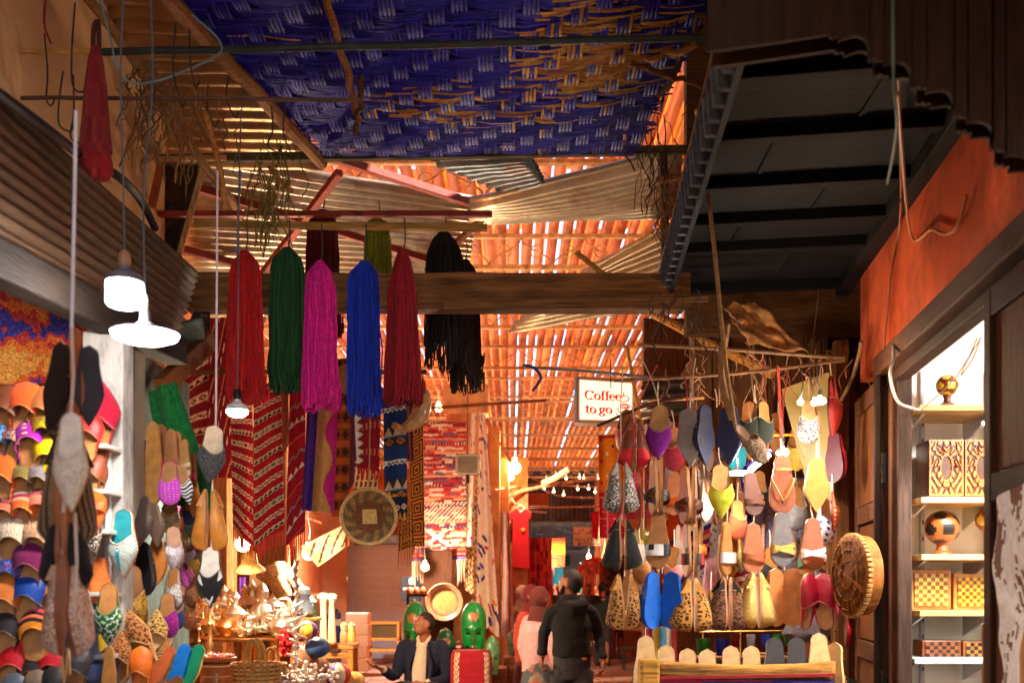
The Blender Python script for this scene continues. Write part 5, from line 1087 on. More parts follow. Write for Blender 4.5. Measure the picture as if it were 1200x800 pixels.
# shop room
SW = (226, 222, 214)
wallthing('white rear wall of the box shop behind the shelves', 1.72, 3.6, 4.62, 4.7, 0, 3.3, SW, 'white')
wallthing('white inner side wall of the box shop', 3.5, 3.6, 1.0, 4.62, 0, 3.3, SW, 'white')
wallthing('white near wall of the box shop behind the dark leaf', 1.5, 3.6, .9, 1.0, 0, 3.3, SW, 'white')
o = wallbox('ceiling', 1.72, 3.6, .9, 4.7, 3.02, 3.1, SW, 'white'); struct(o)
lamp((2.5, 3.0, 2.75), 20, WHITE, .08)
lt = thing('ceiling_lamp', (2.5, 3.0, 2.8), 'round white ceiling lamp inside the box shop', 'lamp'); b = MB(); b.lathe([(0, -.02), (.1, -.02), (.12, 0), (.12, .03), (0, .03)], (2.5, 3.0, 2.86), (255, 250, 244), 20); b.build('diffuser', 'glow', lt)
b = MB(); b.lathe([(.13, .03), (.13, .06), (.02, .07), (.02, .16)], (2.5, 3.0, 2.86), (220, 220, 216), 20); b.build('base', 'plastic', lt)
def shelf(label, y, x0, x1, Y0=4.25, Y1=4.6, c=(214, 176, 120), mat='woodx'):
    zt = at(0, y, Y0).z; a, bb = at(x0, y, Y0).x, at(x1, y, Y0).x
    t = thing('shelf', ((a + bb) / 2, (Y0 + Y1) / 2, zt), label, 'shelf', 'shelves in the box shop')
    b = MB(); b.box(((a + bb) / 2, (Y0 + Y1) / 2, zt - .012), (bb - a, Y1 - Y0, .024), c); b.build('board', mat, t, bev=.003)
    for xx in (a + .04, bb - .25):
        b = MB(); b.prism([(0, 0), (0, -.1), (.28, 0)], (xx, Y1, zt - .026), -Yv, Z, X * .012, (214, 214, 214)); b.build('bracket', 'white', t)
    return zt
z1s = shelf('top chipboard shelf with the dotted goblet', 474, 1078, 1240)
z2s = shelf('chipboard shelf carrying two fretwork boxes', 582, 1080, 1240)
z3s = shelf('chipboard shelf carrying the football vases', 649, 1080, 1240)
z4s = shelf('chipboard shelf carrying two upright chessboards', 715, 1078, 1240)
z5s = shelf('glass shelf carrying two chequered boxes', 771, 1072, 1240, c=(200, 220, 214), mat='plastic')
for xx in (1083, 1160):
    p = at(xx, 0, 4.58); b = MB(); b.box((p.x, 4.605, 1.5), (.018, .02, 2.2), (190, 190, 190))
    for q in range(26): b.box((p.x, 4.594, .55 + q * .075), (.005, .006, .02), (60, 60, 60))
    top(b.build('shelf_upright', 'white', None), 'slotted steel shelf upright ' + ('nearest the jamb' if xx < 1100 else 'by the fretwork boxes'), 'upright')
b = MB(); b.tube(smooth_path([at(1062, 690, 4.3), at(1066, 730, 4.35), at(1063, 780, 4.3), at(1066, 830, 4.3)]), .006, (24, 22, 24), 6); top(b.build('cable', 'rubber', None), 'black cable running down beside the shop jamb', 'cable')
def hexball(c1, c2, k=5):
    pts = []
    ph = (1 + sqrt(5)) / 2
    for a in (-1, 1):
        for b_ in (-ph, ph): pts += [Vector((0, a, b_)), Vector((a, b_, 0)), Vector((b_, 0, a))]
    pts = [p.normalized() for p in pts]
    R = Euler((.5, .3, .6)).to_matrix(); pts = [R @ p for p in pts]
    return lambda d: c2 if max(d.dot(p) for p in pts) > .93 else c1
def goblet(label, px, yt, yb, Y, c1, c2, r_px):
    k = Y / F; p = at(px, yb, Y); h = (yb - yt) * k; r = r_px * k; t = thing('ball_goblet', p, label, 'goblet', 'turned wooden football goblets')
    f = hexball(c1, c2); b = MB(); n = 28; zc = h - r
    b.lathe([(r * sin(pi * (.0 + i / 20)) + 1e-4, zc - r * cos(pi * i / 20)) for i in range(2, 21)], p, lambda u, v: f(Vector((sin(pi * (2 + 18 * u) / 20) * cos(2 * pi * v), sin(pi * (2 + 18 * u) / 20) * sin(2 * pi * v), -cos(pi * (2 + 18 * u) / 20)))), 36)
    b.build('bowl', 'varnish', t, sharp=False)
    b = MB(); b.lathe([(r * .62, 0), (r * .6, h * .03), (r * .36, h * .08), (r * .3, h * .2), (r * .42, zc - r * .9)], p, c1, 20); b.build('foot', 'varnish', t)
goblet('small dark goblet with yellow dots on the top shelf', 1110, 439, 474, 4.4, (96, 44, 18), (226, 190, 60), 12.5)
goblet('football patterned goblet with black pentagons', 1104, 598, 649, 4.4, (150, 78, 30), (26, 20, 18), 20)
goblet('goblet with yellow pentagons, half behind the dark leaf', 1160, 592, 649, 4.4, (140, 70, 26), (226, 190, 80), 16)
def fret(label, x0, x1, yt, yb, Y, dpt):
    k = Y / F; a, c_ = at(x0, yb, Y), at(x1, yt, Y); w, h = c_.x - a.x, c_.z - a.z
    t = thing('fretwork_box', (a + c_) / 2 - Z * h / 2, label, 'box', 'fretwork tissue boxes')
    b = MB(); b.box(((a.x + c_.x) / 2, Y + dpt / 2 + .006, (a.z + c_.z) / 2), (w, dpt, h), (92, 48, 20)); b.build('case', 'varnish', t, bev=.003)
    def pat(u, v):
        x, y = (u - .5) * 2, (v - .5) * 2
        e = sqrt((x / .3) ** 2 + (y / .42) ** 2)
        if e < 1: return (104, 58, 30)
        if e < 1.22 or abs(x) > .88 or abs(y) > .93: return (206, 130, 60)
        q = sin(9 * abs(x) + 2.2 * sin(6 * y)) * cos(8.5 * abs(y) + 1.8 * cos(7 * x))
        return (206, 130, 60) if abs(q) > .3 else (80, 40, 16)
    b = MB()
    nx, ny = 44, 76; o = Vector((a.x, Y, a.z))
    def fn(u, v):
        return Vector((a.x + w * u, Y - .002 + (.007 if pat(u, v)[0] < 150 else 0), a.z + h * v))
    b.grid(fn, nx, ny, pat); b.build('fretwork_front', 'varnish', t, smooth=False)
fret('fretwork tissue box with an oval opening, nearer the jamb', 1089, 1129, 515, 581, 4.35, .14)
fret('fretwork tissue box with an oval opening, beside the dark leaf', 1131, 1170, 515, 581, 4.35, .14)
def chess(label, x0, x1, yt, yb, Y, dpt, n, m, ca, cb, fc, group, ang=0):
    a, c_ = at(x0, yb, Y), at(x1, yt, Y); w, h = c_.x - a.x, c_.z - a.z
    t = thing('chess_box', Vector(((a.x + c_.x) / 2, Y, a.z)), label, 'chess box', group)
    b = MB(); b.box(((a.x + c_.x) / 2, Y + dpt / 2 + .004, (a.z + c_.z) / 2), (w, dpt, h), fc); b.build('case', 'varnish', t, bev=.004)
    bw = .1 if m > 4 else .08
    for j in range(m):
        for i in range(n):
            q = MB(); sx, sz = w * (1 - 2 * bw) / n, h * (1 - 2 * bw) / m
            q.box((a.x + w * bw + (i + .5) * sx, Y + .001, a.z + h * bw + (j + .5) * sz), (sx * .97, .008, sz * .97), jit(ca if (i + j) % 2 else cb, 10)); q.build('inlay_square', 'varnish', t, smooth=False)
chess('larger upright chessboard with yellow and brown squares', 1067, 1115, 667, 714, 4.35, .07, 8, 8, (226, 190, 84), (140, 84, 30), (190, 120, 54), 'inlaid chess boxes')
chess('smaller upright chessboard with bright yellow squares', 1118, 1162, 672, 714, 4.38, .06, 8, 8, (236, 200, 60), (150, 96, 24), (206, 150, 70), 'inlaid chess boxes')
chess('long chequered box with reddish squares on the glass shelf', 1081, 1127, 750, 771, 4.35, .1, 8, 4, (176, 100, 54), (60, 34, 30), (150, 80, 40), 'inlaid chess boxes')
chess('chequered box with dark squares next to the reddish one', 1129, 1172, 751, 771, 4.35, .1, 8, 4, (206, 140, 60), (40, 26, 22), (166, 92, 44), 'inlaid chess boxes')
# the round drum on the door leaf
dp = at(1001, 674, 4.3); t = thing('round_drum', dp, 'round carved wooden drum with notched rim hung on the door', 'drum')
RM = Matrix.Rotation(radians(-84), 3, 'Z') @ Matrix.Rotation(radians(90), 3, 'X')
b = MB(); b.lathe([(0, .03), (.10, .03), (.165, .026), (.175, .02), (.177, 0), (.17, -.05), (0, -.05)], dp, lambda u, v: jit((140, 84, 32), 8) if u > .3 else jit((150, 92, 36) if noise.noise(Vector((u * 30, v * 40, 1))) > 0 else (104, 58, 20), 10), 60, RM, cap=False); b.build('body', 'woodz', t)
b = MB()
for i in range(52):
    a = 2 * pi * i / 52; q = RM @ Vector((.178 * cos(a), .178 * sin(a), .012)); b.box(dp + q, (.012, .012, .02), (176, 132, 74), RM @ Matrix.Rotation(a, 3, 'Z'))
b.build('notched_rim', 'woodz', t, smooth=False)
b = MB()
for k_ in range(8):
    for r0 in (.06, .11, .15):
        a0 = 2 * pi * k_ / 8; pts = [dp + RM @ Vector((r0 * cos(a0 + s * .3), r0 * sin(a0 + s * .3), .03 + .004 * cos(s))) for s in (-1, -.5, 0, .5, 1)]; b.tube(pts, .004, (120, 70, 26), 5)
b.build('carving', 'woodz', t)
# white cowhide
b = MB(); P4 = [rw(2.9, 1.86, .06), rw(2.3, 1.9, .1), rw(2.3, .9, .1), rw(2.88, .9, .06)]
def cow(u, v):
    n1 = noise.noise(Vector((u * 5, v * 6, 4))) + .4 * noise.noise(Vector((u * 40, v * 40, 1)))
    return (120, 74, 60) if n1 > .24 and v < .6 else (186, 126, 50) if u > .34 and noise.noise(Vector((u * 3, v * 2.4, 8))) > .02 else (246, 246, 250)
b.grid(lambda u, v: bilin(P4, u, v) + Vector((.03 * noise.noise(Vector((u * 2, v * 5, 1))), (1 - u) * .045 * noise.noise(Vector((1, v * 7, 1))) + .03 * noise.noise(Vector((u * 4, v * 4, 3))), 0)), 40, 120, cow); top(b.build('cowhide', 'suede', None, sharp=False), 'white hide with brown patches hung on the dark door leaf', 'hide')
b = MB(); p = at(1169, 770, 3.6)
b.lathe([(.0, -.12), (.05, -.12), (.052, -.06), (.048, 0), (.052, .06), (.05, .12), (0, .12)], p, lambda u, v: (206, 150, 60) if int(u * 9) % 2 else (176, 112, 40), 20); top(b.build('brass_canister', 'metal', None), 'brass canister with stepped bands beside the hide', 'canister')
# cables on the orange wall
def wire(label, pts, r, c, name='wire'):
    b = MB(); b.tube(smooth_path(pts, 5), r, c, 6); return top(b.build(name, 'rubber', None), label, 'wire', 'wires and strings')
wire('pale wire slung down the orange wall to a knot', [at(1052, 110, 3.0), rw(3.95, 3.0, .03), rw(3.7, 2.93, .02), rw(3.55, 2.86, .02), rw(3.4, 2.83, .02), rw(3.3, 2.9, .02)], .006, (176, 110, 60))
wire('thin brown wire down the orange wall near the canopy', [at(1050, 0, 2.6), rw(4.1, 3.15, .03), rw(4.3, 2.95, .02), rw(4.4, 2.62, .03)], .005, (130, 70, 36))
wire('greenish string dropping from the valance top', [at(1046, -20, 2.25), at(1047, 90, 2.25), at(1051, 150, 2.4), at(1040, 215, 2.8)], .0035, (70, 90, 60))
wire('white cable looped from the shop header to the shelf corner', [rw(4.1, 2.6, .06), at(1047, 420, 4.0), at(1043, 440, 4.0), at(1052, 470, 4.1), at(1070, 478, 4.2), at(1078, 480, 4.22)], .006, (220, 206, 190))
wire('brown string from header hook to the shelf corner', [at(1150, 395, 3.9), at(1128, 430, 4.0), at(1115, 448, 4.1), at(1080, 480, 4.22)], .003, (150, 110, 70))
wire('second string looped at the header hook', [at(1145, 396, 3.9), at(1137, 415, 4.0), at(1126, 440, 4.05), at(1140, 420, 4.0), at(1148, 400, 3.95)], .003, (176, 140, 90))
wire('thin string across the brown planks to the stall', [at(960, 332, 5.3), at(955, 380, 5.2), at(948, 432, 5.0)], .003, (150, 110, 70))
wire('brown rope bowed beside the panelled door', [at(1010, 400, 4.6), at(1000, 440, 4.8), at(985, 470, 5.0)], .009, (120, 84, 50))
wire('pale rope stretched from the canopy to the cardboard', [at(816, 130, 3.8), at(830, 230, 4.3), at(845, 362, 5.0)], .007, (206, 164, 100))
# ================================================================ LEFT WALL FITTINGS
wire('thick black cable sagging along the awning top', [at(-30, 90, 2.7), at(40, 140, 3.1), at(95, 182, 3.6), at(140, 208, 3.8), at(165, 235, 4.1), at(182, 268, 4.3)], .017, (24, 26, 30), 'cable')
wire('dark cable stub along the wall above the awning', [at(-20, 95, 2.75), at(50, 150, 3.0), at(88, 178, 3.4)], .014, (50, 40, 34), 'cable')
wire('blue grey wire slung over the rods to the mat pole', [at(112, -20, 3.6), at(128, 40, 3.7), at(143, 90, 3.7), at(180, 96, 3.8), at(250, 68, 3.8), at(257, 48, 3.7), at(225, 18, 3.65)], .004, (110, 140, 150))
wire('blue wire hanging straight behind the red hank', [at(282, 200, 4.7), at(278, 300, 4.7), at(284, 400, 4.65), at(280, 440, 4.6)], .005, (110, 130, 160))
wire('red thread hanging on the plaster wall', [at(54, -10, 3.8), at(52, 28, 3.8), at(60, 52, 3.8)], .005, (150, 20, 34))
for i, (x0, y0, l) in enumerate([(88, 4, 96), (74, 84, 62), (52, 40, 76), (206, 28, 90), (222, 34, 60), (268, 90, 40), (244, 100, 40), (335, 120, 60), (318, 124, 46), (86, 88, 72)]):
    p = at(x0, y0, 3.75); k = 3.75 / F
    b = MB(); b.tube(smooth_path([p, p + Vector((random.uniform(-4, 4), 0, -l * .6)) * k + Vector((0, random.uniform(-.02, .02), 0)), p + Vector((random.uniform(-6, 6), 0, -l)) * k, p + Vector((8, 0, -l - 8)) * k, p + Vector((12, 0, -l)) * k]), .0035, (60, 44, 34), 5)
    top(b.build('wire_hook', 'iron', None), 'rusty wire hook ' + ['over the pole end by the red bag', 'on the rusty rod below the bamboo stub', 'thread like, beside the red thread', 'near the mat pole, long one', 'near the mat pole, short one', 'on the rod between pole and mat', 'hanging under the green pipe', 'by the batten end', 'next to the one by the batten end', 'beside the red bag'][i], 'hook', 'wire hooks on the rods')
# red cloth bag
t = thing('cloth_bag', at(112, 205, 3.6), 'red cloth bag hanging long from the bamboo pole', 'bag')
b = MB(); k = 3.6 / F; p = at(112, 60, 3.6)
pr = [(5, 6), (9, -10), (13, -40), (16, -80), (19, -112), (20, -118), (18, -122), (20, -130), (21, -142), (16, -150), (4, -152)]
b.lathe([(r * k * (1), z * k) for r, z in pr], p, lambda u, v: jit((150, 16, 18) if u > .5 else (132, 26, 20), 16), 20, Matrix.Diagonal((1, .6, 1))); b.build('pouch', 'cloth', t)
b = MB(); b.tube(smooth_path([p + Vector((-3, 0, 4)) * k, p + Vector((-2, 0, 26)) * k, p + Vector((3, 0, 34)) * k, p + Vector((4, 0, 4)) * k]), .009, (74, 24, 18), 6); b.build('drawstring', 'cloth', t)
# dry vine tangle in front of the zinc
def tangle(label, cx, cy, Y, n, sx, sy, c, r=.004):
    b = MB()
    for i in range(n):
        x, y = random.gauss(cx, sx), random.uniform(cy - sy, cy + sy * .3); l = random.uniform(sy * .4, sy * 1.2); pts = [at(x, y, Y + random.uniform(-.2, .2))]
        for j in range(4): pts.append(pts[-1] + Vector((random.uniform(-.03, .03), random.uniform(-.03, .03), -l * Y / F / 4)))
        b.tube(smooth_path(pts, 3), r * random.uniform(.5, 1.3), jit(c, 24), 4, cap=False)
    return top(stuff(b.build('dry_vines', 'straw', None)), label, 'vines')
tangle('dry twigs and strings tangled over the corner rods', 205, 150, 4.6, 60, 34, 55, (150, 104, 54))
tangle('limp yellow green vines hanging before the zinc', 318, 230, 4.9, 46, 12, 70, (122, 112, 40), .0035)
tangle('tangled straw beside the forked stick', 175, 110, 4.2, 40, 16, 40, (120, 84, 44))
tangle('dark strings dangling under the beam by the canopy', 800, 380, 5.0, 34, 30, 42, (66, 40, 28), .003)
tangle('strings and threads over the slipper rods', 880, 440, 5.0, 60, 60, 40, (176, 120, 80), .0028)
tangle('strings beside the forked mat branch', 765, 170, 4.7, 24, 16, 60, (84, 60, 40), .003)
tangle('straw bundle stuck between fascia and dark post', 778, 240, 5.0, 30, 5, 44, (150, 112, 60), .004)
rod('peeled crooked stick ending by the vines', [(240, 130, 4.4), (258, 200, 4.6), (264, 244, 4.7)], .014, (190, 130, 70), 'woodz', 'branch', 'branch')
rod('short peeled twig in the yellow vines', [(316, 196, 4.8), (330, 214, 4.9), (342, 224, 4.9)], .012, (170, 116, 60), 'woodx', 'branch', 'branch')
b = MB(); b.box(at(198, 440, 4.4), (.16, .03, .5), (30, 26, 26)); 
wl_ = MB(); wl_.bar(at(188, 455, 4.35), at(246, 398, 4.9), .05, .09, (140, 82, 44)); top(wl_.build('shelf_board', 'woodx', None, bev=.005), 'reddish board bracket slanting over the green shawl', 'board')
wl_ = MB(); P4 = [at(205, 378, 4.6), at(238, 376, 4.6), at(238, 408, 4.9), at(188, 418, 4.6)]; wl_.grid(lambda u, v: bilin(P4, u, v), 4, 4, (120, 150, 138)); top(wl_.build('painted_board', 'peel', None, solid=.03), 'pale green board under the awning end', 'board')
wl_ = MB(); P4 = [at(228, 364, 4.9), at(246, 366, 5.0), at(246, 410, 5.1), at(196, 426, 4.9)]; wl_.grid(lambda u, v: bilin(P4, u, v) + Vector((0, .04 * noise.noise(Vector((u * 4, v * 4, 1))), 0)), 10, 10, (20, 24, 36)); top(wl_.build('plastic_sheet', 'plastic', None, solid=.004), 'dark blue plastic bunched at the awning end', 'plastic sheet')
# ================================================================ SIGN
sg_ = thing('coffee_sign', at(710, 495, 6.6), 'cream lit box sign reading Coffee to go with a red cup', 'sign')
YS = 6.6
a, c_ = at(676, 494, YS), at(745, 441, YS)
tl, tr, br_, bl = at(676, 441, YS), at(744, 446, YS - .02), at(744, 496, YS - .02), at(676, 495, YS)
def sgn(u, v): return bilin([tl, tr, br_, bl], u, v)
b = MB(); b.add([sgn(0, 0), sgn(1, 0), sgn(1, 1), sgn(0, 1)] + [sgn(u, v) + Yv * .14 for u, v in ((0, 0), (1, 0), (1, 1), (0, 1))], [(0, 1, 2, 3)[::-1], (4, 5, 6, 7), (0, 1, 5, 4), (1, 2, 6, 5), (2, 3, 7, 6), (3, 0, 4, 7)], (206, 170, 140)); b.build('box', 'plastic', sg_, smooth=False)
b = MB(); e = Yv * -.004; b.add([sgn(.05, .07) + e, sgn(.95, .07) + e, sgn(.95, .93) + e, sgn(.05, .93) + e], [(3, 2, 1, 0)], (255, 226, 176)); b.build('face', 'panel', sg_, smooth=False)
b = MB()
for (u0, v0, u1, v1) in ((0, 0, 1, .016), (0, .984, 1, 1), (0, 0, .012, 1), (.988, 0, 1, 1)): b.add([sgn(u0, v0) - Yv * .012, sgn(u1, v0) - Yv * .012, sgn(u1, v1) - Yv * .012, sgn(u0, v1) - Yv * .012] + [sgn(u0, v0), sgn(u1, v0), sgn(u1, v1), sgn(u0, v1)], [(0, 3, 2, 1), (0, 1, 5, 4), (1, 2, 6, 5), (2, 3, 7, 6), (3, 0, 4, 7)], (170, 110, 76))
b.build('rim', 'plastic', sg_, smooth=False)
b = MB(); b.add([at(673, 441, YS - .01), at(676, 441, YS), at(676, 495, YS), at(673, 494, YS - .01)] + [at(673, 441, YS + .1), at(676, 441, YS + .1), at(676, 495, YS + .1), at(673, 494, YS + .1)], [(0, 3, 2, 1), (0, 1, 5, 4), (2, 3, 7, 6), (3, 0, 4, 7)], (240, 236, 240)); b.build('side_strip', 'plastic', sg_, smooth=False)
def strokes(mb, S, fn, nib, c, dy=-.008):
    k = 0
    for st in S:
        for p, q in zip(st[:-1], st[1:]):
            n_ = nib; z = Vector((0, dy - .00008 * k, 0)); k += 1
            t_ = Vector((q[0] - p[0], q[1] - p[1])); t_.normalize() if t_.length else None
            m_ = (n_[0] * .5 + abs(t_[1]) * 0, n_[1] * .5)
            P_ = [(p[0] - m_[0], p[1] - m_[1]), (p[0] + m_[0], p[1] + m_[1]), (q[0] + m_[0], q[1] + m_[1]), (q[0] - m_[0], q[1] - m_[1])]
            # a second, thinner quad keeps strokes that run along the nib from vanishing
            w = n_[2] * .5; nx, ny = -t_[1] * w, t_[0] * w
            Q_ = [(p[0] - nx, p[1] - ny), (p[0] + nx, p[1] + ny), (q[0] + nx, q[1] + ny), (q[0] - nx, q[1] - ny)]
            mb.add([fn(*r) + z for r in P_], [(0, 1, 2, 3)], c); mb.add([fn(*r) + z * 1.02 for r in Q_], [(0, 1, 2, 3)], c)
def arc(cx, cy, rx, ry, a0, a1, n=14): return [(cx + rx * cos(radians(a0 + (a1 - a0) * i / n)), cy + ry * sin(radians(a0 + (a1 - a0) * i / n))) for i in range(n + 1)]
# letters in em units, y up, x-height .46, caps .7
GLY = {'C': ([arc(.34, .35, .30, .35, 40, 320), [(.6, .68), (.6, .5)]], .7), 'o': ([arc(.25, .23, .2, .23, 0, 360)], .5),
       'f': ([[(.16, .02), (.16, .55)] , arc(.29, .55, .13, .16, 180, 40), [(.04, .45), (.30, .45)], [(.05, .01), (.30, .01)]], .33),
       'e': ([arc(.24, .23, .19, .23, 0, 310), [(.05, .25), (.43, .25)]], .47), 't': ([[(.16, .62), (.16, .12)], arc(.26, .12, .1, .12, 180, 320), [(.03, .45), (.32, .45)]], .36),
       'g': ([arc(.22, .30, .15, .16, 0, 360), arc(.22, -.08, .19, .12, 0, 360), [(.1, .16), (.12, .04), (.34, .03)], [(.34, .42), (.46, .45)]], .5), ' ': ([], .22)}
def word(s, x, y, em, nib=(.105, .03, .045)):
    out = []
    for ch in s:
        S, w = GLY[ch]
        out += [[(x + px * em, y + py * em) for px, py in st] for st in S]; x += w * em
    return out
b = MB(); W_, H_ = 68.0, 54.0
fnS = lambda x, y: sgn(x / W_, y / H_)
def flip(S): return [[(x, -y) for x, y in st] for st in S]
S1 = flip(word('Coffee', 9.5, -26.5, 15.2)); S2 = flip(word('to go', 9.5, -43, 15.2))
strokes(b, S1 + S2, fnS, (2.5, .8, 1.35), (226, 4, 30)); b.build('lettering', 'panel', sg_, smooth=False)  # letters and cup given emission too, to keep the red bright
b = MB(); CUP = [arc(56, 33, 5.6, 2.8, 0, 360, 20), arc(56.4, 33, 3.4, 1.4, 0, 360, 14), arc(55.5, 33.5, 8, 10, 175, 30, 16), arc(62.3, 35.5, 2.6, 3.2, -70, 100, 8), arc(54.5, 40.5, 9.5, 6, 160, 25, 14), arc(56, 23.5, 4.8, 3.4, 220, 400, 12), [(51, 28), (57, 27.5), (60, 25.5)], [(53, 22), (55, 18.5), (54, 16)]]
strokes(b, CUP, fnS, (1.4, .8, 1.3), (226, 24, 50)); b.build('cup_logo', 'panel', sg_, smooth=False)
rail('orange lath hanging in front of the sign edge', (735, 408, 6.4), (750, 493, 6.4), .035, .02, (226, 150, 70), 'woodz')
rod('wire the sign hangs from', [(715, 420, 6.55), (716, 455, 6.55)], .004, (60, 40, 30), 'rubber', 'wire', 'wire')
rod('blue plastic ribbon tied on the pale rod', [(613, 428, 5.3), (624, 430, 5.3), (634, 442, 5.3), (624, 458, 5.3)], .008, (40, 60, 120), 'cloth', 'ribbon', 'ribbon')
# ================================================================ PEOPLE
def remeshed(mb, name, mat, parent, voxel, colfn, sm=6, disp=0):
    me = mb.mesh('tmp', mat, ORG[parent.name]); o = bpy.data.objects.new('tmp', me); COL.objects.link(o)
    md = o.modifiers.new('r', 'REMESH'); md.mode = 'VOXEL'; md.voxel_size = voxel
    s = o.modifiers.new('s', 'SMOOTH'); s.iterations = sm; s.factor = .5
    dg = bpy.context.evaluated_depsgraph_get(); ev = o.evaluated_get(dg); m2 = bpy.data.meshes.new_from_object(ev)
    bpy.data.objects.remove(o); bpy.data.meshes.remove(me)
    m2.name = name; nv = len(m2.vertices)
    if disp:
        for v in m2.vertices: v.co += v.normal * disp * (noise.noise(v.co * 9) + .6 * noise.noise(Vector((v.co.x * 14, v.co.y * 14, v.co.z * 34))))
    while m2.color_attributes: m2.color_attributes.remove(m2.color_attributes[0])
    ca = m2.color_attributes.new('Col', 'FLOAT_COLOR', 'POINT'); buf = []
    for v in m2.vertices: buf += [*lin(colfn(v.co)), 1]
    ca.data.foreach_set('color', buf); m2.polygons.foreach_set('use_smooth', [True] * len(m2.polygons))
    m2.materials.clear(); m2.materials.append(MT[mat])
    r = bpy.data.objects.new(name, m2); COL.objects.link(r); r.parent = parent; ORG[r.name] = ORG[parent.name]; return r
SKIN = (164, 100, 66)
def hand(b, wr, d, up, s=1.0, curl=.5, c=SKIN, side=1):
    """palm from the wrist along d, back of the hand toward up; five fingers curling away from up"""
    d = d.normalized(); up = (up - d * up.dot(d)).normalized(); sd = d.cross(up) * side
    b.tube([wr - d * .02 * s, wr + d * .03 * s, wr + d * .085 * s], [(.027 * s, .021 * s), (.038 * s, .018 * s), (.042 * s, .015 * s)], c, 10, ref=up)
    for i, (o, l) in enumerate([(-.032, .062), (-.011, .076), (.011, .080), (.031, .072)]):
        p = wr + d * .08 * s + sd * o * s; pts = [p]; a = .15 + curl * .35
        for j in range(3):
            pts.append(pts[-1] + (d * cos(a) - up * sin(a)) * l * s * (.42, .33, .25)[j]); a += curl * (.75 + .1 * i)
        b.tube(pts, [.0098 * s, .0092 * s, .0085 * s, .0068 * s], c, 7)
    t0 = wr + d * .025 * s + sd * .03 * s
    b.tube([t0, t0 + (sd * .035 + d * .025 - up * .012) * s, t0 + (sd * .045 + d * .055 - up * .022) * s, t0 + (sd * .042 + d * .08 - up * .03) * s], [.014 * s, .012 * s, .010 * s, .008 * s], c, 7)
def head(b, p, yaw, pitch=0, c=SKIN, s=1.0, beard=None):
    """p: centre of the skull; faces -Y at yaw 0"""
    R = Matrix.Rotation(radians(yaw), 3, 'Z') @ Matrix.Rotation(radians(pitch), 3, 'X')
    def q(x, y, z): return p + R @ Vector((x, y, z)) * s
    b.ball(p, (.076 * s, .097 * s, .108 * s), c, 20, R)                             # skull
    b.tube([q(0, -.03, -.02), q(0, -.045, -.075), q(0, -.052, -.108)], [(.066 * s, .062 * s), (.055 * s, .05 * s), (.036 * s, .03 * s)], c, 14, ref=R @ Yv)   # jaw
    b.tube([q(0, -.088, .012), q(0, -.104, -.015), q(0, -.118, -.034), q(0, -.098, -.042)], [.010 * s, .012 * s, .016 * s, .010 * s], c, 8)                       # nose
    b.tube([q(-.05, -.079, .022), q(0, -.098, .026), q(.05, -.079, .022)], .012 * s, c, 8)                                          # brow
    b.tube([q(-.024, -.09, -.064), q(0, -.103, -.062), q(.024, -.09, -.064)], .009 * s, c, 8)                                    # lips
    b.tube([q(-.02, -.09, -.075), q(0, -.100, -.076), q(.02, -.09, -.075)], .009 * s, c, 8)
    for e in (-1, 1):
        b.tube([q(e * .073, .0, .022), q(e * .086, .008, .01), q(e * .084, .006, -.02), q(e * .074, -.006, -.036)], [(.010 * s, .02 * s)] * 4, c, 8, ref=R @ Yv)  # ears
    return R, q
def face_bits(t, q, R, s, iris=(40, 26, 18)):
    b = MB()
    for e in (-1, 1):
        b.ball(q(e * .031, -.083, .006), .0115 * s, (228, 220, 210), 8); b.ball(q(e * .031, -.0925, .006), .005 * s, iris, 6)
    b.build('eyes', 'ceramic', t)
def hairmesh(t, p, R, s, c, voxel=.012, long=0, nape=-.06):
    b = MB()
    b.ball(p + R @ Vector((0, .012, .018)) * s, (.083 * s, .102 * s, .108 * s), c, 20, R)
    cut = MB(); n = [(v, f) for v, f in zip(b.v, b.v)]
    keep = []
    for f in b.f:
        m = sum((b.v[i] for i in f), Vector()) / len(f); l = R.inverted() @ (m - p) / s
        if l.z > .058 + (0 if l.y > -.05 else .02) or (l.y > .012 and l.z > nape) : keep.append(f)
    b.f = keep; b.c = [c] * len(keep)
    for v in b.v: v += (v - p).normalized() * .006 * s * noise.noise(v * 60)
    return b.build('hair', 'hair', t, solid=.005 * s, sharp=False)
def limb(b, pts, rs, c, n=14, ref=Yv): b.tube(smooth_path(pts, 4), sum([[rs[i] + (rs[i + 1] - rs[i]) * j / 4 if not isinstance(rs[i], tuple) else (rs[i][0] + (rs[i + 1][0] - rs[i][0]) * j / 4, rs[i][1] + (rs[i + 1][1] - rs[i][1]) * j / 4) for j in range(4)] for i in range(len(rs) - 1)], []) + [rs[-1]], c, n, ref=ref)
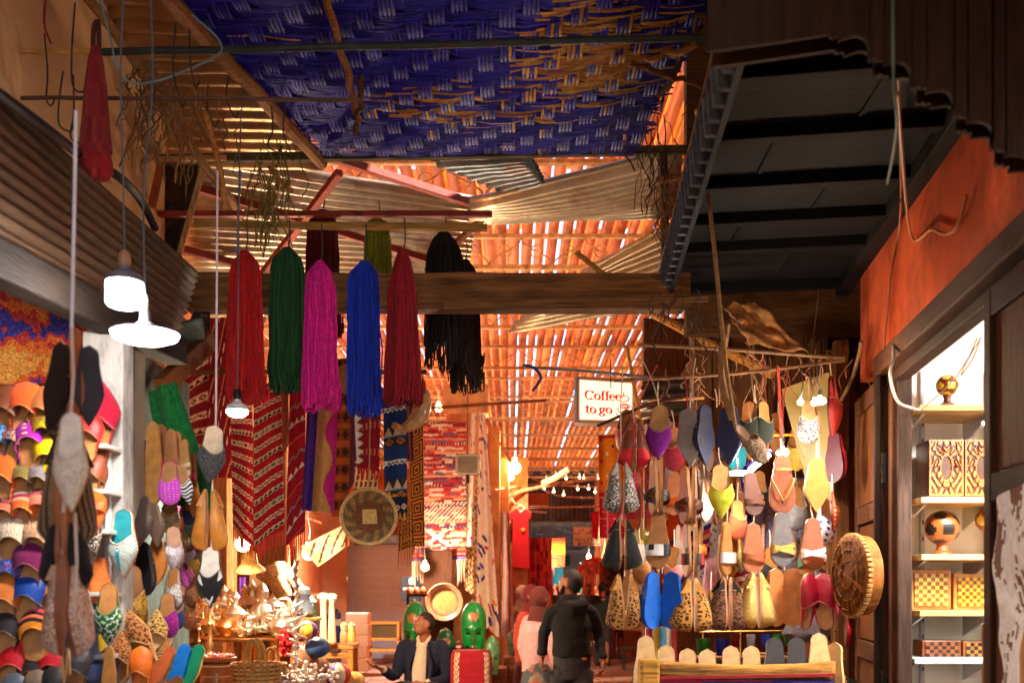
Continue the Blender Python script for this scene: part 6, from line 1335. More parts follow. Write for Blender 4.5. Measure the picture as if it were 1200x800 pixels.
# ---- the walking man, seen from behind (px 669, depth 8.6)
def V(x, y, z): return Vector((x, y, z))
wm = thing('person', V(.525, 8.75, 0), 'man from behind in a black hoodie and dark jeans walking up the lane', 'person')
o = V(.525, 8.75, 0)
body = MB(); hc = o + V(-.01, .02, 1.635); R, q = head(body, hc, 180 + 62, -4, (150, 96, 66))
limb(body, [o + V(0, .02, 1.40), o + V(-.005, .03, 1.5), o + V(-.01, .03, 1.58)], [.062, .056, .06], SKIN)
limb(body, [o + V(0, 0, .95), o + V(0, .01, 1.2), o + V(0, .02, 1.42)], [(.13, .09), (.14, .09), (.12, .08)], SKIN)
hl, hr = o + V(-.262, .0, .99), o + V(.262, -.06, .965)
for s, el, wr in ((-1, o + V(-.235, .07, 1.2), hl), (1, o + V(.24, .08, 1.19), hr)):
    limb(body, [o + V(s * .15, .03, 1.38), el, wr], [.045, .036, .028], SKIN)
    hand(body, wr, (wr - el).normalized() + V(0, -.15, -.3), V(s, .2, 0), 1.08, .85, SKIN, side=s)
limb(body, [o + V(-.09, 0, .92), o + V(-.11, .05, .5), o + V(-.12, .25, .10)], [.07, .05, .04], SKIN); limb(body, [o + V(.09, 0, .92), o + V(.11, -.10, .5), o + V(.12, -.16, .09)], [.07, .05, .04], SKIN)
remeshed(body, 'body', 'skin', wm, .0075, lambda p: (150, 92, 62))
face_bits(wm, q, R, 1); hairmesh(wm, hc, R, 1, (20, 15, 13), nape=-.085)
bd = MB(); bd.tube([q(-.066, -.02, -.02), q(-.058, -.05, -.078), q(0, -.088, -.112), q(.058, -.05, -.078), q(.066, -.02, -.02)], [(.013, .026)] * 5, (34, 24, 20), 8); bd.build('beard', 'hair', wm)
jk = MB()
limb(jk, [o + V(0, -.01, 1.0), o + V(0, -.01, 1.1), o + V(0, .0, 1.25), o + V(0, .015, 1.36), o + V(0, .02, 1.47)], [(.165, .12), (.17, .125), (.178, .125), (.17, .11), (.08, .07)], (20, 18, 22), 18)
for s, el, wr in ((-1, o + V(-.24, .07, 1.2), hl + V(0, 0, .03)), (1, o + V(.245, .08, 1.19), hr + V(0, 0, .03))):
    limb(jk, [o + V(s * .11, .02, 1.41), o + V(s * .175, .03, 1.37), el, wr], [.06, .066, .054, .04], (20, 18, 22))
    jk.tube([wr + V(0, 0, .02), wr - V(0, 0, .015)], .048, (20, 18, 22), 12)
limb(jk, [o + V(-.12, -.05, 1.46), o + V(0, -.11, 1.42), o + V(.12, -.05, 1.46)], [(.05, .045), (.065, .06), (.05, .045)], (20, 18, 22))
limb(jk, [o + V(-.10, .02, 1.50), o + V(0, -.07, 1.50), o + V(.10, .02, 1.50)], [.04, .045, .04], (20, 18, 22))
limb(jk, [o + V(0, -.01, .995), o + V(0, -.01, 1.05)], [(.176, .13), (.172, .128)], (20, 18, 22), 18)
remeshed(jk, 'hoodie', 'cloth', wm, .012, lambda p: (7, 7, 9), 4, .008)
tr = MB()
limb(tr, [o + V(0, 0, .80), o + V(0, -.005, 1.03)], [(.17, .125), (.165, .118)], (36, 34, 36), 16)
limb(tr, [o + V(-.09, 0, .86), o + V(-.115, .06, .5), o + V(-.12, .23, .08)], [.105, .075, .062], (36, 34, 36)); limb(tr, [o + V(.09, 0, .86), o + V(.11, -.10, .5), o + V(.12, -.16, .08)], [.105, .075, .062], (36, 34, 36))
remeshed(tr, 'jeans', 'cloth', wm, .012, lambda p: (52, 50, 52), 4, .005)
sh_ = MB()
for x, y in ((-.12, .27), (.12, -.14)): limb(sh_, [o + V(x, y - .08, .05), o + V(x, y + .05, .05), o + V(x, y + .17, .04)], [(.045, .05), (.05, .05), (.04, .035)], (30, 28, 28), 10, ref=Z)
sh_.build('shoes', 'leather', wm)
pk = MB(); pk.box(o + V(.10, -.135, .985), (.04, .012, .02), (176, 96, 40)); pk.build('leather_patch', 'leather', wm)
# ---- the seated man (px 492, depth 10.3)
sm = thing('person', V(-.93, 10.3, 0), 'seated man in a navy suit gesturing with an open palm', 'person'); o = V(-.93, 10.3, 0)
body = MB(); hc = o + V(.03, -.07, 1.225); R, q = head(body, hc, -62, -6, (150, 92, 58))
limb(body, [o + V(.02, .0, .98), o + V(.025, -.03, 1.08), o + V(.03, -.05, 1.17)], [.065, .056, .058], SKIN)
limb(body, [o + V(0, .04, .50), o + V(0, .03, .8), o + V(.01, .0, 1.0)], [(.14, .1), (.14, .1), (.12, .08)], SKIN)
hR, hL = o + V(-.40, -.22, .785), o + V(.035, -.26, .625)
eR, eL = o + V(-.27, -.04, .70), o + V(.26, -.06, .68)
limb(body, [o + V(-.17, .0, .99), eR, hR], [.045, .036, .028], SKIN); limb(body, [o + V(.19, .0, .99), eL, hL], [.045, .036, .028], SKIN)
hand(body, hR, V(-.9, -.2, .32), V(-.1, -.1, -1), 1.1, .25, SKIN, side=1); hand(body, hL, V(-.9, -.15, -.25), V(-.1, -.7, .6), 1.1, .45, SKIN, side=1)
remeshed(body, 'body', 'skin', sm, .0075, lambda p: (160, 98, 62))
face_bits(sm, q, R, 1); hairmesh(sm, hc, R, 1, (34, 24, 20), nape=-.05)
NV = (24, 28, 52)
jk = MB(); limb(jk, [o + V(0, .05, .50), o + V(0, .04, .7), o + V(.005, .02, .86), o + V(.01, .01, .97), o + V(.02, .0, 1.06)], [(.2, .15), (.19, .14), (.21, .145), (.2, .12), (.085, .07)], NV, 18)
limb(jk, [o + V(-.12, 0, 1.01), o + V(-.2, 0, .97), eR, hR + (eR - hR) * .22], [.065, .072, .062, .048], NV); limb(jk, [o + V(.14, 0, 1.01), o + V(.22, 0, .97), eL, hL + (eL - hL) * .22], [.065, .072, .062, .048], NV)
remeshed(jk, 'jacket', 'cloth', sm, .011, lambda p: NV, 4, .006)
st_ = MB(); st_.grid(lambda u, v: o + V(-.1 + .17 * u + (.05 * (v - .5)) * 1, -.128 - .03 * sin(pi * u) - .0 * v + .03 * v, .58 + .46 * v) + V((u - .5) * -.06 * v, 0, 0), 10, 12, (222, 196, 166)); st_.build('shirt_front', 'cloth', sm, solid=.012)
b = MB()
for s in (-1, 1): b.tube([o + V(.01 + s * .03, -.115, 1.02), o + V(.02 + s * .06, -.06, 1.085), o + V(.02 + s * .05, .01, 1.10)], [(.014, .02)] * 3, (226, 204, 176), 8)
for hh, ee in ((hR, eR), (hL, eL)): b.tube([hh + (ee - hh) * .24, hh + (ee - hh) * .10], [.04, .038], (226, 204, 176), 12)
b.build('collar', 'cloth', sm)
b = MB(); b.tube([o + V(-.10, -.14, .62), o + V(-.135, -.15, .8), o + V(-.06, -.12, 1.0)], [(.008, .02), (.008, .035), (.008, .02)], NV, 6); b.tube([o + V(.075, -.14, .62), o + V(.10, -.15, .8), o + V(.06, -.11, 1.0)], [(.008, .02), (.008, .035), (.008, .02)], NV, 6); b.build('lapel', 'cloth', sm)
tr = MB(); limb(tr, [o + V(0, .08, .54), o + V(0, -.06, .53)], [(.19, .12), (.18, .1)], NV, 14, ref=Z)
for s in (-1, 1): limb(tr, [o + V(s * .1, 0, .54), o + V(s * .18 - .04, -.42, .54), o + V(s * .17 - .04, -.40, .1)], [.1, .085, .06], NV, 14, ref=X)
remeshed(tr, 'trousers', 'cloth', sm, .012, lambda p: NV, 4, .005)
b = MB()
for s in (-1, 1): limb(b, [o + V(s * .17 - .04, -.36, .05), o + V(s * .17 - .04, -.48, .05), o + V(s * .17 - .04, -.60, .04)], [(.05, .05), (.05, .05), (.04, .035)], (26, 20, 18), 10, ref=Z)
b.build('shoes', 'leather', sm)
st_ = thing('stool', o + V(0, .05, 0), 'low wooden stool under the seated man', 'stool')
b = MB(); b.box(o + V(0, .06, .41), (.40, .36, .04), (130, 80, 44)); b.build('seat', 'woodx', st_, bev=.01)
for sx in (-1, 1):
    for sy in (-1, 1): b = MB(); b.box(o + V(sx * .16, .06 + sy * .14, .2), (.04, .04, .4), (120, 70, 40)); b.build('leg', 'woodz', st_, bev=.004)
# ---- generic standing figure for the rest
def figure(label, px, Y, hgt, yaw, topc, legc, hairc=(26, 20, 18), skin=SKIN, skirt=False, scarf=None, vox=.02, armfwd=0, gz=0, pat=None, lab_hair=True):
    base = V((px - 600) / F * Y, Y, gz); k = hgt / 1.75; t = thing('person', base, label, 'person')
    Rz = Matrix.Rotation(radians(yaw), 3, 'Z')
    def P(x, y, z): return base + Rz @ (V(x, y, z) * k)
    body = MB(); hc = P(0, -.02, 1.635); R, q = head(body, hc, yaw, 0, skin, k)
    limb(body, [P(0, .0, 1.4), P(0, 0, 1.58)], [.06 * k, .056 * k], skin); limb(body, [P(0, 0, .9), P(0, 0, 1.42)], [.1 * k, .1 * k], skin)
    W_ = []
    for s in (-1, 1):
        el, wr = P(s * .25, .03 - armfwd * .05, 1.12), P(s * (.25 - .1 * armfwd), -.06 - .26 * armfwd, .88 + .27 * armfwd); W_.append((s, el, wr))
        limb(body, [P(s * .17, 0, 1.38), el, wr], [.045 * k, .036 * k, .028 * k], skin); hand(body, wr, (wr - el), Rz @ V(s, 0, .2), k, .5, skin, side=s)
        limb(body, [P(s * .09, 0, .9), P(s * .1, 0, .5), P(s * .1, 0, .08)], [.06 * k, .05 * k, .04 * k], skin)
    remeshed(body, 'body', 'skin', t, max(vox * .7, .011), lambda p: skin, 3)
    face_bits(t, q, R, k)
    if scarf:
        b = MB(); b.ball(hc + R @ V(0, .018, .012) * k, (.088 * k, .108 * k, .118 * k), scarf, 16, R); keep = [f for f in b.f if not ((R.inverted() @ (sum((b.v[i] for i in f), Vector()) / len(f) - hc)).y < -.05 * k)]
        b.f = keep; b.c = [scarf] * len(keep); limb(b, [P(0, .03, 1.40), P(0, .02, 1.55)], [(.10 * k, .085 * k), (.068 * k, .075 * k)], scarf); b.build('headscarf', 'cloth', t, solid=.01)
    else: hairmesh(t, hc, R, k, hairc)
    jk = MB(); limb(jk, [P(0, 0, .86), P(0, 0, 1.05), P(0, 0, 1.3), P(0, 0, 1.46)], [(.19 * k, .13 * k), (.19 * k, .13 * k), (.2 * k, .125 * k), (.08 * k, .07 * k)], topc, 14)
    for s, el, wr in W_: limb(jk, [P(s * .14, 0, 1.4), P(s * .2, 0, 1.37), el, wr + (el - wr) * .12], [.065 * k, .068 * k, .056 * k, .045 * k], topc)
    remeshed(jk, 'jacket', 'cloth', t, vox, pat or (lambda p: topc), 3, .006)
    tr = MB()
    if skirt: limb(tr, [P(0, 0, 1.0), P(0, 0, .6), P(0, 0, .06)], [(.15 * k, .12 * k), (.22 * k, .19 * k), (.27 * k, .24 * k)], legc, 18)
    else:
        limb(tr, [P(0, 0, .8), P(0, 0, .93)], [(.17 * k, .12 * k), (.17 * k, .12 * k)], legc)
        for s in (-1, 1): limb(tr, [P(s * .09, 0, .86), P(s * .1, s * .03, .5), P(s * .1, s * .06, .07)], [.1 * k, .075 * k, .06 * k], legc)
    remeshed(tr, 'skirt' if skirt else 'trousers', 'cloth', t, vox, (lambda p: legc) if not callable(skirt) else skirt, 3, .005)
    b = MB()
    for s in (-1, 1): limb(b, [P(s * .1, .05, .04), P(s * .1, -.17, .035)], [(.045 * k, .045 * k), (.04 * k, .03 * k)], (40, 30, 26), 8, ref=Z)
    b.build('shoes', 'leather', t); return t
def floral(p): return (90, 96, 100) if noise.noise(p * 9) < .12 else (190, 96, 80) if noise.noise(p * 14) > .1 else (150, 140, 120)
figure('vendor in a grey hoodie standing behind the teapots', 324, 9.9, 1.72, 78, (70, 58, 54), (40, 34, 36), vox=.014, armfwd=1)
figure('woman in a pink shirt and floral skirt beside the walking man', 632, 9.6, 1.60, 128, (236, 178, 176), (100, 100, 104), scarf=(110, 46, 40), skirt=floral, vox=.015)
figure('woman wrapped in an orange red shawl behind the pink shirt', 622, 10.6, 1.62, 60, (206, 78, 52), (120, 60, 50), scarf=(126, 40, 36), vox=.018, skirt=True)
figure('veiled woman in brown farther along the cloth shops', 612, 13.5, 1.62, 40, (150, 96, 76), (90, 60, 50), scarf=(190, 150, 124), vox=.02, skirt=True)
figure('distant shopper in a white shirt and pale patterned trousers', 714, 23, 1.66, 180, (226, 216, 206), (190, 160, 130), vox=.022)
figure('distant man in a dark green coat near the leopard slippers', 706, 20, 1.7, 160, (30, 34, 32), (50, 44, 44), vox=.022)
figure('distant person in navy and dark red beside the stool', 722, 22, 1.7, 185, (50, 54, 90), (110, 30, 40), vox=.022)
for i, (l, px, Y, c_) in enumerate([('far stroller in blue grey at the lane middle', 690, 28, (90, 100, 120)), ('far stroller in tan at the lane middle', 697, 31, (176, 130, 90)), ('far stroller in red by the textile arch', 684, 34, (180, 60, 50)), ('far stroller in black by the textile arch', 704, 27, (36, 34, 40)), ('far stroller in cream near the dark gable', 676, 30, (210, 190, 160)), ('far stroller in olive behind the hoodie', 655, 26, (100, 96, 60)), ('far stroller in teal behind the hoodie', 647, 29, (50, 110, 120))]):
    figure(l, px, Y, 1.68, random.choice([0, 180, 150]), c_, jit((70, 60, 60), 20), vox=.03)
# the blurred customer behind the standing soles
cu = thing('person', at(936, 700, 5.2), 'bearded person with curly grey hair bending behind the counter', 'person')
p = at(948, 752, 4.9); body = MB(); R, q = head(body, p, 40, 20, (196, 120, 84), 1.0); limb(body, [p + V(.02, .05, -.12), p + V(.1, .1, -.3)], [.06, .07], SKIN); limb(body, [p + V(.1, .1, -.25), p + V(.15, .12, -.8)], [(.17, .12), (.2, .14)], SKIN)
remeshed(body, 'body', 'skin', cu, .01, lambda v: (186, 112, 76)); face_bits(cu, q, R, 1)
hb = MB(); hb.ball(p + V(-.01, .02, .04), (.105, .115, .10), (96, 84, 86), 20)
for v in hb.v: v += (v - p).normalized() * .03 * noise.noise(v * 26)
hb.f = [f for f in hb.f if (sum((hb.v[i] for i in f), Vector()) / len(f)).z > p.z - .005]; hb.c = [(96, 84, 86)] * len(hb.f); hb.build('hair', 'fur', cu, solid=.01)
jk = MB(); limb(jk, [p + V(.1, .1, -.2), p + V(.13, .12, -.5), p + V(.15, .12, -.85)], [(.15, .12), (.2, .14), (.2, .15)], (24, 22, 24), 14); remeshed(jk, 'jacket', 'cloth', cu, .015, lambda v: (26, 24, 26), 3, .006)
# ================================================================ MIDDLE: stone pier, shutter bay, masks
PIER = (226, 170, 110)
pr_ = thing('stone_pier', at(545, 800, 13), 'pale stone pier with a stepped cap, hung with carpets', 'pier')
def blk(x0, x1, y0, y1, Y, d, c, nm):
    a, bq = at(x0, y1, Y), at(x1, y0, Y); b = MB(); b.box(((a.x + bq.x) / 2, Y + d / 2, (a.z + bq.z) / 2), (bq.x - a.x, d, bq.z - a.z), c); return b.build(nm, 'stone', pr_, bev=.02)
blk(519, 572, 449, 484, 12.6, .9, PIER, 'cap'); blk(522, 569, 485, 900, 12.75, .7, (214, 156, 100), 'shaft')
blk(572, 586, 500, 900, 13.1, .6, (226, 164, 104), 'shaft'); blk(586, 597, 535, 900, 13.3, .6, (220, 150, 96), 'shaft')
blk(496, 524, 652, 900, 13.0, .5, (176, 110, 74), 'side_block')
rod('thin brown pole across the stone cap', [(505, 478, 12.5), (640, 469, 12.6)], .02, (120, 70, 40), 'iron')
# shutter
sh2 = thing('roller_shutter', at(478, 800, 22), 'grey roller shutter closed at the end of the bay', 'shutter')
zt = at(0, 637, 22).z; xa, xb = at(407, 0, 22).x, at(556, 0, 22).x
for i in range(30):
    z = zt - .09 * i - .05
    if z < .05: break
    b = MB(); b.box(((xa + xb) / 2, 22, z), (xb - xa, .03, .088), jit((186, 198, 214), 4)); b.build('slat', 'plastic', sh2, bev=.006)
b = MB(); b.box(((xa + xb) / 2, 21.9, zt + .09), (xb - xa + .1, .22, .2), (120, 140, 156)); b.build('housing', 'zinc', sh2, bev=.02)
for xx in (xa - .06, xb + .06): b = MB(); b.box((xx, 21.95, zt / 2), (.1, .1, zt), (110, 110, 112)); b.build('guide', 'zinc', sh2, bev=.01)
wallthing('orange door wall beside the grey shutter and cartons', at(368, 0, 21).x, at(406, 0, 21).x, 21, 21.2, 0, 3.4, (176, 136, 108), 'plaster')
wallthing('brown brick strip behind the warm boxy lamp', at(345, 0, 20).x, at(366, 0, 20).x, 20, 20.2, 0, 3.2, (110, 66, 42), 'stone')
wallthing('dark carved wood behind the round tray and masks', at(502, 0, 13).x, at(530, 0, 12.4).x, 12.35, 12.6, 0, 2.05, (70, 36, 20), 'woodz')
b = MB(); b.box((at(345, 0, 20).x + .35, 19.5, .55), (1.3, .3, 1.1), (60, 54, 52)); top(b.build('low_wall', 'woodx', None, bev=.02), 'dark low counter in front of the orange door wall', 'counter')
def px_box(label, x0, x1, y0, y1, Y, d, c, name, cat, mat='suede', group=None, bev=.01):
    a, bq = at(x0, y1, Y), at(x1, y0, Y); b = MB(); b.box(((a.x + bq.x) / 2, Y + d / 2, (a.z + bq.z) / 2), (bq.x - a.x, d, bq.z - a.z), c)
    return top(b.build(name, mat, None, bev=bev), label, cat, group)
for i, (x0, x1, y0, y1) in enumerate([(405, 431, 718, 731), (406, 432, 731, 744), (404, 432, 744, 757), (402, 430, 757, 771), (404, 432, 771, 786)]):
    px_box(['top brown carton, flap bulging, by the grey shutter', 'second carton from the top of the stack', 'middle carton of the stack by the shutter', 'fourth carton down in the stack', 'bottom carton of the stack on the paving'][i], x0, x1, y0, y1, 17.5, .4, jit((186, 156, 126), 10), 'carton', 'carton', group='cartons stacked by the shutter')
vt = thing('display_case', at(450, 766, 20), 'wooden glazed display case before the grey shutter', 'display case')
for (x0, x1, y0, y1, nm) in ((431, 468, 728, 731, 'frame_rail'), (431, 468, 747, 750, 'frame_rail'), (431, 468, 760, 763, 'frame_rail'), (431, 433, 731, 770, 'frame_post'), (465, 468, 731, 770, 'frame_post')):
    a, bq = at(x0, y1, 20), at(x1, y0, 20); b = MB(); b.box(((a.x + bq.x) / 2, 20.2, (a.z + bq.z) / 2), (bq.x - a.x, .4, bq.z - a.z), (206, 140, 66)); b.build(nm, 'woodx', vt, bev=.006)
a, bq = at(433, 747, 20), at(465, 731, 20); b = MB(); b.box(((a.x + bq.x) / 2, 20.05, (a.z + bq.z) / 2), (bq.x - a.x, .02, bq.z - a.z), (150, 130, 90)); b.build('pane', 'glass', vt)
# black notice
nt_ = thing('notice', at(482, 700, 19), 'small black notice with a white emblem and white lettering', 'sign')
a, bq = at(470, 704, 19), at(494, 675, 19); b = MB(); b.box(((a.x + bq.x) / 2, 19.02, (a.z + bq.z) / 2), (bq.x - a.x, .03, bq.z - a.z), (30, 34, 36)); b.build('board', 'plastic', nt_)
b = MB(); k = 19 / F
b.prism([(-2.6, -1), (-2.6, 5), (-1, 6.5), (2.6, 6.5), (2.6, -1)], at(482, 681, 19) - Yv * .004 - Z * .03, X * k, Z * k, Yv * .003, (236, 236, 236)); b.build('emblem', 'plastic', nt_, smooth=False)
b = MB(); GL2 = {'S': [[(.4, .6), (.1, .7), (.1, .4), (.4, .3), (.4, 0), (.05, .05)]], 'A': [[(0, 0), (.22, .7), (.45, 0)], [(.1, .25), (.35, .25)]], 'V': [[(0, .7), (.22, 0), (.45, .7)]], 'O': [arc(.22, .35, .2, .33, 0, 360)], 'N': [[(0, 0), (0, .7), (.4, 0), (.4, .7)]], 'E': [[(.4, .7), (.05, .7), (.05, 0), (.4, 0)], [(.05, .36), (.35, .36)]], 'R': [[(.05, 0), (.05, .7), (.38, .6), (.05, .36), (.42, 0)]], 'I': [[(.2, 0), (.2, .7)]], 'T': [[(0, .7), (.45, .7)], [(.22, .7), (.22, 0)]], 'L': [[(.05, .7), (.05, 0), (.4, 0)]]}
def caps(s, x, y, em):
    out = []
    for ch in s: out += [[(x + a * em, y + b_ * em) for a, b_ in st] for st in GL2[ch]]; x += .56 * em
    return out
strokes(b, caps('SAVONNERIE', 0, 0, 3.4), lambda x, y: at(472.5 + x, 690.5 - y, 19) - Yv * .003, (.5, .3, .5), (236, 236, 236)); strokes(b, caps('ARTISANALE', 0, 0, 2.4), lambda x, y: at(475 + x, 696 - y, 19) - Yv * .003, (.4, .2, .4), (220, 220, 220)) if False else None
b.build('lettering', 'plastic', nt_, smooth=False)
# masks: tall green carved heads
def mask(label, px, yt, yb, wpx, Y, c, face=(190, 120, 60), yaw=0, gem=True, carve=1.0, name='tribal_mask'):
    k = Y / F; p = at(px, (yt + yb) / 2, Y); h = (yb - yt) * k / 2; w = wpx * k / 2; t = thing(name, at(px, yb, Y), label, 'carved head', 'carved heads round the seated man')
    R = Matrix.Rotation(radians(yaw), 3, 'Z')
    def prof(z):                                                    # z -1..1
        return sqrt(max(0, 1 - max(0, z - .25) ** 2 / .5625)) * (.80 + .2 * min(1, (z + 1) / .7)) if z > .25 else (.66 + .34 * min(1, max(0, (z + 1) / 1.0)) ** .8)
    def gauss(x, z, cx, cz, sx, sz): return math.exp(-((x - cx) / sx) ** 2 - ((z - cz) / sz) ** 2)
    def fn(u, v):
        a = 2 * pi * u; z = -1 + 2 * v; r = prof(z); x, y = sin(a) * r, -cos(a) * r
        f = 0
        if y < 0:
            f = .34 * gauss(x, z, 0, -.28, .13, .24) + .12 * gauss(x, z, 0, -.42, .2, .09) + .16 * gauss(x, z, 0, -.70, .26, .07) - .14 * gauss(x, z, -.4, -.16, .22, .09) - .14 * gauss(x, z, .4, -.16, .22, .09) + .10 * gauss(x, z, -.4, -.16, .14, .05) + .1 * gauss(x, z, .4, -.16, .14, .05) + .08 * gauss(x, z, 0, -.02, .6, .06)
        y -= f * carve
        return p + R @ V(x * w, y * w * .8, z * h)
    def colf(u, v):
        a = 2 * pi * u; z = -1 + 2 * v; x, fr_ = sin(a), cos(a) > 0
        if fr_ and gem and (x / .42) ** 2 + ((z - .45) / .17) ** 2 < 1: return jit((206, 140, 80), 10)
        if fr_ and (abs(x) < .26 and abs(z + .69) < .07): return (140, 50, 40)
        if fr_ and abs(x) < .1 and abs(z + .32) < .2: return mixc(c, face, .5)
        if fr_ and ((abs(x) - .42) / .23) ** 2 + ((z + .15) / .065) ** 2 < 1: return (20, 30, 20) if abs(z + .15) < .024 else mixc(c, (0, 20, 10), .55)
        if fr_ and abs(abs(x) - .42) < .24 and abs(z + .02 - .1 * (.4 - abs(abs(x) - .4))) < .034: return mixc(c, (10, 24, 10), .75)
        return jit(c, 6)
    b = MB(); b.grid(fn, 56, 56, colf); b.build('head', 'varnish', t, sharp=False)
    b = MB(); b.ball(p + Z * h * .98, w * .16, (206, 150, 90), 10); b.build('top_knob', 'varnish', t); return t
GRN = (14, 164, 74)
mask('emerald carved head with a copper forehead disc behind the seated man', 487, 704, 775, 30, 11.0, (20, 170, 84), yaw=-14)
mask('tallest bright green carved head with painted eyes', 555, 704, 768, 30, 10.7, (14, 160, 64))
mask('dark green carved head with a round disc by the suit shoulder', 522, 736, 790, 22, 10.6, (16, 120, 70), yaw=10)
mask('small dark brown carved head with a pale star', 538, 751, 772, 15, 10.5, (60, 36, 28), carve=.5)
mask('pale green carved face with closed eyes beside the tall head', 577, 745, 790, 18, 10.6, (96, 160, 100), gem=False, yaw=6, carve=.7)
mask('grey green carved head on a wooden block at the corner', 601, 738, 768, 14, 11.2, (110, 130, 96), gem=False, yaw=20, carve=.6)
px_box('wooden plinth under the pale green carved face', 567, 594, 783, 860, 10.7, .5, (150, 90, 54), 'plinth', 'plinth', 'woodx')
px_box('taller wooden block under the grey green carved head', 590, 611, 770, 860, 11.1, .4, (140, 84, 50), 'plinth', 'plinth', 'woodx')
# round tray on the wood wall
tp = at(521, 705, 12.2); t = thing('round_tray', tp, 'large pinkish wooden tray with a pale centre on the dark wood', 'tray')
b = MB(); M_ = Matrix.Rotation(radians(90), 3, 'X'); r = 22.5 * 12.2 / F
b.lathe([(0, .0), (r * .6, .0), (r * .68, .004), (r * .74, .03), (r * .96, .06), (r, .05), (r * .98, .02), (0, -.03)], tp, lambda u, v: (226, 164, 100) if u < .28 else (120, 74, 56) if u < .42 else (200, 136, 108), 40, M_); b.build('dish', 'varnish', t)
# red kilim pouf
po = thing('pouf', at(551, 800, 9.8), 'red and cream kilim covered pouf below the green heads', 'pouf')
a, bq = at(527, 860, 9.8), at(576, 764, 9.8); b = MB()
def pouf(u, v):
    c_ = 2 * pi * u; e = .35; x = abs(cos(c_)) ** e * (1 if cos(c_) > 0 else -1); y = abs(sin(c_)) ** e * (1 if sin(c_) > 0 else -1); w = (bq.x - a.x) / 2
    zz = v; rr = 1 - .08 * max(0, (zz - .85) / .15) ** 2 if zz <= 1 else 0
    return V((a.x + bq.x) / 2 + x * w * rr, 10.0 + y * w * rr, a.z + (bq.z - a.z) * min(zz, 1))
def poufc(u, v):
    x = cos(2 * pi * u); f = (x + 1) / 2
    if .22 < f < .42 or .66 < f < .92: return (226, 190, 150) if (int(v * 40) + int(f * 60)) % 3 else (120, 40, 40)
    return jit((166, 12, 30), 8)
b.grid(pouf, 100, 50, poufc); b.prism([(cos(2 * pi * i / 40), sin(2 * pi * i / 40)) for i in range(40)], V((a.x + bq.x) / 2, 10.0, bq.z - .01), X * .19, Yv * .19, Z * .02, (166, 20, 34)); b.build('cover', 'cloth', po, sharp=False)
# little shelf with tagines
t = thing('wall_shelf', at(488, 694, 12.0), 'dark little shelf of clay pots in front of the shutter', 'shelf'); b = MB(); b.box(at(489, 697, 12.0), (.24, .15, .03), (60, 34, 22)); b.build('board', 'woodx', t); b = MB(); b.box(at(478, 745, 12.0), (.03, .03, 1.0), (60, 34, 22)); b.build('post', 'woodz', t)
for i, xx in enumerate((480, 488, 496)):
    b = MB(); b.lathe([(0, 0), (.035, 0), (.045, .03), (.03, .07), (.01, .09), (0, .09)], at(xx, 696, 12.0), (160, 84, 50), 14); top(b.build('clay_pot', 'ceramic', None), ['clay pot at the post end of the little shelf', 'middle clay pot on the little shelf', 'clay pot nearest the round tray'][i], 'pot')
# horn, round plate, mirror
b = MB(); pts = [at(468, 447, 5.6), at(476, 449, 5.58), at(487, 456, 5.55), at(494, 470, 5.55), at(492, 486, 5.55), at(482, 497, 5.55), at(470, 502, 5.55), at(462, 498, 5.5)]
b.tube(smooth_path(pts, 5), [.020 + .034 * sin(pi * min(1, i / 30)) for i in range(36)], lambda u, v: jit((206, 156, 100), 10), 14); b.tube(smooth_path([at(465, 440, 5.6), at(464, 446, 5.6), at(470, 450, 5.6)], 4), .024, (200, 150, 96), 10)
top(b.build('horn', 'varnish', None), 'big curled pale horn hanging below the crimson yarn', 'horn')
pp = at(433.5, 605, 5.8); t = thing('woven_plate', pp, 'round woven grass plate with a pale square centre', 'plate'); r = 32 * 5.8 / F
def wov(u, v):
    x, y = (u * 1.0) * cos(2 * pi * v), u * sin(2 * pi * v)
    if u > .95: return (226, 176, 110)
    if max(abs(x), abs(y)) < .25: return (236, 190, 110)
    if u < .58 + .04 * cos(16 * pi * v): return jit((128, 74, 34), 10)
    return (170, 120, 60) if int(v * 24 + u * 3) % 2 else (116, 92, 56)
b = MB(); M2 = Matrix.Rotation(radians(90), 3, 'X') @ Matrix.Rotation(.05, 3, 'X')
nr = 40; b.lathe([(r * i / nr + 1e-4, .05 * (i / nr) ** 2 + .004 * (i % 2)) for i in range(nr + 1)], pp, wov, 72, M2, cap=False); b.build('woven_disc', 'straw', t, solid=.012, sharp=False)
b = MB(); b.tube([pp + M2 @ V(r * cos(2 * pi * i / 40), r * sin(2 * pi * i / 40), .05) for i in range(41)], .011, (226, 180, 116), 8); b.build('rim', 'straw', t)
b = MB(); b.tube([pp + M2 @ V(0, r, .05), at(433, 540, 5.8), at(434, 470, 5.8)], .004, (190, 150, 100), 5); b.build('cord', 'rubber', t)
t = thing('bowl_ladle', at(412, 440, 5.9), 'pale round leather hat edge peeping beside the blue yarn', 'hat')
b = MB(); b.lathe([(0, 0), (.1, .01), (.11, .03), (.1, .035), (0, .03)], at(412, 446, 6.0), (190, 140, 86), 24, Matrix.Rotation(radians(70), 3, 'X')); b.build('brim', 'leather', t); t.name = 'hat'
mp_ = at(548, 544, 6.2); t = thing('hand_mirror', mp_, 'bronze framed square mirror hanging before the striped carpet', 'mirror'); k = 6.2 / F
def rr_(s, e=.25, n=32): return [(s * abs(cos(2 * pi * i / n)) ** e * (1 if cos(2 * pi * i / n) >= 0 else -1), s * .86 * abs(sin(2 * pi * i / n)) ** e * (1 if sin(2 * pi * i / n) >= 0 else -1)) for i in range(n)]
b = MB(); b.prism([(x, y) for x, y in rr_(14.5)], mp_, X * k, Z * k, Yv * .02, (206, 150, 106)); b.build('frame', 'metal', t, smooth=False, bev=.003)
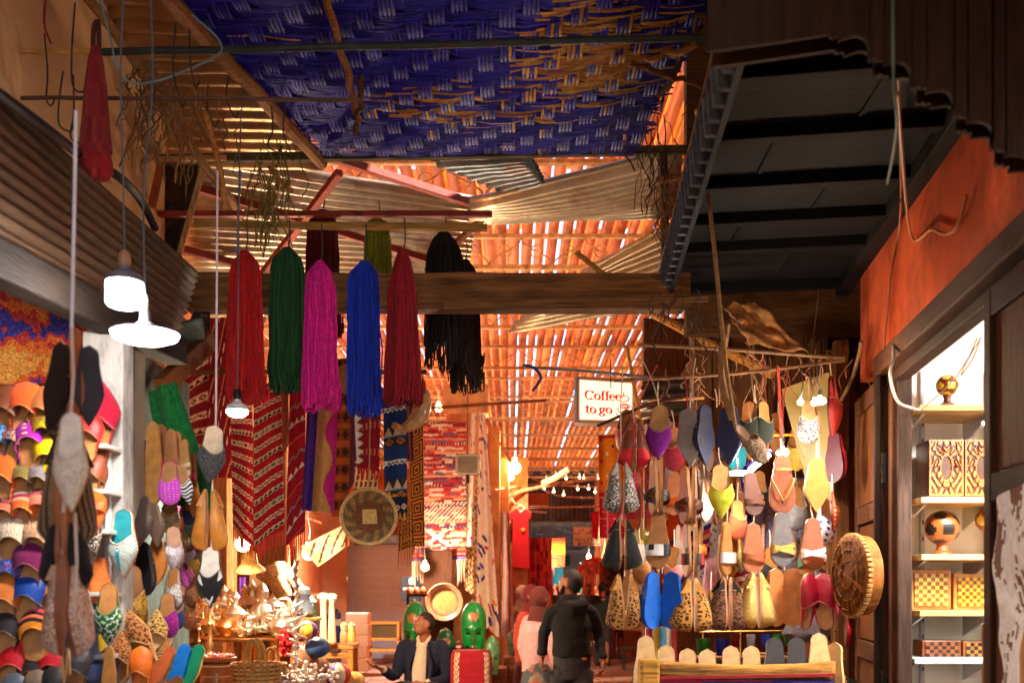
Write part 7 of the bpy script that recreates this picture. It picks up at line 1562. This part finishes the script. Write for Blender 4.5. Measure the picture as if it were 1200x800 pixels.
b = MB(); b.prism([(x, y) for x, y in rr_(11.5)], mp_ - Yv * .003, X * k, Z * k, Yv * .004, (150, 104, 70)); b.build('glass', 'metal', t, smooth=False)
b = MB(); b.tube([mp_ + V(0, 0, 14 * k * .86), at(548, 470, 6.2), at(549, 420, 6.2)], .003, (120, 80, 50), 5); b.build('cord', 'rubber', t); b = MB(); b.tube([mp_ - Z * 12 * k, mp_ - Z * 22 * k], .012, (90, 60, 40), 8); b.build('handle', 'metal', t)
# ================================================================ LEFT STALL: brass, baskets, dolls
BRS, SLV = (214, 176, 120), (222, 212, 200)
def teapot(label, px, yb, Y, h, c, kind=0):
    p = at(px, yb, Y); t = thing('teapot' if kind < 2 else 'ewer', p, label, 'teapot' if kind < 2 else 'ewer', 'metalware on the brass tray')
    if kind < 2: pr = [(.20, 0), (.24, .03), (.18, .07), (.30, .18), (.38, .34), (.33, .5), (.18, .60), (.16, .64), (.2, .66), (.15, .74), (.05, .84), (.045, .88), (.07, .93), (0, 1)]
    else: pr = [(.2, 0), (.22, .03), (.1, .1), (.08, .18), (.24, .32), (.27, .42), (.2, .52), (.08, .6), (.06, .74), (.11, .82), (.08, .88), (.03, .94), (0, 1)]
    b = MB(); b.lathe(pr, p, c, 20, Matrix.Scale(h, 3)); b.build('pot', 'metal', t)
    s = random.choice((-1, 1)); b = MB(); b.tube(smooth_path([p + V(s * .33, 0, .3) * h, p + V(s * .55, 0, .36) * h, p + V(s * .6, 0, .6) * h, p + V(s * .74, 0, .74) * h], 4), [.07 * h * (1 - .045 * i) for i in range(13)], c, 8); b.build('spout', 'metal', t)
    b = MB(); b.tube(smooth_path([p + V(-s * .2, 0, .62) * h, p + V(-s * .5, 0, .66) * h, p + V(-s * .58, 0, .4) * h, p + V(-s * .36, 0, .26) * h], 4), .03 * h, c, 7); b.build('handle', 'metal', t)
tt = thing('tray_table', at(292, 800, 8.2), 'round brass tray table crowded with teapots', 'table'); p = at(292, 747, 8.2)
b = MB(); b.lathe([(0, -.03), (.28, -.02), (.30, .0), (.30, .015), (.28, .0), (0, -.005)], p, (226, 170, 100), 40, Matrix.Diagonal((1.25, 1, 1))); b.build('tray', 'metal', tt)
for dx in (-.16, -.05, .09, .2):
    b = MB(); b.tube([V(p.x + dx, p.y + random.uniform(-.1, .1), p.z - .03), V(p.x + dx * .9, p.y, 0)], [.05, .04], (206, 150, 84), 10); b.build('leg', 'metal', tt)
TP = [(246, 742, .30, BRS, 0), (258, 744, .24, SLV, 0), (270, 742, .52, BRS, 2), (266, 746, .34, (206, 150, 96), 0), (282, 746, .22, SLV, 0), (290, 744, .30, SLV, 0), (299, 745, .38, BRS, 0), (308, 740, .56, SLV, 2), (316, 744, .36, BRS, 0), (325, 745, .30, SLV, 1), (332, 746, .36, SLV, 0), (338, 744, .26, BRS, 1), (276, 738, .44, SLV, 2), (254, 736, .40, BRS, 2)]
LBL = ['brass teapot at the near rim by the cowhide slipper', 'small silver teapot second from the cowhide slipper', 'tall brass ewer towering over the tray', 'coppery teapot crowding the tall brass ewer', 'lowest silver teapot at the tray front', 'silver teapot in the middle of the tray', 'big brass teapot past the tray middle', 'tall silver ewer nearest the vendor', 'brass teapot beside the tall silver ewer', 'silver teapot in front of the vendor', 'larger silver teapot at the tray end', 'small brass teapot last on the tray', 'slim silver ewer behind the lowest teapot', 'slim brass ewer behind the second teapot']
for (a_, yb, h, c_, kd), l in zip(TP, LBL): teapot(l, a_, yb, 8.2 + random.uniform(-.16, .16), h * .74, c_, kd)
for i, (a_, yb, h, l) in enumerate([(263, 728, .32, 'slender ewer peeping behind the coppery teapot'), (287, 730, .34, 'slender silver ewer behind the middle teapot'), (296, 728, .36, 'slender brass ewer with a long neck by the wardrobe'), (303, 730, .34, 'slender ewer wedged behind the big brass teapot'), (322, 730, .36, 'slender ewer at the vendor elbow'), (329, 732, .3, 'slender silver ewer close to the vendor sleeve'), (240, 736, .3, 'slender brass ewer at the cowhide slipper')]):
    teapot(l, a_, yb, 8.5, h, BRS if i % 2 else SLV, 2)
def candle(label, px, yb, yt, Y, c=BRS):
    p = at(px, yb, Y); h = (yb - yt) * Y / F; b = MB(); b.lathe([(.14, 0), (.15, .02), (.05, .06), (.03, .12), (.055, .18), (.03, .25), (.025, .45), (.05, .5), (.025, .55), (.025, .78), (.06, .84), (.03, .88), (.07, .95), (.06, 1), (0, 1)], p, c, 14, Matrix.Scale(h, 3)); return top(b.build('candlestick', 'metal', None), label, 'candlestick', 'metalware on the brass tray')
candle('slender brass candlestick by the orange sweets', 246, 770, 690, 7.6); candle('thin brass stick stand beside the sweets', 233, 772, 730, 7.4); candle('second brass candlestick behind the cowhide slipper', 238, 748, 700, 8.2)
px_box('low brown shelf unit behind the candlesticks', 214, 262, 735, 775, 8.8, .3, (130, 76, 40), 'shelf_unit', 'shelf', 'woodx')
for i, (xx, yy, c_) in enumerate([(237, 722, (160, 190, 170)), (254, 724, (190, 130, 70)), (228, 712, (150, 80, 40)), (262, 722, (120, 180, 120)), (244, 714, (170, 70, 40))]):
    b = MB(); b.lathe([(0, 0), (.03, .0), (.05, .04), (.045, .07), (.02, .1), (.025, .12), (0, .12)], at(xx, yy + 6, 8.7), c_, 14); top(b.build('jar', 'ceramic', None), ['pale celadon jar behind the candlestick', 'tan jar beside the tall brass ewer', 'brown jar at the slipper strings', 'green jar behind the tray teapots', 'brick red jar above the celadon one'][i], 'jar', 'small jars behind the tray')
# dish of sweets on a pot, baskets
t = thing('pedestal_pot', at(252, 800, 6.6), 'cream ringed pot carrying the tray of coloured sachets', 'pot'); p = at(254, 800, 6.6); k = 6.6 / F
b = MB(); b.lathe([(0, -10 * k), (17 * k, -10 * k), (19 * k, 0), (18 * k, 8 * k), (20 * k, 10 * k), (19 * k, 20 * k), (20 * k, 22 * k), (16 * k, 25 * k), (0, 25 * k)], p, lambda u, v: (226, 196, 160) if int(u * 8) % 2 else (150, 90, 50), 24); b.build('body', 'ceramic', t)
b = MB(); b.lathe([(0, 25 * k), (20 * k, 26 * k), (23 * k, 30 * k), (22 * k, 31 * k), (0, 28 * k)], p, (176, 110, 60), 28); b.build('dish', 'varnish', t)
sw = MB()
for i in range(70):
    a, r = random.uniform(0, 6.28), 20 * k * sqrt(random.random()); sw.ball(p + V(r * cos(a), r * sin(a), 31 * k + random.uniform(0, 5 * k) * (1 - r / (24 * k))), random.uniform(1.6, 2.8) * k, random.choice([(236, 110, 40), (216, 70, 60), (206, 110, 190), (230, 150, 90), (240, 196, 170)]), 6)
top(stuff(sw.build('sweets', 'plastic', None)), 'heap of orange, pink and violet wrapped sweets on the dish', 'sweets')
def basket(label, px, yb, Y, wpx, hpx, handles=True, c=(190, 136, 70), name='straw_basket', cat='basket', taper=1.2):
    p = at(px, yb, Y); k = Y / F; t = thing(name, p, label, cat, 'straw baskets and hats'); b = MB(); n = 22; r = wpx * k / 2 / taper
    pr = [(.001, 0)] + [(r * (1 + (taper - 1) * (i / n)) + .006 * (i % 2), hpx * k * i / n) for i in range(n + 1)]
    b.lathe(pr, p, lambda u, v: jit(c, 16) if int(u * 23 + int(v * 40) % 2) % 2 else jit(mixc(c, (90, 60, 30), .35), 14), 48, cap=False); b.build('woven_body', 'straw', t, solid=.01)
    if handles:
        for s in (-1, 1):
            z = hpx * k; w = wpx * k * .16; b = MB(); b.tube(smooth_path([p + V(-w, s * .06 - .03, z * .85), p + V(-w * .9, s * .06 - .03, z * 1.3), p + V(0, s * .06 - .03, z * 1.5), p + V(w * .9, s * .06 - .03, z * 1.3), p + V(w, s * .06 - .03, z * .85)], 4), .012, jit(c, 10), 7); b.build('handle', 'straw', t)
basket('wide straw market basket with arched handles under the tray', 300, 830, 6.3, 56, 54)
basket('second straw basket with a round handle behind the wide one', 320, 812, 7.0, 30, 36)
def hat(label, px, yb, Y, wpx, hpx, c=(190, 150, 90), rot=0, name='straw_hat'):
    p = at(px, yb, Y); k = Y / F; t = thing(name, p, label, 'hat', 'straw baskets and hats'); R = Matrix.Rotation(radians(rot), 3, 'Y') @ Matrix.Rotation(radians(14), 3, 'X'); b = MB(); w = wpx * k / 2; h = hpx * k
    pr = [(w, 0), (w * .9, h * .10), (w * .62, h * .3), (w * .56, h * .34)] + [(w * .55 * (1 - .12 * i / 6) * (1 if i < 5 else .8 if i == 5 else .01), h * (.36 + .62 * min(i, 5) / 5) + (0 if i < 6 else h * .02)) for i in range(7)]
    b.lathe(pr, p, lambda u, v: jit(c, 18), 40, R, cap=False); b.build('crown', 'straw', t, solid=.008); b = MB(); b.tube([p + R @ V(w * cos(2 * pi * i / 30), w * sin(2 * pi * i / 30), 0) for i in range(31)], .008, mixc(c, (120, 90, 40), .4), 6); b.build('brim_edge', 'straw', t)
hat('fringed straw hat hung over the tall brass ewer', 293, 668, 7.8, 34, 22)
hat('wide tan cone basket hat above the vendor', 318, 668, 8.4, 36, 40, (206, 160, 110), rot=150)
hat('pinkish small cone hat beside the vendor hat', 338, 672, 8.8, 22, 26, (196, 120, 90), rot=140)
px_box('tall pale wardrobe front behind the straw hat', 292, 310, 666, 740, 10.6, .2, (226, 190, 140), 'cupboard', 'cupboard', 'white')
px_box('cream door post behind the brass stall', 265, 274, 560, 745, 9.4, .12, (206, 160, 110), 'post', 'post', 'woodz')
px_box('brown wooden post behind the teapots', 340, 345, 640, 745, 10.8, .12, (140, 84, 50), 'post', 'post', 'woodz')
cloth('violet scarf hanging by the pale wardrobe', [(281, 676), (288, 676), (288, 726), (280, 722)], 9.0, (96, 44, 150), (8, 24), .015, 1, cat='scarf')
cloth('navy bag cloth below the violet scarf', [(274, 716), (290, 712), (288, 745), (280, 748)], 8.9, (30, 28, 50), (8, 16), .02, 1, cat='cloth')
# silver jewellery stand and red pompoms
t = thing('silver_stand', at(347, 800, 7.2), 'tall twisted silver stand rising from the glittering heap', 'stand'); b = MB()
pts = [at(347 + 1.5 * sin(i * 1.3), 806 - i * 10, 7.2) for i in range(16)]; b.tube(smooth_path(pts, 3), [(.016 + .012 * (i % 3 == 0)) for i in range(46)], SLV, 8); b.build('stem', 'metal', t)
b = MB()
for i in range(9): b.tube(smooth_path([at(347, 700 + i * 9, 7.2), at(347 + random.uniform(-12, 12), 694 + i * 9, 7.15), at(347 + random.uniform(-14, 14), 702 + i * 9, 7.15)], 4), .007, SLV, 6)
b.build('branch', 'metal', t)
hp = MB()
for i in range(230):
    x, y = random.gauss(350, 20), 800 - abs(random.gauss(0, 8)) - max(0, 16 - abs(0)) * .3; hp.ball(at(x, y + 4, 7.1 + random.uniform(-.2, .2)), random.uniform(.008, .022), jit((230, 222, 214), 20), 6)
top(stuff(hp.build('silver_trinkets', 'metal', None)), 'glittering heap of silver trinkets at the stand foot', 'trinkets')
rp = MB(); 
for i in range(60): rp.ball(at(random.gauss(336, 5), random.uniform(738, 768), 7.6 + random.uniform(-.05, .05)), random.uniform(.012, .024), jit((206, 20, 26), 20), 7)
top(stuff(rp.build('pompoms', 'wool', None)), 'bunch of red pompoms beside the silver stand', 'pompoms')
# stuffed figures, dolls, stool-table
def doll(label, px, yt, yb, Y, pts, grp='carved and stuffed figures', eyes=True, mat='varnish', name='doll'):
    p = at(px, yb, Y); h = (yb - yt) * Y / F; t = thing(name, p, label, 'doll', grp); b = MB(); b.lathe([(r, z) for r, z, c in pts], p, lambda u, v: pts[min(int(u * (len(pts) - 1)), len(pts) - 1)][2], 16, Matrix.Scale(h, 3)); b.build('body', mat, t)
    if eyes:
        for s in (-1, 1): b = MB(); b.ball(p + V(s * .07 * h, -.10 * h, .9 * h), .04 * h, (236, 226, 206), 8); b.ball(p + V(s * .07 * h, -.135 * h, .9 * h), .018 * h, (20, 18, 18), 6); b.build('eye', 'ceramic', t)
CRM = (226, 200, 156)
doll('tall cream giraffe doll with big eyes, violet body behind', 379, 694, 752, 9.0, [(.08, 0, CRM), (.07, .3, CRM), (.06, .6, CRM), (.07, .8, CRM), (.13, .88, CRM), (.13, .95, CRM), (.05, 1, CRM)])
doll('second tall cream giraffe doll beside the first', 389, 695, 752, 8.95, [(.09, 0, CRM), (.08, .3, CRM), (.06, .6, CRM), (.06, .8, CRM), (.12, .88, CRM), (.13, .95, CRM), (.05, 1, CRM)])
doll('blue and white wooden figure on the doll table', 395, 713, 752, 9.1, [(.12, 0, (30, 40, 150)), (.14, .3, (40, 50, 170)), (.13, .5, (226, 226, 236)), (.12, .7, (40, 50, 160)), (.13, .85, (40, 40, 60)), (.05, 1, (226, 226, 230))], eyes=False)
doll('violet wooden figure between the giraffes', 381, 718, 752, 9.15, [(.16, 0, (90, 40, 110)), (.15, .5, (110, 50, 120)), (.1, .7, (120, 70, 50)), (.12, .9, (90, 50, 30)), (.02, 1, (90, 50, 30))], eyes=False)
doll('small tan wooden figure at the table edge', 403, 728, 752, 9.0, [(.2, 0, (176, 130, 80)), (.2, .4, (150, 150, 130)), (.14, .6, (206, 170, 120)), (.2, .85, (206, 170, 120)), (.05, 1, (150, 110, 60))], eyes=False)
doll('small orange wooden figure last on the doll table', 412, 728, 752, 9.0, [(.22, 0, (226, 140, 60)), (.2, .4, (220, 160, 80)), (.14, .6, (226, 180, 130)), (.18, .85, (200, 150, 110)), (.05, 1, (150, 110, 60))], eyes=False)
doll('yellow wooden figure behind the blue one', 391, 722, 752, 9.2, [(.14, 0, (226, 170, 30)), (.14, .5, (220, 160, 40)), (.1, .7, (120, 70, 40)), (.02, 1, (100, 60, 40))], eyes=False)
doll('pale blue stuffed toy bird seated above the stand', 355, 686, 724, 8.4, [(.1, 0, (120, 150, 180)), (.3, .15, (150, 176, 200)), (.32, .4, (150, 176, 196)), (.2, .58, (120, 130, 176)), (.24, .75, (176, 200, 206)), (.22, .9, (170, 190, 200)), (.03, 1, (150, 170, 190))], mat='cloth', name='stuffed_toy')
doll('grey green stuffed toy on the little ledge', 366, 698, 724, 8.5, [(.25, 0, (110, 130, 110)), (.28, .3, (130, 150, 130)), (.18, .55, (120, 140, 120)), (.22, .75, (160, 170, 150)), (.02, 1, (150, 150, 130))], mat='cloth', name='stuffed_toy')
px_box('little tan ledge under the stuffed toys', 350, 372, 723, 727, 8.3, .2, (206, 150, 90), 'ledge', 'ledge', 'woodx')
for i, (xx, yy, r, cs2, l) in enumerate([(359, 738, .09, [(236, 190, 60), (110, 60, 140), (220, 140, 60)], 'yellow and violet striped leather pouf cushion'), (372, 758, .10, [(40, 70, 120), (50, 90, 140)], 'blue starred leather cushion under the ledge'), (352, 772, .15, [(150, 104, 70), (130, 90, 60)], 'brown round leather pouf behind the silver stand'), (366, 782, .14, [(160, 110, 76), (140, 94, 64)], 'second brown leather pouf nearer the doll table'), (395, 790, .12, [(236, 150, 50), (90, 50, 140), (226, 206, 170), (200, 60, 50)], 'many coloured patch pouf by the silver heap'), (414, 798, .10, [(206, 150, 60), (240, 190, 110)], 'mustard patch pouf at the stack of cartons'), (380, 786, .1, [(220, 60, 50), (226, 180, 150)], 'red and pale patch pouf between the brown and coloured ones')]):
    b = MB(); b.ball(at(xx, yy, 7.9 + .1 * i), (r, r, r * .85), (0, 0, 0), 24); n_ = len(b.f); b.c = [cs2[int((q % 24) / 24 * 8) % len(cs2)] for q in range(n_)]
    top(b.build('leather_pouf', 'leather', None, sharp=False), l, 'pouf', 'leather poufs heaped in the stall')
t = thing('doll_table', at(395, 800, 9.2), 'orange wooden stool table carrying the dolls', 'table'); p = at(395, 754, 9.1)
b = MB(); b.box((p.x, 9.15, p.z - .02), (.34, .34, .04), (214, 140, 64)); b.build('tabletop', 'woodx', t, bev=.006)
for sx in (-1, 1):
    for sy in (-1, 1): b = MB(); b.box((p.x + sx * .14, 9.15 + sy * .14, (p.z - .04) / 2), (.045, .045, p.z - .04), (206, 130, 58)); b.build('leg', 'woodz', t, bev=.004)
b = MB(); b.box((p.x, 9.0, p.z - .1), (.25, .03, .05), (206, 130, 58)); b.build('apron', 'woodx', t, bev=.004)
t = thing('carved_stool', at(335, 800, 8.0), 'small orange carved stool with arched sides', 'stool'); p = at(335, 766, 8.0); b = MB(); b.box((p.x, 8.0, p.z), (.16, .16, .025), (206, 120, 50)); b.build('seat', 'woodx', t, bev=.004)
for sx in (-1, 1):
    for sy in (-1, 1): b = MB(); b.box((p.x + sx * .065, 8 + sy * .065, p.z - .14), (.03, .03, .26), (196, 110, 44)); b.build('leg', 'woodz', t, bev=.004)
hat('round straw disc hat leaning at the carved stool', 356, 790, 7.7, 24, 18, (176, 120, 80), rot=80)
cloth('cream painted paper cloth slanting under the woven plate', [(352, 640), (420, 606), (424, 628), (372, 664)], 7.4, lambda u, v: (90, 60, 50) if int((u * 2 + v) * 8) % 4 == 0 and .1 < v < .9 else (236, 206, 160), (50, 20), .015, 1, cat='cloth')
b = MB(); b.lathe([(0, 0), (.03, .01), (.045, .04), (.04, .07), (.02, .09), (0, .095)], at(384, 656, 9.2), (190, 150, 60), 18); top(b.build('brass_bell', 'metal', None), 'brass globe bell beside the warm boxy lamp', 'bell')
# fill the shop depth behind the kilims
wallthing('brown wood partition behind the striped kilims', -3.9, -2.55, 11.2, 11.3, 0, 3.4, (140, 84, 44), 'woodz')
rail('wooden rail the kilims hang from', (200, 436, 6.3), (500, 436, 6.3), .03, .03, (110, 70, 40), 'woodx')
# ================================================================ THE LANE BEYOND
t = thing('tunic', at(608, 660, 15), 'red tunic with a gold star hung on the salmon house', 'tunic'); k = 13.7 / F; p = at(610, 598, 13.7)
b = MB(); OUT = [(-5, 3), (-13, -3), (-11, -12), (-9, -8), (-10, -66), (11, -68), (9, -8), (11, -11), (13, -3), (5, 3), (0, -3)]
b.prism(OUT, p, X * k, Z * k, Yv * .09, (206, 10, 26)); b.build('cloth_body', 'cloth', t, smooth=False, bev=.02)
b = MB(); b.prism([(3.6 * (1 if i % 2 == 0 else .42) * sin(pi * i / 5), 3.6 * (1 if i % 2 == 0 else .42) * cos(pi * i / 5)) for i in range(10)], p + V(3 * k, -.02, -22 * k), X * k, Z * k, Yv * .008, (222, 160, 60)); b.build('star', 'cloth', t, smooth=False)
b = MB(); b.tube([p + V(-5 * k, 0, 3 * k), p + V(0, 0, 7 * k), p + V(5 * k, 0, 3 * k), p + V(0, .0, -2 * k)], .012, (240, 230, 220), 6); b.build('hanger', 'plastic', t)
t = thing('toilet_sign', at(690, 638, 18), 'pale hand lettered board TOILETTES with an arrow', 'sign'); a, bq = at(672, 639, 18), at(706, 617, 18)
b = MB(); b.box(((a.x + bq.x) / 2, 18.03, (a.z + bq.z) / 2), (bq.x - a.x, .04, bq.z - a.z), (236, 214, 186)); b.build('board', 'plastic', t)
b = MB(); strokes(b, caps('TOILETTE', 0, 0, 6.2) , lambda x, y: at(674 + x, 634.5 - y, 18) - Yv * .004, (.7, .5, .7), (70, 54, 50))
strokes(b, [[(0, 0), (26, 0)], [(3, 1.2), (0, 0), (3, -1.2)]], lambda x, y: at(677 + x, 637 - y, 18) - Yv * .004, (.5, .8, .8), (50, 40, 40))
strokes(b, [arc(0, 0, 3, 1.6, 180, 360, 8), [(3, 0), (4, 4)], [(7, 5), (7, 0)], arc(12, 1, 3.2, 1.8, 200, 400, 8), [(17, 4), (16.5, 0), (13, -1)], arc(21, 1, 2.6, 1.4, 180, 380, 8)], lambda x, y: at(676 + x, 624 - y, 18) - Yv * .004, (.6, .4, .7), (80, 60, 60)); b.build('lettering', 'plastic', t, smooth=False)
def dune(u, v):
    if v < .55:
        return mixc((206, 30, 20), (250, 190, 40), min(1, v / .45)) if not (.4 < u < .95 and abs(v - .47) < .012 and int(u * 40) % 4 == 0) else (50, 30, 20)
    w = v - .55 - .03 * sin(u * 7 + v * 20); return (206, 110, 60) if sin((w * 3 + .05 * sin(u * 9)) * 38) > 0 else (96, 40, 26)
cloth('desert sunset painting of dunes hung across the lane', [(626, 631), (662, 630), (662, 664), (626, 664)], 17.5, dune, (60, 60), .01, .5, cat='painting', name='painting', mat='plastic')
cloth('teal banner beside the dune painting', [(662, 650), (668, 650), (668, 664), (662, 664)], 17.6, (10, 110, 130), (6, 10), .01, 1, cat='cloth')
cloth('teal cloth hanging below the dune painting', [(650, 664), (660, 664), (660, 686), (648, 684)], 18.2, (14, 110, 140), (6, 12), .01, 1, cat='cloth')
cloth('small red shirt on the toilet board edge', [(693, 600), (702, 598), (701, 632), (694, 630)], 16.5, (206, 10, 36), (8, 20), .02, 1, cat='shirt', name='shirt')
rw_ = [('rust red', (176, 60, 44)), ('charcoal', (50, 46, 50)), ('grey blue', (96, 110, 130)), ('cream', (226, 206, 176)), ('olive', (110, 100, 60)), ('plum', (96, 50, 80)), ('ochre', (206, 140, 50)), ('scarlet', (206, 30, 30)), ('sand', (196, 156, 110)), ('green', (50, 110, 70)), ('indigo', (50, 56, 120)), ('pink', (226, 140, 150))]
for i, (n_, c_) in enumerate(rw_):
    x0 = 598 + i * 3.6 if i < 8 else 632 + (i - 8) * 5; Y_ = 14.5 + i * .35 if i < 8 else 20 + i
    cloth(n_ + ' garment hanging along the salmon house rail', [(x0, 668 - (i % 3) * 4), (x0 + 6.5, 668 - (i % 2) * 4), (x0 + 8, 730 - (i % 4) * 8), (x0 - 1, 728 - (i % 3) * 9)], [Y_] * 4, lambda u, v, c_=c_: jit(c_, 14), (8, 24), .03, 1, cat='garment', name='garment', group='garments on the lane rails')
ar = thing('textile_arch', at(697, 690, 29), 'arched stall front hung with red and orange cloths', 'stall'); k = 29 / F; p = at(697, 690, 29)
b = MB(); b.tube([p + V(18 * k * cos(pi * i / 16), 0, 14 * k + 20 * k * sin(pi * i / 16)) for i in range(17)], .1, (196, 30, 30), 8); b.build('arch', 'cloth', ar)
for i in range(11):
    b = MB(); x = -15 + i * 3; zt_ = 14 + 19 * sqrt(max(0, 1 - (x / 18) ** 2)); b.box(p + V(x * k, .05, (zt_ - 8) * k), (2.6 * k, .05, 15 * k), random.choice([(206, 40, 34), (230, 120, 40), (236, 190, 120), (150, 60, 120), (200, 20, 50)])); b.build('hung_cloth', 'cloth', ar, bev=.02)
for i, (n_, c_) in enumerate(zip('red tan cream blue wine orange green brown rose black white mustard violet rust navy salmon khaki turquoise maroon beige lemon slate'.split(), [(206, 60, 50), (190, 130, 70), (226, 190, 150), (70, 90, 130), (150, 50, 80), (230, 150, 60), (60, 110, 90), (90, 60, 50), (220, 120, 130), (40, 36, 40), (230, 220, 206), (206, 160, 50), (120, 70, 150), (170, 80, 40), (40, 50, 90), (230, 140, 110), (140, 120, 80), (40, 150, 150), (110, 20, 40), (210, 180, 150), (230, 210, 90), (90, 100, 110)])):
    Y_ = 15 + i * .9; x = .42 if i % 2 == 0 else 2.45 + random.uniform(-.3, .1); hgt = random.uniform(.7, 1.7)
    b = MB(); b.grid(lambda u, v: V(x + .34 * (u - .5), Y_ + .04 * sin(u * 20), 2.35 - v * hgt), 8, 12, lambda u, v: jit(c_, 40))
    top(b.build('garment', 'cloth', None, solid=.03), n_ + ' cloth hung far along the lane on the ' + ('house' if i % 2 == 0 else 'stall') + ' side', 'garment', 'garments far along the lane')
t = thing('side_table', at(742, 785, 19), 'small dark metal stool beside the counter corner', 'stool'); p = at(742, 758, 19)
b = MB(); b.box((p.x, 19, p.z), (.4, .4, .03), (60, 50, 40)); b.build('tabletop', 'iron', t, bev=.004)
for sx in (-1, 1):
    for sy in (-1, 1): b = MB(); b.box((p.x + sx * .18, 19 + sy * .18, p.z / 2), (.025, .025, p.z), (44, 36, 30)); b.build('leg', 'iron', t)
b = MB(); b.lathe([(0, 0), (.1, 0), (.16, .1), (.14, .2), (.06, .26), (0, .27)], at(748, 738, 9.0), lambda u, v: jit((206, 120, 60), 30), 16); top(b.build('clay_lantern', 'ceramic', None), 'orange clay lantern behind the blue soles', 'lantern')
for i, (x0, c_) in enumerate([(769, (226, 190, 40)), (776, (80, 150, 180)), (790, (206, 60, 30)), (760, (150, 20, 60)), (784, (230, 200, 170))]):
    b = MB(); p = at(x0, 800, 5.6); b.lathe([(0, 0), (.02, 0), (.02, .3), (.012, .32), (0, .32)], p, c_, 10); top(b.build('candle', 'plastic', None), ['yellow candle behind the counter corner', 'pale blue candle behind the tallest sole', 'red candle behind the low soles', 'wine candle beside the counter corner', 'cream candle behind the low soles'][i], 'candle', 'coloured candles behind the counter')
# street lamp arm and cables on the lane
rod('white tube lamp on a curved bracket across the lane', [(636, 566, 14.0), (650, 560, 13.9), (667, 549, 13.8)], .045, (236, 200, 160), 'plastic', 'street_lamp', 'street lamp')
rod('curved white bracket holding the tube lamp', [(595, 600, 13.7), (596, 585, 13.7), (606, 577, 13.8), (640, 569, 14), (700, 560, 14.2)], .025, (230, 180, 130), 'iron', 'bracket', 'bracket')
for i, pts in enumerate([[(580, 574, 13), (640, 566, 15), (735, 560, 20)], [(617, 556, 14), (640, 566, 15), (690, 570, 18), (730, 569, 20)], [(634, 572, 14), (665, 582, 16), (735, 582, 20)], [(596, 594, 14), (660, 594, 16), (735, 592, 20)], [(598, 583, 13.7), (612, 596, 13.8), (640, 600, 15)], [(560, 478, 12.6), (592, 530, 12.9), (600, 548, 13.2)]]):
    rod(['cable above the tube lamp bracket', 'slack cable crossing the tube lamp', 'cable sagging below the tube lamp', 'lowest cable over the red tunic', 'short cable loop by the tunic', 'cable running down from the stone cap'][i], pts, .014, (206, 150, 100), 'rubber', 'cable', 'cable')
px_box('clay tiled lintel shelf on the salmon house', 619, 643, 578, 592, 15.5, .6, (206, 120, 70), 'lintel_shelf', 'ledge', 'stone')
for i in range(14):
    px = 640 + (i % 7) * 12 + random.uniform(-4, 4); py = 560 + (i // 7) * 14 + random.uniform(-4, 4); b = MB(); b.tube([at(px, py - 4, 26), at(px, py, 26)], .01, (90, 70, 50), 5); b.ball(at(px, py + 1.2, 26), .026, (255, 226, 170), 8)
    top(b.build('festoon_bulb', 'warm', None), 'tiny festoon bulb hung before the dark gable', 'lamp', 'festoon bulbs before the dark gable')
